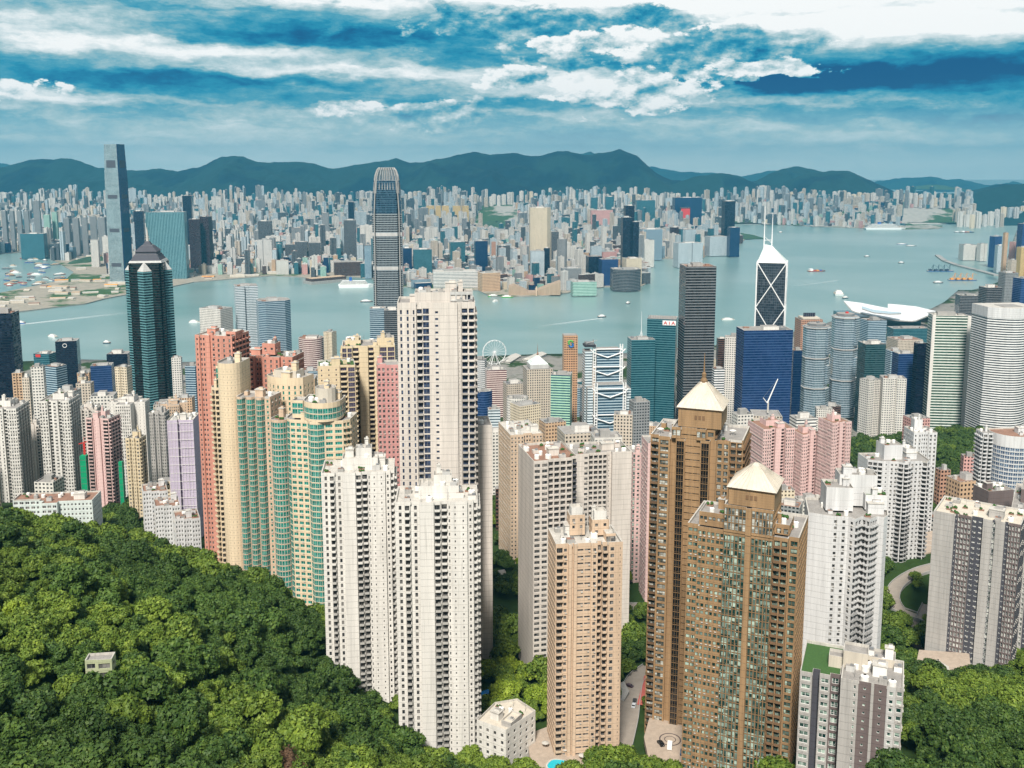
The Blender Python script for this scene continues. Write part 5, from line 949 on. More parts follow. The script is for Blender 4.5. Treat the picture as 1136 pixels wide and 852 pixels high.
# ---- the two tallest office towers of the near shore
def ifc():
    D = 1798; s, X, Y, zt = fit(412.5, 446.5, 240, D, R_(4), [(-10, -10), (10, -10), (10, 10), (-10, 10)]); zb = 3; ztop = at(430, 186, D)[2]
    rt = root('crowned_skyscraper', (X, Y, zb), R_(4), label='very tall dark skyscraper with pale ribs and a curved crown of fins', category='skyscraper'); Z = lambda py: at(430, py, D)[2]-zb
    def sq(w): a = 10*s*w; c = a*.72; return [(-c, -a), (c, -a), (c, -c), (a, -c), (a, c), (c, c), (c, a), (-c, a), (-c, c), (-a, c), (-a, -c), (-c, -c)]
    lv = [(0, 1), (Z(236), .98), (Z(222), .93), (Z(210), .88), (Z(200), .80)]
    for (z0, w0), (z1, w1) in zip(lv, lv[1:]):
        mb = MB(); mb.prism(sq(w0 if z0 == 0 else w0), z0, z1, M['f_ifc' if z1 < Z(226)+1 else 'f_ifctop'], M['metal'], uv=(2.6, 4.1)); mb.build('wall', rt)
    mb = MB()
    for y0 in (Z(259), Z(296)): mb.prism(sq(1.006), y0-3, y0+3, M['silver_l'] if 'silver_l' in M else M['light_grey'], M['metal'], bottom=True)
    mb.build('plant_band', rt); mb = MB()
    for i in range(32):
        t = 2*math.pi*(i+.5)/32; ux, uy = math.cos(t), math.sin(t); k = 1/max(abs(ux), abs(uy)); k = min(k, 1.22); a = 10*s
        P_ = [(ux*k*a*w, uy*k*a*w, z) for w, z in ((.90, Z(214)), (.86, Z(203)), (.78, Z(195)), (.66, Z(189)), (.52, Z(186)))]
        for p, q in zip(P_, P_[1:]): mb.tube(p, q, .8, .7, M['light_grey'], 5)
    mb.build('crown', rt); mb = MB()
    for sx_ in (-1, 1):
        for sy_ in (-1, 1):
            P_ = [(10*s*w*sx_*.86, 10*s*w*sy_*.86, z) for z, w in [(0, 1.02)]+lv[1:]]
            for p, q in zip(P_, P_[1:]): mb.tube(p, q, 1.1, 1.1, M['light_grey'], 6)
    mb.build('corner_fin', rt); FOOT.append((X, Y, 40))
ifc()
mb = MB()
def icc():
    D = 3458; s, X, Y, zt = fit(119.5, 145.5, 262, D, R_(-8), [(-10, -10), (10, -10), (10, 10), (-10, 10)]); zb = 3; Z = lambda py: at(131, py, D)[2]-zb
    rt = root('glass_skyscraper', (X, Y, zb), R_(-8), label='tallest pale glass skyscraper across the harbour, with a dark right face', category='skyscraper'); a = 10*s
    FM('f_icc1', '#b9c3c4', '#93a6aa', 1, .85, vary=.3, wrough=.25, spec=.9, dirt=.2)
    lv = [(0, 1.06), (Z(290), 1), (Z(200), .97), (Z(160), .86)]; Hh = Z(160)
    for (z0, w0), (z1, w1) in zip(lv, lv[1:]):
        mb = MB(); p0 = [(-a*w0, -a*w0), (a*w0*.9, -a*w0), (a*w0*.9, -a*w0*.9), (a*w0, -a*w0*.9), (a*w0, a*w0), (-a*w0, a*w0)]; p1 = [(x*w1/w0, y*w1/w0) for x, y in p0]
        n = len(p0)
        for i in range(n):
            A_, B_ = p0[i], p0[(i+1) % n]; C_, E_ = p1[(i+1) % n], p1[i]; L = math.hypot(B_[0]-A_[0], B_[1]-A_[1])
            mb.quads([[(*A_, z0), (*B_, z0), (*C_, z1), (*E_, z1)]], M['f_icc1'] if i in (0, 5) else M['f_iccdark'], [[(0, z0/4.2), (L/3, z0/4.2), (L/3, z1/4.2), (0, z1/4.2)]])
        if z1 == Hh: mb.poly([(x, y, z1) for x, y in p1], M['metal'])
        mb.build('wall', rt)
    for py in (180, 184, 218, 255, 293):
        z = Z(py); w = np.interp(z, [l[0] for l in lv], [l[1] for l in lv])*a; mb = MB(); mb.box((-.05*a, -w-.35, z), (w*1.3, .5, 13), M['dark_wall']); mb.box((w+.3, 0, z), (.5, w*1.3, 13), M['dark_wall']); mb.build('vent_band', rt)
icc()
def center():
    D = 1470; s, X, Y, zt = fit(141.5, 187.5, 292, D, R_(8), [(-10, -10), (10, -10), (10, 10), (-10, 10)]); zb = 6; Z = lambda py: at(158, py, D)[2]-zb; a = 10*s
    rt = root('spired_tower', (X, Y, zb), R_(8), label='black and teal glass tower with a stepped pyramid top and a spire, left', category='skyscraper'); H = Z(290)
    o = [(a*r*math.cos(R_(t)), a*r*math.sin(R_(t))) for t, r in [(22.5*k+22.5, 1.0 if k % 2 else 1.0) for k in range(16)]]
    core = [(-a*.8, -a), (a*.8, -a), (a*.8, -a*.8), (a, -a*.8), (a, a), (-a, a), (-a, -a*.8), (-a*.8, -a*.8)]
    mb = MB(); mb.prism(core, 0, H, M['f_center'], M['metal'], uv=(2.5, 4)); mb.build('wall', rt)
    for cx, cy_ in ((-a*.05-a*.0, -a), (a*.96, -a*.1), (-a, 0)):
        mb = MB(); r = a*.42; q = [(cx+r*math.cos(R_(45+90*k)), cy_+r*math.sin(R_(45+90*k))) for k in range(4)]; q = [(cx-r, cy_), (cx, cy_-r*.8), (cx+r, cy_), (cx, cy_+r*.8)]; H2 = Z(299)
        mb.prism(q, 0, H2, M['f_centerrib'], None, uv=(3, 4)); mb.prism(q, H2, H2+14, M['metal'], None, top=[(cx, cy_)]*4) if False else mb.prism(q, H2, H2+13, M['light_grey'], M['light_grey'], top=[(cx+(x-cx)*.08, cy_+(y-cy_)*.08) for x, y in q]); mb.build('bay', rt)
    mb = MB(); z = H
    for w0, w1, dz in ((.96, .90, 3), (.86, .66, 9), (.62, .60, 4), (.66, .3, 9), (.26, .1, 6)): mb.prism([(x*a*w0, y*a*w0) for x, y in ((-1, -1), (1, -1), (1, 1), (-1, 1))], z, z+dz, M['dark_wall'] if w0 != .96 else M['light_grey'], M['light_grey'], top=[(x*a*w1, y*a*w1) for x, y in ((-1, -1), (1, -1), (1, 1), (-1, 1))]); z += dz
    mb.build('pyramid_top', rt); mb = MB(); mb.tube((0, 0, z), (0, 0, z+16), 1.8, 1.2, M['roof_white'], 8); mb.tube((0, 0, z+16), (0, 0, Z(252)), .8, .3, M['roof_white'], 6)
    for k in range(3): mb.tube((-3.5+k, 0, z+3+4*k), (3.5-k, 0, z+3+4*k), .5, .5, M['roof_white'], 5)
    mb.build('spire', rt)
center()
# ---- exhibition centre with its winged roof
def wing():
    X0, Y0, z0 = at(992, 352, 2500); rt = root('convention_centre', (X0, Y0, 3), 0, label='low waterfront hall under a sweeping white winged roof with blue edges', category='building'); sc_ = 2500/F
    def shell(px0, px1, yf, yb, D0, D1, sag, name, m_):
        mb = MB(); n = 22; m = 6; G = np.zeros((m+1, n+1, 3))
        for i in range(m+1):
            for j in range(n+1):
                u = j/n; v = i/m; px = px0+(px1-px0)*u; py = (yf(u)*(1-v)+yb(u)*v)-sag*math.sin(math.pi*v); x, y, z = at(px, py, D0+(D1-D0)*v*(.5+.5*math.sin(math.pi*min(1, max(0, u)))))
                G[i, j] = (x-X0, y-Y0, z-3)
        q = np.stack([G[:-1, :-1], G[:-1, 1:], G[1:, 1:], G[1:, :-1]], 2).reshape(-1, 4, 3); lo = q.copy(); lo[..., 2] -= 3
        mb.quads(q, M[m_]); mb.quads(lo[:, ::-1], M[m_]); e = G[0]
        mb.quads([[tuple(e[j]-[0, 0, 3]), tuple(e[j+1]-[0, 0, 3]), tuple(e[j+1]), tuple(e[j])] for j in range(n)], M['light_grey'])
        mb.build(name, rt, smooth=False)
    ip = lambda ks: (lambda u: float(np.interp(u, [k[0] for k in ks], [k[1] for k in ks])))
    shell(936, 1034, ip([(0, 334), (.1, 345), (.35, 351), (.6, 355), (.8, 356), (1, 348)]), ip([(0, 333.5), (.2, 336), (.45, 341), (.7, 344), (.88, 346), (1, 347.5)]), 2420, 2600, 0, 'wing_roof', 'white')
    shell(985, 1038, ip([(0, 344), (.3, 347), (.7, 347), (1, 345.5)]), ip([(0, 337), (.25, 338), (.6, 340), (1, 345)]), 2560, 2700, 0, 'wing_roof', 'white')
    shell(956, 1000, ip([(0, 342), (.3, 346.5), (.7, 348), (1, 347.5)]), ip([(0, 339.5), (.3, 343.5), (.7, 345.5), (1, 346.5)]), 2405, 2440, 0, 'glass_band', 'f_glass')
    mb = MB(); a = at(948, 356, 2450); b = at(1032, 356, 2450); mb.box(((a[0]+b[0])/2-X0, 60, 14), (b[0]-a[0], 110, 28), M['f_teal']); mb.build('wall', rt)
wing()
# ---- ferris wheel and piers
def wheel():
    X, Y, z = at(548.5, 393.5, 2020); R = 25.5; rt = root('ferris_wheel', (X, Y, 3), R_(18), label='white ferris wheel on the near waterfront', category='ferris wheel'); zc = R+4
    mb = MB()
    for y in (-1.2, 1.2):
        for k in range(40): a, b = 2*math.pi*k/40, 2*math.pi*(k+1)/40; mb.tube((R*math.cos(a), y, zc+R*math.sin(a)), (R*math.cos(b), y, zc+R*math.sin(b)), .4, .4, M['white'], 4, False)
    mb.build('rim', rt); mb = MB()
    for k in range(20): a = 2*math.pi*k/20; mb.tube((0, 0, zc), (R*math.cos(a), 0, zc+R*math.sin(a)), .25, .25, M['white'], 4, False)
    mb.tube((0, -3, zc), (0, 3, zc), 1.5, 1.5, M['white'], 10); mb.build('spokes', rt)
    gm = MB(); gm.lathe([(0, -3), (1.1, -2.6), (1.2, -.8), (0, -.2)], M['white'], 8); g0 = gm.build('gondola', rt)
    for k in range(20):
        a = 2*math.pi*(k+.5)/20; o = g0 if k == 0 else g0.copy()
        if k: COL.objects.link(o)
        o.location = (R*math.cos(a), 0, zc+R*math.sin(a))
    mb = MB()
    for y in (-5, 5):
        for x in (-11, 11): mb.tube((x, y*1.6, 0), (0, y*.5, zc), .6, .5, M['white'], 6)
    mb.build('support', rt)
wheel()
for k, (a, b, lb) in enumerate([((560, 403), (573, 395), 'pale ferry pier beside the ferris wheel'), ((584, 401), (602, 393), 'pale ferry pier in front of the spired green roof')]):
    p, q = atz(*a, 6), atz(*b, 6); an = math.atan2(q[1]-p[1], q[0]-p[0]); L = math.hypot(q[0]-p[0], q[1]-p[1]); rt = root('ferry_pier', ((p[0]+q[0])/2, (p[1]+q[1])/2, 0), an, label=lb, category='pier', group='ferry piers'); mb = MB(); mb.box((0, 0, 1.5), (L, 26, 3), M['concrete']); mb.build('deck', rt); mb = MB(); mb.prism([(-L*.45, -10), (L*.45, -10), (L*.45, 10), (-L*.45, 10)], 3, 9, M['f_white'], None); mb.prism([(-L*.47, -12), (L*.47, -12), (L*.47, 12), (-L*.47, 12)], 9, 13, M['roof_white'], M['roof_white'], top=[(-L*.44, -2), (L*.44, -2), (L*.44, 2), (-L*.44, 2)], bottom=True); mb.build('hall', rt)
# ---- filler blocks of the near shore
def near_city():
    R = random.Random(12); mats = ['f_white', 'f_pale', 'f_beige', 'f_grey', 'f_white', 'f_pink', 'f_cream', 'f_glass', 'f_stripe', 'f_teal', 'f_brown', 'f_silver']
    names = {'f_white': 'white block packed in the crowded streets', 'f_pale': 'pale block packed in the crowded streets', 'f_beige': 'beige block packed in the crowded streets', 'f_grey': 'grey block packed in the crowded streets', 'f_pink': 'pinkish block packed in the crowded streets', 'f_cream': 'cream block packed in the crowded streets', 'f_glass': 'blue glass block packed in the crowded streets', 'f_stripe': 'white striped block packed in the crowded streets', 'f_teal': 'teal glass block packed in the crowded streets', 'f_brown': 'dark brown block packed in the crowded streets', 'f_silver': 'silver block packed in the crowded streets'}
    n = 0; tries = 0
    while n < 290 and tries < 26000:
        tries += 1; y = R.uniform(720, 2250); x = R.uniform(-.62, .64)*y
        rs = nearshore_clip((x, y))
        if math.hypot(x, y) > rs-35: continue
        px, py = proj(x, y, 20)
        if px > 920 and y < 1350 or (950 < px < 1060 and y > 2150): continue
        if any(math.hypot(x-a, y-b) < r+13 for a, b, r in FOOT): continue
        h = R.uniform(12, 70) if y > 1300 else R.uniform(20, 55)
        g = tz(x, y); ptop = proj(x, y, g+h)[1]
        lim = 405 if px < 330 else (386 if y > 1650 else 395) if px > 520 else 350
        if px > 1040: lim = 285
        if ptop < lim: h *= .5; ptop = proj(x, y, g+h)[1]
        if ptop < lim: continue
        wpx = R.uniform(16, 30)*F/y; m_ = R.choice(mats); d = names[m_]
        area = ('of the left waterfront district' if px < 330 else 'between the towers of the middle' if px < 700 else 'at the right')
        mid('city_block', d+' '+area, px-wpx/2, px+wpx/2, ptop, y, m_, R.uniform(-30, 30), R.uniform(.7, 1.1), R.choice(['box', 'notch', 'cross', 'box']), group=d+' '+area, fh=3.2, bay=3, zb=g-3, roofm=R.choice(['roof_grey', 'roof_white', 'roof_rust']), cat='building', seed=n); n += 1
near_city()
# ------------------------------------------------------------------ across the harbour
def kow(lb, a, b, y, D, m_, rot=0, dep=.8, shape='box', ybase=None, **k): return mid(k.pop('name', 'tower_block'), lb, a, b, y, D, m_, rot, dep, shape, fh=k.pop('fh', 4), bay=k.pop('bay', 4), zb=k.pop('zb', 2.5), ybase=ybase, **k)
kow('teal slab with pale vertical stripes right of the tallest glass skyscraper, six columns wide', 161, 207, 235, 3600, 'f_tealcol', 6, .35, fh=4, bay=5.5, roofm='roof_white')
kow('dark blue tower right behind the tallest glass skyscraper', 148, 160, 234, 3900, 'f_navy', 10); kow('tall dark blue tower rising behind the teal striped slab', 202, 213, 217, 4300, 'f_navy', 8)
kow('wine red and black tower pair, the left one', 209, 222, 243, 3850, 'f_wine', 14, roofm='dark'); kow('wine red and black tower pair, the right one', 221, 235, 240, 3900, 'f_wine', -8, roofm='dark')
for k, (a, b, y, D) in enumerate([(1, 8, 234, 4700), (10, 16, 234, 4680), (18, 24, 234, 4660), (26, 32, 234, 4640), (36, 44, 223, 4600), (70, 78, 242, 4500), (80, 88, 242, 4480), (90, 97, 241, 4460), (99, 107, 240, 4440), (108, 118, 241, 4420), (48, 56, 238, 4750), (57, 64, 235, 4800)]): kow('grey violet estate tower left of the tallest glass skyscraper', a, b, y, D, 'f_grey' if k not in (10, 11) else 'f_mint', 4*k % 17, group='grey estate towers left of the skyscraper' if k not in (10, 11) else None) if k not in (10, 11) else kow(['pale green estate tower between two rows of grey ones, the left one', 'pale green estate tower between two rows of grey ones, the taller right one'][k-10], a, b, y, D, 'f_mint', 6)
kow('low dark teal slab by the typhoon shelter', 22, 52, 259, 4350, 'f_teal', 4, .4)
kow('white wedge block near the left waterfront', 100, 110, 266, 4000, 'f_white', 10); kow('small white tower left of the skyscraper foot', 113, 121, 262, 4100, 'f_white', 4)
kow('tall grey slab left of the crowned skyscraper', 381, 395, 244, 4000, 'f_slate', 8); kow('dark teal tower behind the tall grey slab', 386, 393, 224, 5200, 'f_navy', 4); kow('dark tower with a round head at left centre', 286, 302, 245, 4400, 'f_slate', 4); kow('slate tower behind left centre', 357, 365, 236, 5000, 'f_grey', 4)
for k, (a, b, y) in enumerate([(284, 296, 272), (297, 303, 275), (316, 328, 271), (327, 342, 268), (342, 356, 269)]): kow('slate blue waterfront block in the row left of the crowned skyscraper', a, b, y, 3950, 'f_slate', 5*k % 12, group='slate waterfront blocks')
kow('long brown block with purple top on the waterfront, left of the crowned skyscraper', 370, 404, 290, 3700, 'f_brown', 14, .5); kow('blue glass slab peeping left of the crowned skyscraper', 404, 412, 272, 3600, 'f_glass', 4)
kow('deep blue slab right behind the crowned skyscraper', 447, 457, 275, 3700, 'f_blue', 4); kow('grey green office block right of the crowned skyscraper', 458, 479, 276, 3600, 'f_teal', 8)
kow('long white mall block on the far waterfront', 480, 530, 300, 3350, 'f_white2', 6, .5, roofm='roof_white', fh=5); kow('beige block at the end of the long white mall', 530, 555, 302, 3250, 'f_beige', 22, .7, roofm='roof_white', fh=5)
kow('blue tower with a white billboard on its front', 526, 541, 267, 3700, 'f_blue', 10); kow('low wide dark office block', 498, 516, 268, 3900, 'f_teal', 10); kow('orange brown narrow tower', 545, 550, 268, 4000, 'f_rust', 6); kow('slate block behind the beige mall end', 551, 566, 272, 3900, 'f_slate', 12)
for k, (a, b) in enumerate([(473, 482), (483, 489), (490, 498), (502, 511), (512, 520)]): kow('yellowish estate slab with pale ends in the row beyond the dark office blocks', a, b, 228, 6200, 'f_yellow', 3*k, group='yellowish estate slabs', zb=40)
rt = kow('tall cream tower with fine ribs over a dark band, on the peninsula', 587, 611, 230, 3900, 'f_cream', 6, .8, 'cham')
kow('twin striped hotel tower below the tall cream tower', 588, 604, 278, 3500, 'f_silver', 4); kow('dark blue tower beside the striped hotel', 603, 610, 275, 3550, 'f_navy', 4); kow('grey tower with rounded sides right of the tall cream tower', 618, 629, 265, 3600, 'f_grey', 8, shape='cham'); kow('dark slate tower behind the rounded grey one', 611, 620, 257, 3800, 'f_slate', 8)
kow('tallest dark navy tower of the peninsula, main shaft', 689, 702, 241, 3500, 'f_navy', 8); kow('slimmer top of the tallest dark navy tower', 692, 704, 228, 3520, 'f_navy', 8); kow('lower navy shaft right of the tallest one', 701, 709, 246, 3480, 'f_navy', 8)
kow('curved bronze waterfront block at the tip of the peninsula', 677, 711, 298, 3260, 'f_slate', 4, .8, 'bow', fh=5); kow('pale block behind the curved bronze one', 690, 712, 286, 3380, 'f_cream', 14); kow('grey hotel slab with fine windows left of the small wood', 622, 645, 297, 3320, 'f_grey', 8, .6)
kow('dark blue low block beyond the small wood', 650, 668, 284, 3450, 'f_navy', 10); kow('deep blue block next to the dark low one', 664, 686, 287, 3400, 'f_deep', 10); kow('green glazed waterfront gallery', 633, 662, 312, 3130, 'f_mint', 8, .5, fh=5)
kow('dark blue office pair on the eastern point, the tall one', 801, 816, 223, 4550, 'f_navy', 10); kow('dark blue office pair on the eastern point, the short one', 807, 821, 252, 4450, 'f_blue', 8, .8); kow('low silver block by the dark blue office pair', 782, 808, 262, 4500, 'f_silver', 14, .6)
kow('long blue grey block inland of the station', 709, 735, 254, 4300, 'f_glass', 8, .6); kow('dark red block among the inland flats', 743, 753, 252, 4500, 'f_wine', 6); kow('grey green twin tower with ribs', 753, 771, 254, 4450, 'f_teal', 4, .6); kow('wide pale waterfront hotel with many bays', 747, 780, 269, 4000, 'f_silver', 14, .5, 'notch')
kow('cream block by the station pier', 708, 726, 266, 4000, 'f_white', 10, .6)
kow('long dark office slab with a red panel, on the far eastern side', 746, 779, 219, 6300, 'f_blue', 4, .4); rt, s, H, pts = kow('red advertising block in front of the long dark slab', 754, 766, 230, 6200, 'f_wine', 4, .4, plant=False); mb = MB(); mb.box((0, -2.3*s, H*.6), (9*s, .8, H*.7), M['red']); mb.build('red_panel', rt)
kow('dark teal slab pair among the far flats, left one', 655, 663, 219, 6500, 'f_teal', 4); kow('dark teal slab pair among the far flats, right one', 671, 681, 218, 6500, 'f_teal', 4); kow('broad dark teal block left of the far dark slab', 705, 727, 222, 6300, 'f_teal', 4, .4)
kow('long low cream school block with a pink band', 655, 680, 233, 5900, 'f_pink', 4, .3)
for k, (a, b, y) in enumerate([(956, 967, 218), (968, 976, 217), (979, 989, 217), (995, 1006, 226), (886, 900, 227), (1033, 1047, 231)]): kow('dark glass office tower in the cluster above the runway', a, b, y, 8000, 'f_blue', 2*k, group='dark glass towers above the runway')
for k, (a, b, y) in enumerate([(8, 12, 4)]): pass
# waterfront culture hall: sloping pink walls
X, Y, z = at(600, 322, 3130); rt = root('culture_hall', (X, Y, 3), 0, label='windowless pinkish hall with two sweeping sloped roofs on the far waterfront', category='building'); k = 3130/F; mb = MB()
prof = [(-36, 0), (-36, 9), (-30, 11), (-16, 4.5), (-14, 3), (-6, 3), (-2, 6), (22, 15), (22, 0)]; Q = [(x*k, 0, y*k) for x, y in prof]; b_ = [(x*k, 60, y*k) for x, y in prof]
mb.poly([Q[i] for i in range(len(Q)-1, -1, -1)], M['peach_wall']); mb.poly(b_, M['peach_wall'])
for i in range(len(Q)-1): mb.quads([[Q[i], Q[i+1], b_[i+1], b_[i]][::-1]], M['peach_wall'])
mb.build('hall', rt); mb = MB(); mb.box((-5*k, -8, 5*k), (4, 4, 10*k), M['peach_wall']); mb.build('clock_tower', rt)
# ---- the packed city: individuals first, then the remaining mass
def far_city():
    R = random.Random(77); S = []
    walls = ['f_white', 'f_white', 'f_white', 'f_white2', 'f_pale', 'f_cream', 'f_grey', 'f_grey', 'f_pink', 'f_silver', 'f_silver', 'f_glass', 'f_teal', 'f_mint', 'f_white2', 'f_slate', 'f_slate', 'f_blue', 'f_brown', 'f_beige']
    for _ in range(60000):
        y = 3250+(7700-3250)*R.random()**1.25; x = R.uniform(-.60, .60)*y
        if not inside(x, y, KPOLY): continue
        px, py = proj(x, y, 3)
        # open ground: reclaimed land at the left, runway at the right, small green hills
        if px < 345 and py > 302-(345-px)*.01 and y < 3720 or (px < 118 and y < 4250): continue
        if px > 1000 and px < 1060 and y < 7400: continue
        if any(((px-a)/ra)**2+((py-b)/rb)**2 < 1 for a, b, ra, rb in GREEN): continue
        if px > 800 and y < 6800 and R.random() < .5: continue
        dd = math.hypot(x+1300, (y-5200)*.6)
        d = R.random()
        tall = (R.random() < (.10 if y < 6000 else .30))
        h = R.uniform(18, 60) if not tall else R.uniform(70, 130)
        
        w = R.uniform(14, 27) if not tall else R.uniform(18, 27); dp = R.uniform(12, 22)
        if R.random() < .10: w = R.uniform(40, 70)
        a = .25+.45*math.sin(x/1300+1)+.3*math.sin(y/900)+R.choice([0, math.pi/2])+R.uniform(-.05, .05); h *= .75+.5*abs(math.sin(x/420)*math.cos(y/510+1)); m_ = R.choice(walls) if not tall else R.choice(['f_white', 'f_white', 'f_white2', 'f_pale', 'f_silver', 'f_silver', 'f_slate', 'f_teal', 'f_grey'])
        S.append((x, y, w, dp, h, a, m_, tall))
    kept = []; grid = {}
    for b in S:
        c = (int(b[0]//16), int(b[1]//16))
        rr = 23 if b[1] < 6000 else 27
        if any(math.hypot(b[0]-o[0], b[1]-o[1]) < rr for i in (-2, -1, 0, 1, 2) for j in (-2, -1, 0, 1, 2) for o in grid.get((c[0]+i, c[1]+j), [])): continue
        if any(math.hypot(b[0]-p, b[1]-q) < r+18 for p, q, r in FOOT if q > 2900): continue
        grid.setdefault(c, []).append(b); kept.append(b)
    size = lambda b: b[4]*b[2]/b[1]**2
    kept.sort(key=size, reverse=True); ind, rest = kept[:190], kept[190:]
    adj = {'f_white': 'white', 'f_pale': 'pale stone coloured', 'f_cream': 'cream', 'f_beige': 'beige', 'f_pink': 'pinkish', 'f_grey': 'grey', 'f_silver': 'silver grey', 'f_glass': 'blue grey glass', 'f_teal': 'teal glass', 'f_mint': 'pale green', 'f_white2': 'white banded', 'f_slate': 'dark slate', 'f_blue': 'deep blue glass', 'f_brown': 'dark brown'}
    def geo(mb, b, o=(0, 0)):
        x, y, w, d, h, a, m_, tall = b; z = float(hill_height(0*x+x, np.array([y]))[0])-1 if y > 6350 else 2.5; co, si = math.cos(a), math.sin(a)
        if tall: p = [(-.5, -.5), (-.12, -.5), (-.12, -.3), (.12, -.3), (.12, -.5), (.5, -.5), (.5, .5), (-.5, .5)]
        else: p = [(-.5, -.5), (.5, -.5), (.5, .5), (-.5, .5)]
        P_ = [(o[0]+u*w*co-v*d*si, o[1]+u*w*si+v*d*co) for u, v in p]; rf = ['roof_grey', 'roof_white', 'roof_rust', 'roof_white'][int(abs(x*7+y)) % 4]
        return P_, z, rf
    for b in ind:
        P_, z, rf = geo(None, b); x, y = b[0], b[1]; px = proj(x, y, 3)[0]
        ar = 'across the harbour at the left' if px < 400 else 'on the far side, behind the peninsula' if px < 700 else 'on the far eastern side'
        lb = f"{adj[b[6]]} {'high' if b[7] else 'low'} block {ar}"; rt = root('harbour_block', (x, y, z), 0, label=lb, category='building', group=lb)
        mb = MB(); mb.prism(P_, 0, b[4], M[b[6]], uv=(4, 3.4)); mb.build('wall', rt); mb = MB(); mb.prism([(u*.96, v*.96) for u, v in P_], b[4]-.5, b[4]+.4, M[rf], M[rf]); q = b[2]*.3; mb.box((0, 0, b[4]+2.4), (q, q*.7, 4), M['light_grey'], rz=b[5], top=M[rf]); mb.build('roof', rt)
    for mi_, m_ in enumerate([0]):
        mb = MB()
        for b in rest:
            P_, z, rf = geo(None, b, (b[0], b[1])); mb.prism(P_, z, z+b[4], M[b[6]], M[rf], uv=(4, 3.4), u0=int(abs(b[0]))*7)
            if b[4] > 30: mb.box((b[0], b[1], z+b[4]+2), (b[2]*.3, b[3]*.3, 4), M['light_grey'], rz=b[5])
        mb.build('far_city', weld=False, kind='stuff')
    print('FAR', len(kept))
GREEN = [(664, 306, 15, 7), (345, 228, 22, 7), (552, 250, 26, 10), (530, 290, 0.1, .1), (470, 262, 16, 3), (372, 262, 14, 3), (360, 292, 12, 4), (100, 288, 18, 8), (1000, 232, 10, 6), (820, 262, 20, 5), (460, 240, 12, 4), (1035, 218, 22, 8), (1105, 243, 30, 6), (840, 222, 40, 4), (300, 262, 12, 4)]
far_city()
# estates on the rising ground: rows of white towers
def estates():
    R = random.Random(31)
    rows = [(296, 342, 213, 7900), (345, 380, 216, 7900), (371, 379, 201, 7800), (398, 412, 200, 8000), (447, 475, 203, 7900), (447, 475, 208, 7700), (576, 596, 206, 7900), (629, 657, 208, 7700), (683, 697, 206, 7700), (694, 724, 213, 7500), (622, 655, 222, 7000), (738, 752, 212, 7900), (1020, 1034, 205, 8600), (924, 960, 204, 8500), (960, 975, 210, 8300), (991, 1006, 210, 8000), (1007, 1018, 213, 7900), (893, 912, 214, 7900), (1058, 1078, 218, 7000), (1060, 1085, 226, 6800), (1105, 1136, 216, 6900), (822, 846, 206, 8400), (736, 748, 213, 7600), (545, 566, 213, 7600), (100, 118, 227, 6900), (60, 100, 229, 7000), (148, 160, 218, 7600), (170, 205, 220, 7500), (225, 245, 224, 7400), (410, 432, 213, 7800), (500, 545, 217, 7500), (852, 888, 213, 8200), (900, 925, 222, 7600), (1085, 1112, 236, 6600), (1062, 1085, 236, 6500)]
    n = 0
    for (a, b, y, D) in rows:
        x = a; D = min(D, 7650)
        while x < b:
            w = R.uniform(4, 6.5)*7600/D; yy = y+R.uniform(-2, 3); DD = D+R.uniform(-100, 100); X, Y, z = at(x+w/2, yy, DD); g = float(hill_height(X, np.array([DD]))[0])-3 if DD > 6350 else 2.5
            z = min(z, g+R.uniform(80, 112))
            if z-g > 30 and n < 240:
                lb = 'white estate tower on the slopes below the mountains '+('at the left' if a < 420 else 'in the middle' if a < 760 else 'at the right')
                rt = root('estate_tower', (X, Y, g), R.uniform(-.4, .4), label=lb, category='block of flats', group=lb); W_ = w*DD/F*.86; m_ = R.choice(['f_white', 'f_white2', 'f_cream', 'f_white', 'f_pale'])
                p = [(q[0]*W_/22, q[1]*W_/22) for q in cross(22, 10)]; mb = MB(); mb.prism(p, 0, z-g, M[m_], M['roof_white'], uv=(4, 3.2)); mb.box((0, 0, z-g+2), (W_*.3, W_*.3, 4), M['light_grey']); mb.build('wall', rt); n += 1
            x += w*1.08
estates()
# small wooded rises in the far city
def mounds():
    mb = MB()
    for i, (a, b, ra, rb) in enumerate(GREEN):
        if ra < 1: continue
        x, y = atz(a, b, 5); rx = ra*y/F*1.0; ry = min(rx*2.2, rb*y*y/(F*425)*.9); h = max(8, rx*.18); n = 20; m = 7; base = float(hill_height(x, np.array([y]))[0]) if y > 6350 else 3; G = np.zeros((m+1, n+1, 3))
        for p in range(m+1):
            for q in range(n+1):
                t = 2*math.pi*(q % n)/n; r = 1-p/m; wob = 1+.18*math.sin(3*t+i)+.1*math.sin(7*t+2*i); G[p, q] = (x+rx*r*wob*math.cos(t), y+ry*r*wob*math.sin(t), base-.5+h*(1-r*r)*(1+.15*math.sin(5*t+p)))
        mb.quads(np.stack([G[:-1, :-1], G[:-1, 1:], G[1:, 1:], G[1:, :-1]], 2).reshape(-1, 4, 3), M['far_wood'])
    mb.build('wooded_ground', kind='stuff', weld=False)
M['far_wood'] = pmat('far_wood', (.02, .06, .03), .95, noise=.6, nscale=.03, col2=(.05, .10, .03), bump=.6); mounds()
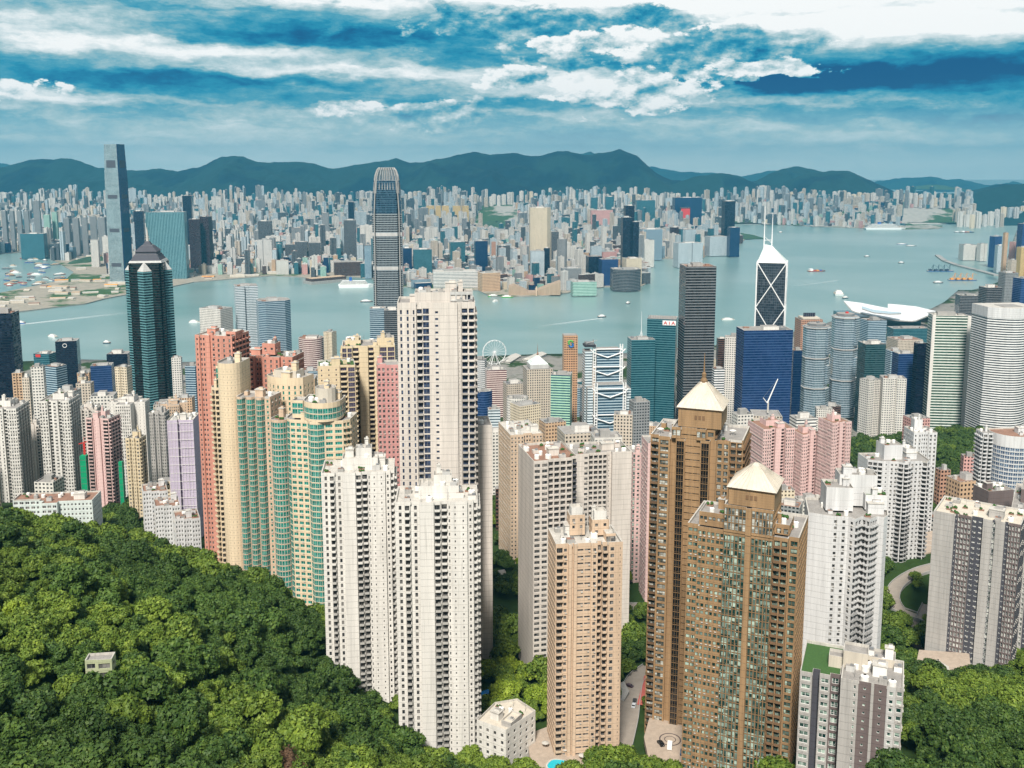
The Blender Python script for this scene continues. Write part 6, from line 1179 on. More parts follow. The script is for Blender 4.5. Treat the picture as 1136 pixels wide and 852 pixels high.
# ------------------------------------------------------------------ roads, pools and small things on the near slopes
def gpt(px, py, d0=120, d1=1400):
    D = np.linspace(d0, d1, 700); x, y, z = ray(px, py); X = x/y*D; Zr = HC+z/y*D; T = terr(X, D); k = np.argmax(Zr < T)
    return (X[k], D[k], T[k]) if Zr[-1] < T[-1] or k else (X[-1], D[-1], T[-1])
CLEAR = []
M['asphalt'] = pmat('asphalt', (.30, .26, .22), .9, noise=.3, nscale=.3); M['asphalt_dark'] = pmat('asphalt_dark', (.12, .12, .12), .9, noise=.3, nscale=.3); M['pool'] = pmat('pool_water', (.02, .42, .50), .1); M['pool_blue'] = pmat('pool_blue', (.01, .20, .55), .15); M['paving'] = pmat('paving', (.42, .34, .27), .8, noise=.4, nscale=.4)
def ribbon(name, pxs, w, lift=.6, mat='asphalt', closed=False, walls=True, flat=None):
    P_ = [Vector(gpt(*p)) for p in pxs]; pts = []
    for i in range(len(P_)-1):      # Catmull-Rom
        p0, p1, p2, p3 = P_[max(0, i-1)], P_[i], P_[i+1], P_[min(len(P_)-1, i+2)]
        for k in range(8):
            t = k/8; pts.append(.5*((2*p1)+(-p0+p2)*t+(2*p0-5*p1+4*p2-p3)*t*t+(-p0+3*p1-3*p2+p3)*t**3))
    pts.append(P_[-1]); mb = MB(); L = []
    for i, p in enumerate(pts):
        d = pts[min(i+1, len(pts)-1)]-pts[max(i-1, 0)]; d.z = 0; d.normalize(); n = Vector((-d.y, d.x, 0)); z = p.z+lift; L.append((p+n*w/2, p-n*w/2, z, n)); CLEAR.append((p.x, p.y, w*.5+2.5))
    for (a, b, z0, n0), (c, d, z1, n1) in zip(L, L[1:]):
        A_, B_, C_, E_ = (a.x, a.y, z0), (b.x, b.y, z0), (d.x, d.y, z1), (c.x, c.y, z1); dn = lambda v, h: (v[0], v[1], v[2]+h)
        mb.quads([[A_, B_, C_, E_], [dn(A_, -2), dn(E_, -2), E_, A_], [dn(B_, -2), B_, C_, dn(C_, -2)]], M[mat])
        if walls:
            for s_, (p, q, n, n2) in ((1, (a, c, n0, n1)), (-1, (b, d, n0, n1))):
                i0, i1 = (p.x, p.y, z0), (q.x, q.y, z1); o0, o1 = (p.x+n.x*s_*.3, p.y+n.y*s_*.3, z0), (q.x+n2.x*s_*.3, q.y+n2.y*s_*.3, z1)
                mb.quads([[i0, i1, dn(i1, .9), dn(i0, .9)], [dn(i0, .9), dn(i1, .9), dn(o1, .9), dn(o0, .9)], [dn(o0, .9), dn(o1, .9), dn(o1, -1.5), dn(o0, -1.5)]], M['light_grey'])
    return mb.build(name, kind='structure')
ribbon('road', [(1075, 622), (1045, 628), (1018, 636), (997, 650), (990, 664), (996, 676), (1010, 684), (1030, 690)], 8)
ribbon('road', [(680, 676), (700, 674), (722, 676), (740, 682)], 7); ribbon('road', [(680, 700), (700, 698), (725, 700)], 5); ribbon('road', [(1028, 672), (1016, 700), (1018, 722), (1040, 742)], 5)
ribbon('driveway', [(722, 742), (705, 755), (700, 775), (697, 800), (690, 828)], 9, .5, 'asphalt'); ribbon('footpath', [(718, 752), (714, 768), (710, 785)], 3, .9, 'red_path', walls=False) if M.setdefault('red_path', pmat('red_path', (.42, .10, .08), .8)) else None
def slab(name, pxs, mat, lift=.5, kind='structure', th=3, zf=None, **tags):
    P_ = [gpt(*p) for p in pxs]; z = (max(p[2] for p in P_)+lift) if zf is None else zf; cx, cy_ = np.mean([p[0] for p in P_]), np.mean([p[1] for p in P_])
    x = [(p[0], p[1]) for p in P_]; a = sum(x[i][0]*x[(i+1) % len(x)][1]-x[(i+1) % len(x)][0]*x[i][1] for i in range(len(x)))
    if a < 0: x = x[::-1]
    CLEAR.append((cx, cy_, max(math.hypot(p[0]-cx, p[1]-cy_) for p in x)*.85+2)); mb = MB(); mb.prism(x, z-th, z, M[mat], M[mat]); o = mb.build(name, kind=kind, **tags); return z, (cx, cy_)
zc, c = slab('plaza', [(722, 812), (765, 808), (775, 835), (760, 862), (722, 862), (714, 835)], 'paving', .3)
mb = MB()
for r0, r1 in ((4.2, 4.8), (2.2, 2.6)):
    n = 28; mb.quads([[(c[0]+r*math.cos(2*math.pi*k_/n), c[1]+r*math.sin(2*math.pi*k_/n), zc+.006) for r, k_ in ((r0, k), (r1, k), (r1, k+1), (r0, k+1))] for k in range(n)], M['brown_wall'])
mb.build('paving_pattern', kind='structure')
zr, cr = slab('roundabout', [(684, 768), (692, 765), (698, 772), (692, 780), (684, 778)], 'concrete', .9, th=2)
zp, cpool = slab('pool_deck', [(585, 830), (620, 816), (648, 826), (650, 862), (590, 866)], 'paving', .4)
def pool(lb, c, z, rx, ry, m_='pool', rot=0):
    mb = MB(); n = 24; P_ = [(c[0]+rx*math.cos(2*math.pi*k/n+.3)*(1+.18*math.sin(4*math.pi*k/n)), c[1]+ry*math.sin(2*math.pi*k/n)) for k in range(n)]; Q = [(c[0]+(x-c[0])*1.12, c[1]+(y-c[1])*1.12) for x, y in P_]
    rt = root('swimming_pool', (0, 0, 0), 0, label=lb, category='pool'); mb.poly([(x, y, z+.06) for x, y in P_], M[m_]); mb.build('pool_water', rt); mb = MB()
    for i in range(n): j = (i+1) % n; mb.quads([[(*Q[i], z), (*Q[j], z), (*Q[j], z+.2), (*Q[i], z+.2)], [(*Q[i], z+.2), (*Q[j], z+.2), (*P_[j], z+.2), (*P_[i], z+.2)], [(*P_[i], z+.2), (*P_[j], z+.2), (*P_[j], z+.06), (*P_[i], z+.06)]], M['roof_white'])
    mb.build('coping', rt)
x, y, z = at(625, 848, cpool[1]); pool('turquoise pool beside the parasols at the bottom centre of the picture', (atz(622, 850, zp)), zp, 6, 4.5)
p = gpt(1031, 606); slab('pool_terrace', [(1018, 600), (1044, 596), (1048, 610), (1024, 616)], 'paving', .4); pool('small blue pool on the hillside right of the white rounded tower', (p[0], p[1]), p[2]+2.2, 5.5, 5, 'pool_blue')
zq, cq = slab('sports_court', [(531, 772), (543, 768), (541, 782), (531, 786)], 'pool_blue', 1, kind='thing', th=2, label='bright blue court tucked beside the white towers, above the clubhouse podium', category='court')
R5 = random.Random(5)
def umbrella(px, py, z, lb):
    x, y = atz(px, py, z); rt = root('parasol', (x, y, z), 0, label=lb, category='parasol', group='pale parasols round the pool'); mb = MB(); mb.tube((0, 0, 0), (0, 0, 2.6), .06, .06, M['metal'], 6); mb.build('pole', rt)
    mb = MB(); n = 8; mb.quads([[(1.7*math.cos(2*math.pi*k/n), 1.7*math.sin(2*math.pi*k/n), 2.2), (1.7*math.cos(2*math.pi*(k+1)/n), 1.7*math.sin(2*math.pi*(k+1)/n), 2.2), (.02, 0, 2.9), (0, .02, 2.9)] for k in range(n)], M['roof_white']); mb.build('canopy', rt)
for (px, py) in [(605, 829), (623, 832), (627, 836), (646, 843)]: umbrella(px, py, zp, 'pale open parasol beside the turquoise pool')
def car(x, y, z, a, col, lb, nm='parked_car'):
    rt = root(nm, (x, y, z), a, label=lb, category='car'); key = 'car_'+col; M.setdefault(key, pmat(key, col, .35, spec=.6))
    prof = [(-2.1, .35), (-2.15, .8), (-1.5, .92), (-.95, 1.42), (.75, 1.45), (1.35, .95), (2.1, .85), (2.15, .35)]
    mb = MB(); w = .88; mb.poly([(u, -w, v) for u, v in prof][::-1][::-1], M[key]); mb.poly([(u, w, v) for u, v in prof][::-1], M[key])
    for i in range(len(prof)): a_, b_ = prof[i], prof[(i+1) % len(prof)]; mb.quads([[(a_[0], w, a_[1]), (b_[0], w, b_[1]), (b_[0], -w, b_[1]), (a_[0], -w, a_[1])][::-1]], M[key])
    mb.build('body', rt); g = MB(); gp = [(-1.35, .95), (-.93, 1.36), (.72, 1.38), (1.2, .97)]
    for s_ in (-1, 1): g.poly([(u, s_*(w+.01), v) for u, v in (gp if s_ < 0 else gp[::-1])], M['g_black'])
    g.quads([[(.8, -.78, 1.46), (1.32, -.78, .98), (1.32, .78, .98), (.8, .78, 1.46)], [(-1.0, .78, 1.42), (-1.48, .78, .95), (-1.48, -.78, .95), (-1.0, -.78, 1.42)]], M['g_black']); g.build('window', rt)
    for u in (-1.35, 1.35):
        for s_ in (-1, 1): m2 = MB(); m2.tube((u, s_*.72, .33), (u, s_*.94, .33), .33, .33, M['dark'], 12); m2.build('wheel', rt)
for px, py, a, col, lb in [(733, 826, 1.9, '#101418', 'black car parked on the patterned forecourt, left of the white van'), (757, 836, 1.3, '#28486a', 'blue grey car parked on the right of the patterned forecourt'), (724, 849, .3, '#5a5c60', 'grey car at the lower edge of the patterned forecourt'), (698, 764, 2.6, '#3a2030', 'dark plum car curving round the roundabout'), (703, 786, 1.3, '#b8bcc0', 'silver car on the driveway below the roundabout'), (704, 781, 1.3, '#181c20', 'black car queued on the driveway behind the silver one'), (757, 850, 1.0, '#15181c', 'black car at the lower right of the patterned forecourt')]:
    on = py > 800 and px > 720
    if on: x, y = atz(px, py, zc); z = zc+.01
    else: x, y, z = gpt(px, py); z += .55
    car(x, y, z, a, col, lb)
x, y = atz(743, 829, zc); rt = root('delivery_van', (x, y, zc+.01), 1.35, label='white van parked in the middle of the patterned forecourt', category='van'); mb = MB(); mb.prism([(-2.6, -1), (1.4, -1), (1.4, 1), (-2.6, 1)], .4, 2.3, M['white'], M['white'], bottom=True); mb.prism([(1.4, -1), (2.7, -.95), (2.7, .95), (1.4, 1)], .4, 1.3, M['white'], M['white']); mb.build('body', rt); mb = MB(); mb.quads([[(2.5, -.9, 1.32), (2.5, .9, 1.32), (1.42, .9, 2.2), (1.42, -.9, 2.2)]], M['g_black']); mb.build('windscreen', rt)
for u in (-1.7, 1.8):
    for s_ in (-1, 1): m2 = MB(); m2.tube((u, s_*.8, .38), (u, s_*1.04, .38), .38, .38, M['dark'], 12); m2.build('wheel', rt)
# podium deck of the slab at the right
X, Y, z = at(1052, 735, 492); rt = root('podium', (X, Y, z-6), 0, label='curved white podium deck with a tent roof below the blank beige end wall', category='building'); mb = MB(); pts = [(-17*math.cos(R_(t)), -13*math.sin(R_(t))-2) for t in range(-20, 111, 10)]+[(16, 10), (-10, 14)]
mb.prism(pts, -8, 6, M['white_wall'], M['paving'], uv=(3, 3)); mb.build('deck', rt); mb = MB(); mb.prism([(x*1.01, y*1.01) for x, y in pts], 2.2, 4, M['dark_wall'], None); mb.build('window', rt); mb = MB(); mb.lathe([(6, 6.5), (3, 8), (.3, 10.5), (0, 10.6)], M['roof_white'], 10, (-8, -5)); mb.build('tent_roof', rt); CLEAR.append((X, Y, 17))
X, Y, z = gpt(620, 0+800) if False else gpt(560, 800)
# ------------------------------------------------------------------ trees
LEAF = ['leaf_mid', 'leaf_dark', 'leaf_lime']
def crown_mesh(seed, R, H, mat, lobes=18, per=125, leaf=.43):
    r = np.random.default_rng(seed); mb = MB(); Q = []
    C = []
    for k in range(lobes):
        th = r.uniform(0, 2*np.pi); ph = np.arccos(r.uniform(-.15, 1)); q = R*(.62+.18*r.random()); C.append((q*np.sin(ph)*np.cos(th), q*np.sin(ph)*np.sin(th), H*.55+q*np.cos(ph)*H/R*.52, R*r.uniform(.26, .44)))
    C.append((0, 0, H*.6, R*.55))
    for (cx, cy_, cz, rr) in C:
        n = per; v = r.normal(size=(n, 3)); v[:, 2] = np.abs(v[:, 2])*1.0-.25; v /= np.linalg.norm(v, axis=1)[:, None]; p = np.array([cx, cy_, cz])+v*rr*r.uniform(.78, 1.08, (n, 1))
        nn = v+r.normal(size=(n, 3))*.45; nn /= np.linalg.norm(nn, axis=1)[:, None]; t = np.cross(nn, r.normal(size=(n, 3))); t /= np.linalg.norm(t, axis=1)[:, None]; b = np.cross(nn, t); s_ = leaf*r.uniform(.6, 1.35, (n, 1))*R/5
        Q.append(np.stack([p-t*s_, p-b*s_*.7, p+t*s_, p+b*s_*.7], 1))
        # dense heart of each clump
        k = 6; 
        for i in range(k):
            a0, a1 = 2*np.pi*i/k, 2*np.pi*(i+1)/k; q = rr*.72; c_ = np.array([cx, cy_, cz]); Q.append(np.array([[c_+[q*np.cos(a0), q*np.sin(a0), -q*.4], c_+[q*np.cos(a1), q*np.sin(a1), -q*.4], c_+[q*.5*np.cos(a1), q*.5*np.sin(a1), q*.7], c_+[q*.5*np.cos(a0), q*.5*np.sin(a0), q*.7]]]))
        q = rr*.36; Q.append(np.array([[np.array([cx, cy_, cz])+[q*np.cos(a), q*np.sin(a), rr*.5] for a in (0, 1.57, 3.14, 4.71)]]))
    mb.quads(np.concatenate(Q), M[mat]); o = mb.build('crown', weld=False); me = o.data; bpy.data.objects.remove(o); return me
def trunk_mesh(H):
    mb = MB(); mb.tube((0, 0, -2), (0, 0, H*.5), .38, .24, M['bark'], 7)
    for k in range(5): a = 1.26*k; mb.tube((0, 0, H*(.3+.04*k)), (2.2*math.cos(a), 2.2*math.sin(a), H*(.6+.03*k)), .17, .07, M['bark'], 5)
    o = mb.build('trunk'); me = o.data; bpy.data.objects.remove(o); return me
CM = [[crown_mesh(10*i+j, R, H, m_) for j, (R, H) in enumerate([(5, 8.5), (5.6, 7.5), (4.6, 9.5), (5.2, 8)])] for i, m_ in enumerate(LEAF)]
TM = trunk_mesh(9)
def forest():
    R = random.Random(8); S = []
    step = 6.6; y = 120
    parks = [[(940, 455), (1090, 430), (1100, 520), (1040, 545), (940, 530)], [(1020, 540), (1140, 500), (1200, 640), (1020, 640)], [(690, 520), (730, 520), (725, 620), (690, 620)], [(820, 425), (860, 440), (860, 470), (820, 470)], [(700, 440), (750, 450), (750, 480), (700, 480)], [(100, 555), (165, 560), (200, 640), (100, 610)], [(640, 600), (730, 590), (730, 720), (640, 720)], [(535, 560), (612, 560), (612, 780), (535, 780)]]
    while y < 1400:
        st = step if y < 560 else step*1.5; x = -.62*y
        while x < .62*y:
            X, Y = x+R.uniform(-.45, .45)*st, y+R.uniform(-.45, .45)*st; x += st
            S.append((X, Y))
        y += st*.93
    S = np.array(S); Z = terr(S[:, 0], S[:, 1]); T = []
    for (X, Y), z in zip(S, Z):
        px, py = proj(X, Y, z)
        if not (-220 < px < 1380 and py < 960): continue
        if Y > 620 and not any(inside(px, py, q) for q in parks): continue
        if any(abs(X-a) < r+2 and math.hypot(X-a, Y-b) < r+2 for a, b, r in FOOT): continue
        if any(abs(X-a) < r and math.hypot(X-a, Y-b) < r for a, b, r in CLEAR): continue
        # kind of tree drifts over the slope
        g = math.sin(X*.021+1)+math.sin(Y*.031+X*.013)+.8*math.sin(X*.09)*math.sin(Y*.08)+R.uniform(-1, 1); k = 1 if g < -.25 else 2 if g > 1.75 else 0
        if px > 980 and k == 2 and R.random() < .7: k = 1
        if Y > 620 and R.random() < .75: k = 1
        s_ = R.uniform(.50, 1.12)*(1.0 if R.random() < .85 else 1.45)
        if Y > 620: s_ *= 1.15
        T.append((X, Y, float(z), k, s_, R.uniform(0, 6.28), R.randrange(4), px, py))
    T.sort(key=lambda t: -t[4]/math.hypot(t[0], t[1], HC-t[2])*(1 if (-10 < t[7] < 1146 and t[8] < 870) else 0)); ind, rest = T[:300], T[300:]
    kn = ['mid green', 'dark green', 'yellow-green']
    for X, Y, z, k, s_, a, j, px, py in ind:
        ar = 'in the forest of the lower left slope' if px < 540 else 'among the towers at the bottom centre' if px < 860 else 'in the forest of the lower right slope'
        lb = f'bushy {kn[k]} tree {ar}'; rt = root('broadleaf_tree', (X, Y, z), a, label=lb, category='tree', group=lb); rt.scale = (s_, s_, s_*1.05)
        link('trunk', TM, rt); link('crown', CM[k][j], rt)
    # the rest of the wood: one object that instances the same crowns and trunks
    protos = []
    for k in range(3):
        for j in range(4):
            pass
    me = bpy.data.meshes.new('wood'); me.from_pydata([(t[0], t[1], t[2]) for t in rest], [], [])
    at1 = me.attributes.new('kind', 'INT', 'POINT'); at1.data.foreach_set('value', [t[3]*4+t[6] for t in rest])
    at2 = me.attributes.new('size', 'FLOAT', 'POINT'); at2.data.foreach_set('value', [t[4] for t in rest])
    at3 = me.attributes.new('turn', 'FLOAT', 'POINT'); at3.data.foreach_set('value', [t[5] for t in rest])
    o = link('woodland', me, kind='stuff', label='dense green woodland covering the slopes between and below the towers')
    ng = bpy.data.node_groups.new('woodland', 'GeometryNodeTree'); ng.interface.new_socket('Geometry', in_out='INPUT', socket_type='NodeSocketGeometry'); ng.interface.new_socket('Geometry', in_out='OUTPUT', socket_type='NodeSocketGeometry')
    N = ng.nodes; L = ng.links; gi, go = N.new('NodeGroupInput'), N.new('NodeGroupOutput'); iop = N.new('GeometryNodeInstanceOnPoints'); jg = N.new('GeometryNodeJoinGeometry')
    def attr(nm, typ): n = N.new('GeometryNodeInputNamedAttribute'); n.data_type = typ; n.inputs[0].default_value = nm; return n.outputs[0]
    ki = attr('kind', 'INT'); si_ = attr('size', 'FLOAT'); tu = attr('turn', 'FLOAT'); cx = N.new('ShaderNodeCombineXYZ'); L.new(tu, cx.inputs[2]); outs = []
    jo = N.new('GeometryNodeJoinGeometry')
    done = {}
    for o2 in list(COL.objects):
        if o2.name.startswith('crown') and o2.data in [m for r in CM for m in r] and o2.data.name not in done: done[o2.data.name] = o2
    for k in range(3):
        for j in range(4):
            src = done.get(CM[k][j].name)
            if src is None: continue
            oi = N.new('GeometryNodeObjectInfo'); oi.transform_space = 'ORIGINAL'; oi.inputs['Object'].default_value = src; oi.inputs['As Instance'].default_value = True
            cmp_ = N.new('FunctionNodeCompare'); cmp_.data_type = 'INT'; cmp_.operation = 'EQUAL'; L.new(ki, cmp_.inputs[2]); cmp_.inputs[3].default_value = k*4+j
            ip = N.new('GeometryNodeInstanceOnPoints'); L.new(gi.outputs[0], ip.inputs['Points']); L.new(cmp_.outputs[0], ip.inputs['Selection']); L.new(oi.outputs['Geometry'], ip.inputs['Instance']); L.new(cx.outputs[0], ip.inputs['Rotation']); L.new(si_, ip.inputs['Scale']); L.new(ip.outputs[0], jo.inputs[0])
    L.new(jo.outputs[0], go.inputs[0]); md = o.modifiers.new('woodland', 'NODES'); md.node_group = ng
    print('TREES', len(T))
forest()
M['leaf_brown'] = leafmat('leaf_brown', (.10, .055, .03), (.12, .07, .04), (.17, .11, .06)); x, y, z = at(320, 812, 262); rt = root('bare_tree', (x, y, tz(x, y)+2.5), 0, label='withered reddish brown tree standing in the forest of the lower left slope', category='tree'); rt.scale = (1.15, 1.15, 1.1); link('trunk', TM, rt); link('crown', crown_mesh(99, 5, 8, 'leaf_brown', 12, 45, .3), rt)
# ------------------------------------------------------------------ vessels and wakes
M['hull_dark'] = pmat('hull_dark', (.03, .05, .08), .5); M['hull_red'] = pmat('hull_red', (.40, .05, .04), .5); M['hull_blue'] = pmat('hull_blue', (.02, .10, .35), .5); M['deck_tan'] = pmat('deck_tan', (.45, .33, .22), .7); M['amber'] = pmat('crane_amber', (.70, .30, .05), .5)
def foam_mat():
    mt = bpy.data.materials.new('foam'); mt.use_nodes = True; t = NT(mt.node_tree); b = t.n['Principled BSDF']; ge = t.new('ShaderNodeNewGeometry'); tc = t.new('ShaderNodeTexCoord'); u, v, _ = t.sep(tc.outputs['UV'])
    edge = t.m('SUBTRACT', 1, t.m('ABSOLUTE', t.m('MULTIPLY_ADD', v, 2, -1))); fade = t.m('POWER', t.m('SUBTRACT', 1, u), 1.2); nz = t.noise(t.vmul(ge.outputs['Position'], (1, 1, 1)), .06, 5, .7)
    a = t.m('MULTIPLY', t.m('MULTIPLY', fade, t.m('POWER', edge, .7)), t.m('MULTIPLY_ADD', nz, 1.6, -.1), clamp=True); t.put(b.inputs['Base Color'], (.82, .86, .86)); t.put(b.inputs['Alpha'], a); b.inputs['Roughness'].default_value = .8; return mt
M['foam'] = foam_mat()
def wake(a, b, w0, w1, n=14):
    A_, B_ = Vector((*atz(*a, 0), 0)), Vector((*atz(*b, 0), 0)); d = (B_-A_).normalized(); nn = Vector((-d.y, d.x, 0)); mb = MB(); Q = []; U = []
    for k in range(n):
        t0, t1 = k/n, (k+1)/n; p, q = A_.lerp(B_, t0), A_.lerp(B_, t1); a0, a1 = w0+(w1-w0)*t0, w0+(w1-w0)*t1
        Q.append([(p.x-nn.x*a0, p.y-nn.y*a0, .12), (q.x-nn.x*a1, q.y-nn.y*a1, .12), (q.x+nn.x*a1, q.y+nn.y*a1, .12), (p.x+nn.x*a0, p.y+nn.y*a0, .12)]); U.append([(t0, 0), (t1, 0), (t1, 1), (t0, 1)])
    mb.quads(Q, M['foam'], U); mb.build('wake_foam', kind='stuff')
def vessel(px, py, L, W_, ang, lb, hull='hull_dark', sup='white', typ='ferry', grp=None, h=3):
    x, y = atz(px, py, 0); rt = root({'ferry': 'ferry', 'barge': 'crane_barge', 'ship': 'cargo_ship', 'boat': 'motor_boat'}[typ], (x, y, 0), R_(ang), label=lb, category={'barge': 'barge', 'ship': 'ship'}.get(typ, 'boat'), group=grp)
    a, b = L/2, W_/2; P_ = [(-a, -b), (a*.6, -b), (a, 0), (a*.6, b), (-a, b)]; mb = MB(); mb.prism([(u*.93, v*.85) for u, v in P_], -1, h, M[hull], M['deck_tan'], top=P_); mb.build('hull', rt)
    if typ in ('ferry', 'boat'):
        mb = MB(); mb.prism([(-a*.8, -b*.8), (a*.45, -b*.8), (a*.6, 0), (a*.45, b*.8), (-a*.8, b*.8)], h, h*1.9, M[sup], M['roof_white']); mb.prism([(-a*.5, -b*.55), (a*.2, -b*.55), (a*.2, b*.55), (-a*.5, b*.55)], h*1.9, h*2.6, M[sup], M['roof_white']); mb.build('cabin', rt)
    if typ == 'ship':
        mb = MB(); mb.box((-a*.65, 0, h+4), (L*.16, W_*.8, 8), M['white']); mb.build('bridge', rt); mb = MB()
        for k in range(4): mb.box((-a*.25+k*L*.16, 0, h+1.5), (L*.12, W_*.7, 3), M[['hull_red', 'amber', 'hull_blue', 'metal'][k]])
        mb.build('cargo', rt)
    if typ == 'barge':
        mb = MB(); mb.box((-a*.4, 0, h+3), (L*.25, W_*.7, 6), M[sup]); mb.build('cabin', rt); mb = MB(); mb.tube((a*.1, -b*.5, h), (a*.2, 0, h+24), .8, .6, M[sup], 5); mb.tube((a*.1, b*.5, h), (a*.2, 0, h+24), .8, .6, M[sup], 5); mb.tube((a*.2, 0, h+24), (a*.9, 0, h+16), .5, .4, M[sup], 5); mb.tube((-a*.3, 0, h+6), (a*.2, 0, h+24), .5, .4, M[sup], 5); mb.build('derrick', rt)
wake((23, 360), (150, 346), 9, 26); vessel(21, 359, 32, 11, 190, 'blue ferry ahead of the long white wake at the left', 'hull_blue')
wake((668, 353), (590, 363), 5, 13); vessel(668, 352, 26, 9, 20, 'dark boat towing a thin white wake in the middle of the harbour', typ='boat')
wake((930, 311), (870, 319), 3, 6); vessel(906, 301, 75, 20, 8, 'red and dark tug shaped ship in the open harbour right of the braced tower', 'hull_red', 'amber', 'ship'); vessel(930, 327, 50, 28, 80, 'white catamaran ferry near the tip of the winged roof', 'white', 'white', h=6); vessel(938, 331, 22, 9, 20, 'small grey boat beside the white catamaran ferry', 'hull_dark', typ='boat')
vessel(808, 355, 38, 10, 4, 'flat white boat between the tall dark grey slab and the braced tower', 'white', h=2.5); vessel(697, 337, 20, 8, 60, 'small dark boat off the tip of the peninsula', typ='boat'); vessel(866, 258, 60, 18, 70, 'dark junk like boat just right of the twin masts', typ='boat'); vessel(1073, 258, 90, 24, 4, 'far cargo ship near the eastern shore', 'hull_dark', 'white', 'ship'); vessel(1062, 258, 40, 14, 0, 'small far boat left of the cargo ship', typ='boat')
vessel(1001, 271, 60, 16, 2, 'flat lighter in the far harbour, left one of two', 'hull_blue', typ='boat', h=2); vessel(1011, 273, 55, 16, -4, 'flat lighter in the far harbour, right one of two', 'hull_dark', typ='boat', h=2); vessel(962, 285, 26, 10, 10, 'lone dark launch in mid harbour', typ='boat'); vessel(1000, 292, 26, 10, 0, 'tiny launch below the two lighters', typ='boat'); vessel(1041, 314, 36, 12, 0, 'small barge near the winged roof and the typhoon wall', typ='boat')
for k in range(4): vessel(1034+6.2*k, 301, 40, 17, 0, 'dark blue derrick barge in the upper moored row', 'hull_blue', 'hull_dark', 'barge', 'upper row of derrick barges')
for k in range(4): vessel(1058+6.6*k, 311, 40, 17, 0, 'derrick barge with amber cranes in the lower moored row', 'hull_blue', 'amber', 'barge', 'lower row of amber derrick barges')
vessel(548, 329, 40, 14, 6, 'green and white ferry at the pier of the peninsula, left one', 'em_g'); vessel(563, 330, 40, 14, 2, 'green and white ferry at the pier of the peninsula, right one', 'em_g'); vessel(550, 335, 22, 9, 50, 'small white launch just off the peninsula pier', 'white', typ='boat'); vessel(119, 381, 18, 7, 0, 'small dark boat near the round-shouldered dark tower', typ='boat'); vessel(216, 358, 30, 9, -5, 'white speedboat left of the white waterfront tower', 'white', typ='boat'); wake((59, 375), (64, 379), 4, 8); vessel(58, 374, 34, 10, 150, 'white hovering ferry above the navy slab', 'white'); vessel(407, 335, 40, 12, 5, 'dark flat barge left of the crowned skyscraper', typ='boat')
# cruise ship at the runway terminal and another at the peninsula
def liner(px, py, L, W_, ang, lb, decks=5):
    x, y = atz(px, py, 0); rt = root('cruise_ship', (x, y, 0), R_(ang), label=lb, category='ship'); a, b = L/2, W_/2; P_ = [(-a, -b), (a*.75, -b), (a, 0), (a*.75, b), (-a, b)]; mb = MB(); mb.prism([(u*.95, v*.9) for u, v in P_], -1, 12, M['white'], M['white'], top=P_); mb.build('hull', rt); mb = MB()
    for k in range(decks): f = .9-.05*k; mb.prism([(-a*f, -b*.9), (a*(f-.25), -b*.9), (a*(f-.25), b*.9), (-a*f, b*.9)], 12+k*4, 16+k*4, M['f_white2'], M['white'], uv=(6, 4))
    mb.build('decks', rt); mb = MB(); mb.box((-a*.3, 0, 12+decks*4+6), (L*.07, W_*.4, 12), M['hull_blue']); mb.build('funnel', rt)
liner(982, 254.6, 270, 36, 1, 'large white cruise ship moored along the far runway', 6); liner(395, 319, 120, 26, 6, 'white cruise ship at the pier left of the crowned skyscraper', 3)
p, q = atz(338, 318, 0), atz(384, 309, 0); rt = root('harbour_pier', ((p[0]+q[0])/2, (p[1]+q[1])/2, 0), math.atan2(q[1]-p[1], q[0]-p[0])*.6, label='brown roofed pier jutting from the far waterfront left of the white cruise ship', category='pier'); mb = MB(); mb.box((0, 0, 5), (150, 60, 10), M['concrete']); mb.build('deck', rt); mb = MB(); mb.box((0, 0, 15), (140, 46, 10), M['f_brown'], top=M['deck_tan']); mb.build('hall', rt)
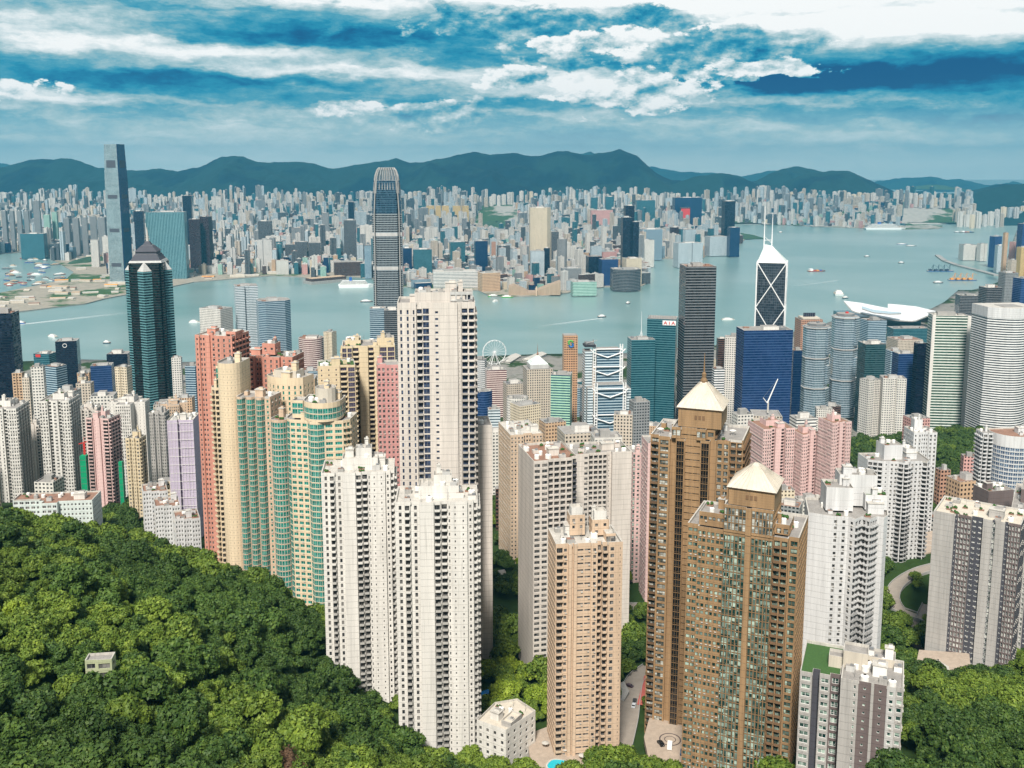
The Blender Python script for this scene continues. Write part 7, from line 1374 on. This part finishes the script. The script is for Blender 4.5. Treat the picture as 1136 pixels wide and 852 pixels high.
# typhoon shelter: many small craft at the left
R6 = random.Random(6); n = 0
while n < 46:
    px, py = R6.uniform(2, 72), R6.uniform(285, 317); x, y = atz(px, py, 0)
    if inside(x, y, KPOLY): continue
    vessel(px, py, R6.uniform(20, 46), R6.uniform(9, 14), R6.uniform(-40, 40), 'small work boat crowded in the typhoon shelter at the left', R6.choice(['hull_dark', 'hull_blue', 'hull_dark', 'hull_red', 'white']), R6.choice(['white', 'metal', 'deck_tan']), 'boat', 'work boats in the typhoon shelter'); n += 1
# curved breakwater and flyover at the near right shore
def wall_line(name, pxs, w, h, mat, **t):
    P_ = [atz(a, b, 0) for a, b in pxs]; mb = MB()
    for (a, b), (c, d) in zip(P_, P_[1:]): L = math.hypot(c-a, d-b); mb.box(((a+c)/2, (b+d)/2, h/2), (L+w*.5, w, h), M[mat], rz=math.atan2(d-b, c-a))
    mb.build(name, **t)
wall_line('breakwater', [(1040, 284), (1048, 290), (1062, 295), (1082, 300), (1105, 306)], 22, 5, 'concrete', label='curved grey breakwater hooking out from the near shore at right', category='breakwater')
wall_line('breakwater', [(975, 249.5), (1046, 248.5)], 60, 10, 'roof_white', label='long pale terminal deck behind the far cruise ship', category='terminal')
# works on the reclaimed land at the left
R7 = random.Random(9)
def reclaimed():
    n = 0
    while n < 60:
        px, py = R7.uniform(0, 345), R7.uniform(284, 345); x, y = atz(px, py, 3)
        if not inside(x, y, KPOLY) or not inside(x, y-40, KPOLY) or (px > 118 and y > 3750): continue
        L, w, h = R7.uniform(14, 60), R7.uniform(10, 26), R7.uniform(3, 9); m_ = R7.choice(['roof_white', 'deck_tan', 'roof_white', 'concrete', 'roof_rust', 'amber', 'stone_cream']); rt = root('site_shed', (x, y, 2.9), R7.uniform(-.5, .5), label='low shed on the sandy building ground across the harbour at the left', category='shed', group='low sheds on the reclaimed ground'); mb = MB(); mb.box((0, 0, h/2), (L, w, h), M['stone_cream']); mb.build('wall', rt); mb = MB(); mb.prism([(-L*.52, -w*.52), (L*.52, -w*.52), (L*.52, w*.52), (-L*.52, w*.52)], h, h+2, M[m_], M[m_], top=[(-L*.5, -w*.1), (L*.5, -w*.1), (L*.5, w*.1), (-L*.5, w*.1)]); mb.build('roof', rt); n += 1
reclaimed()
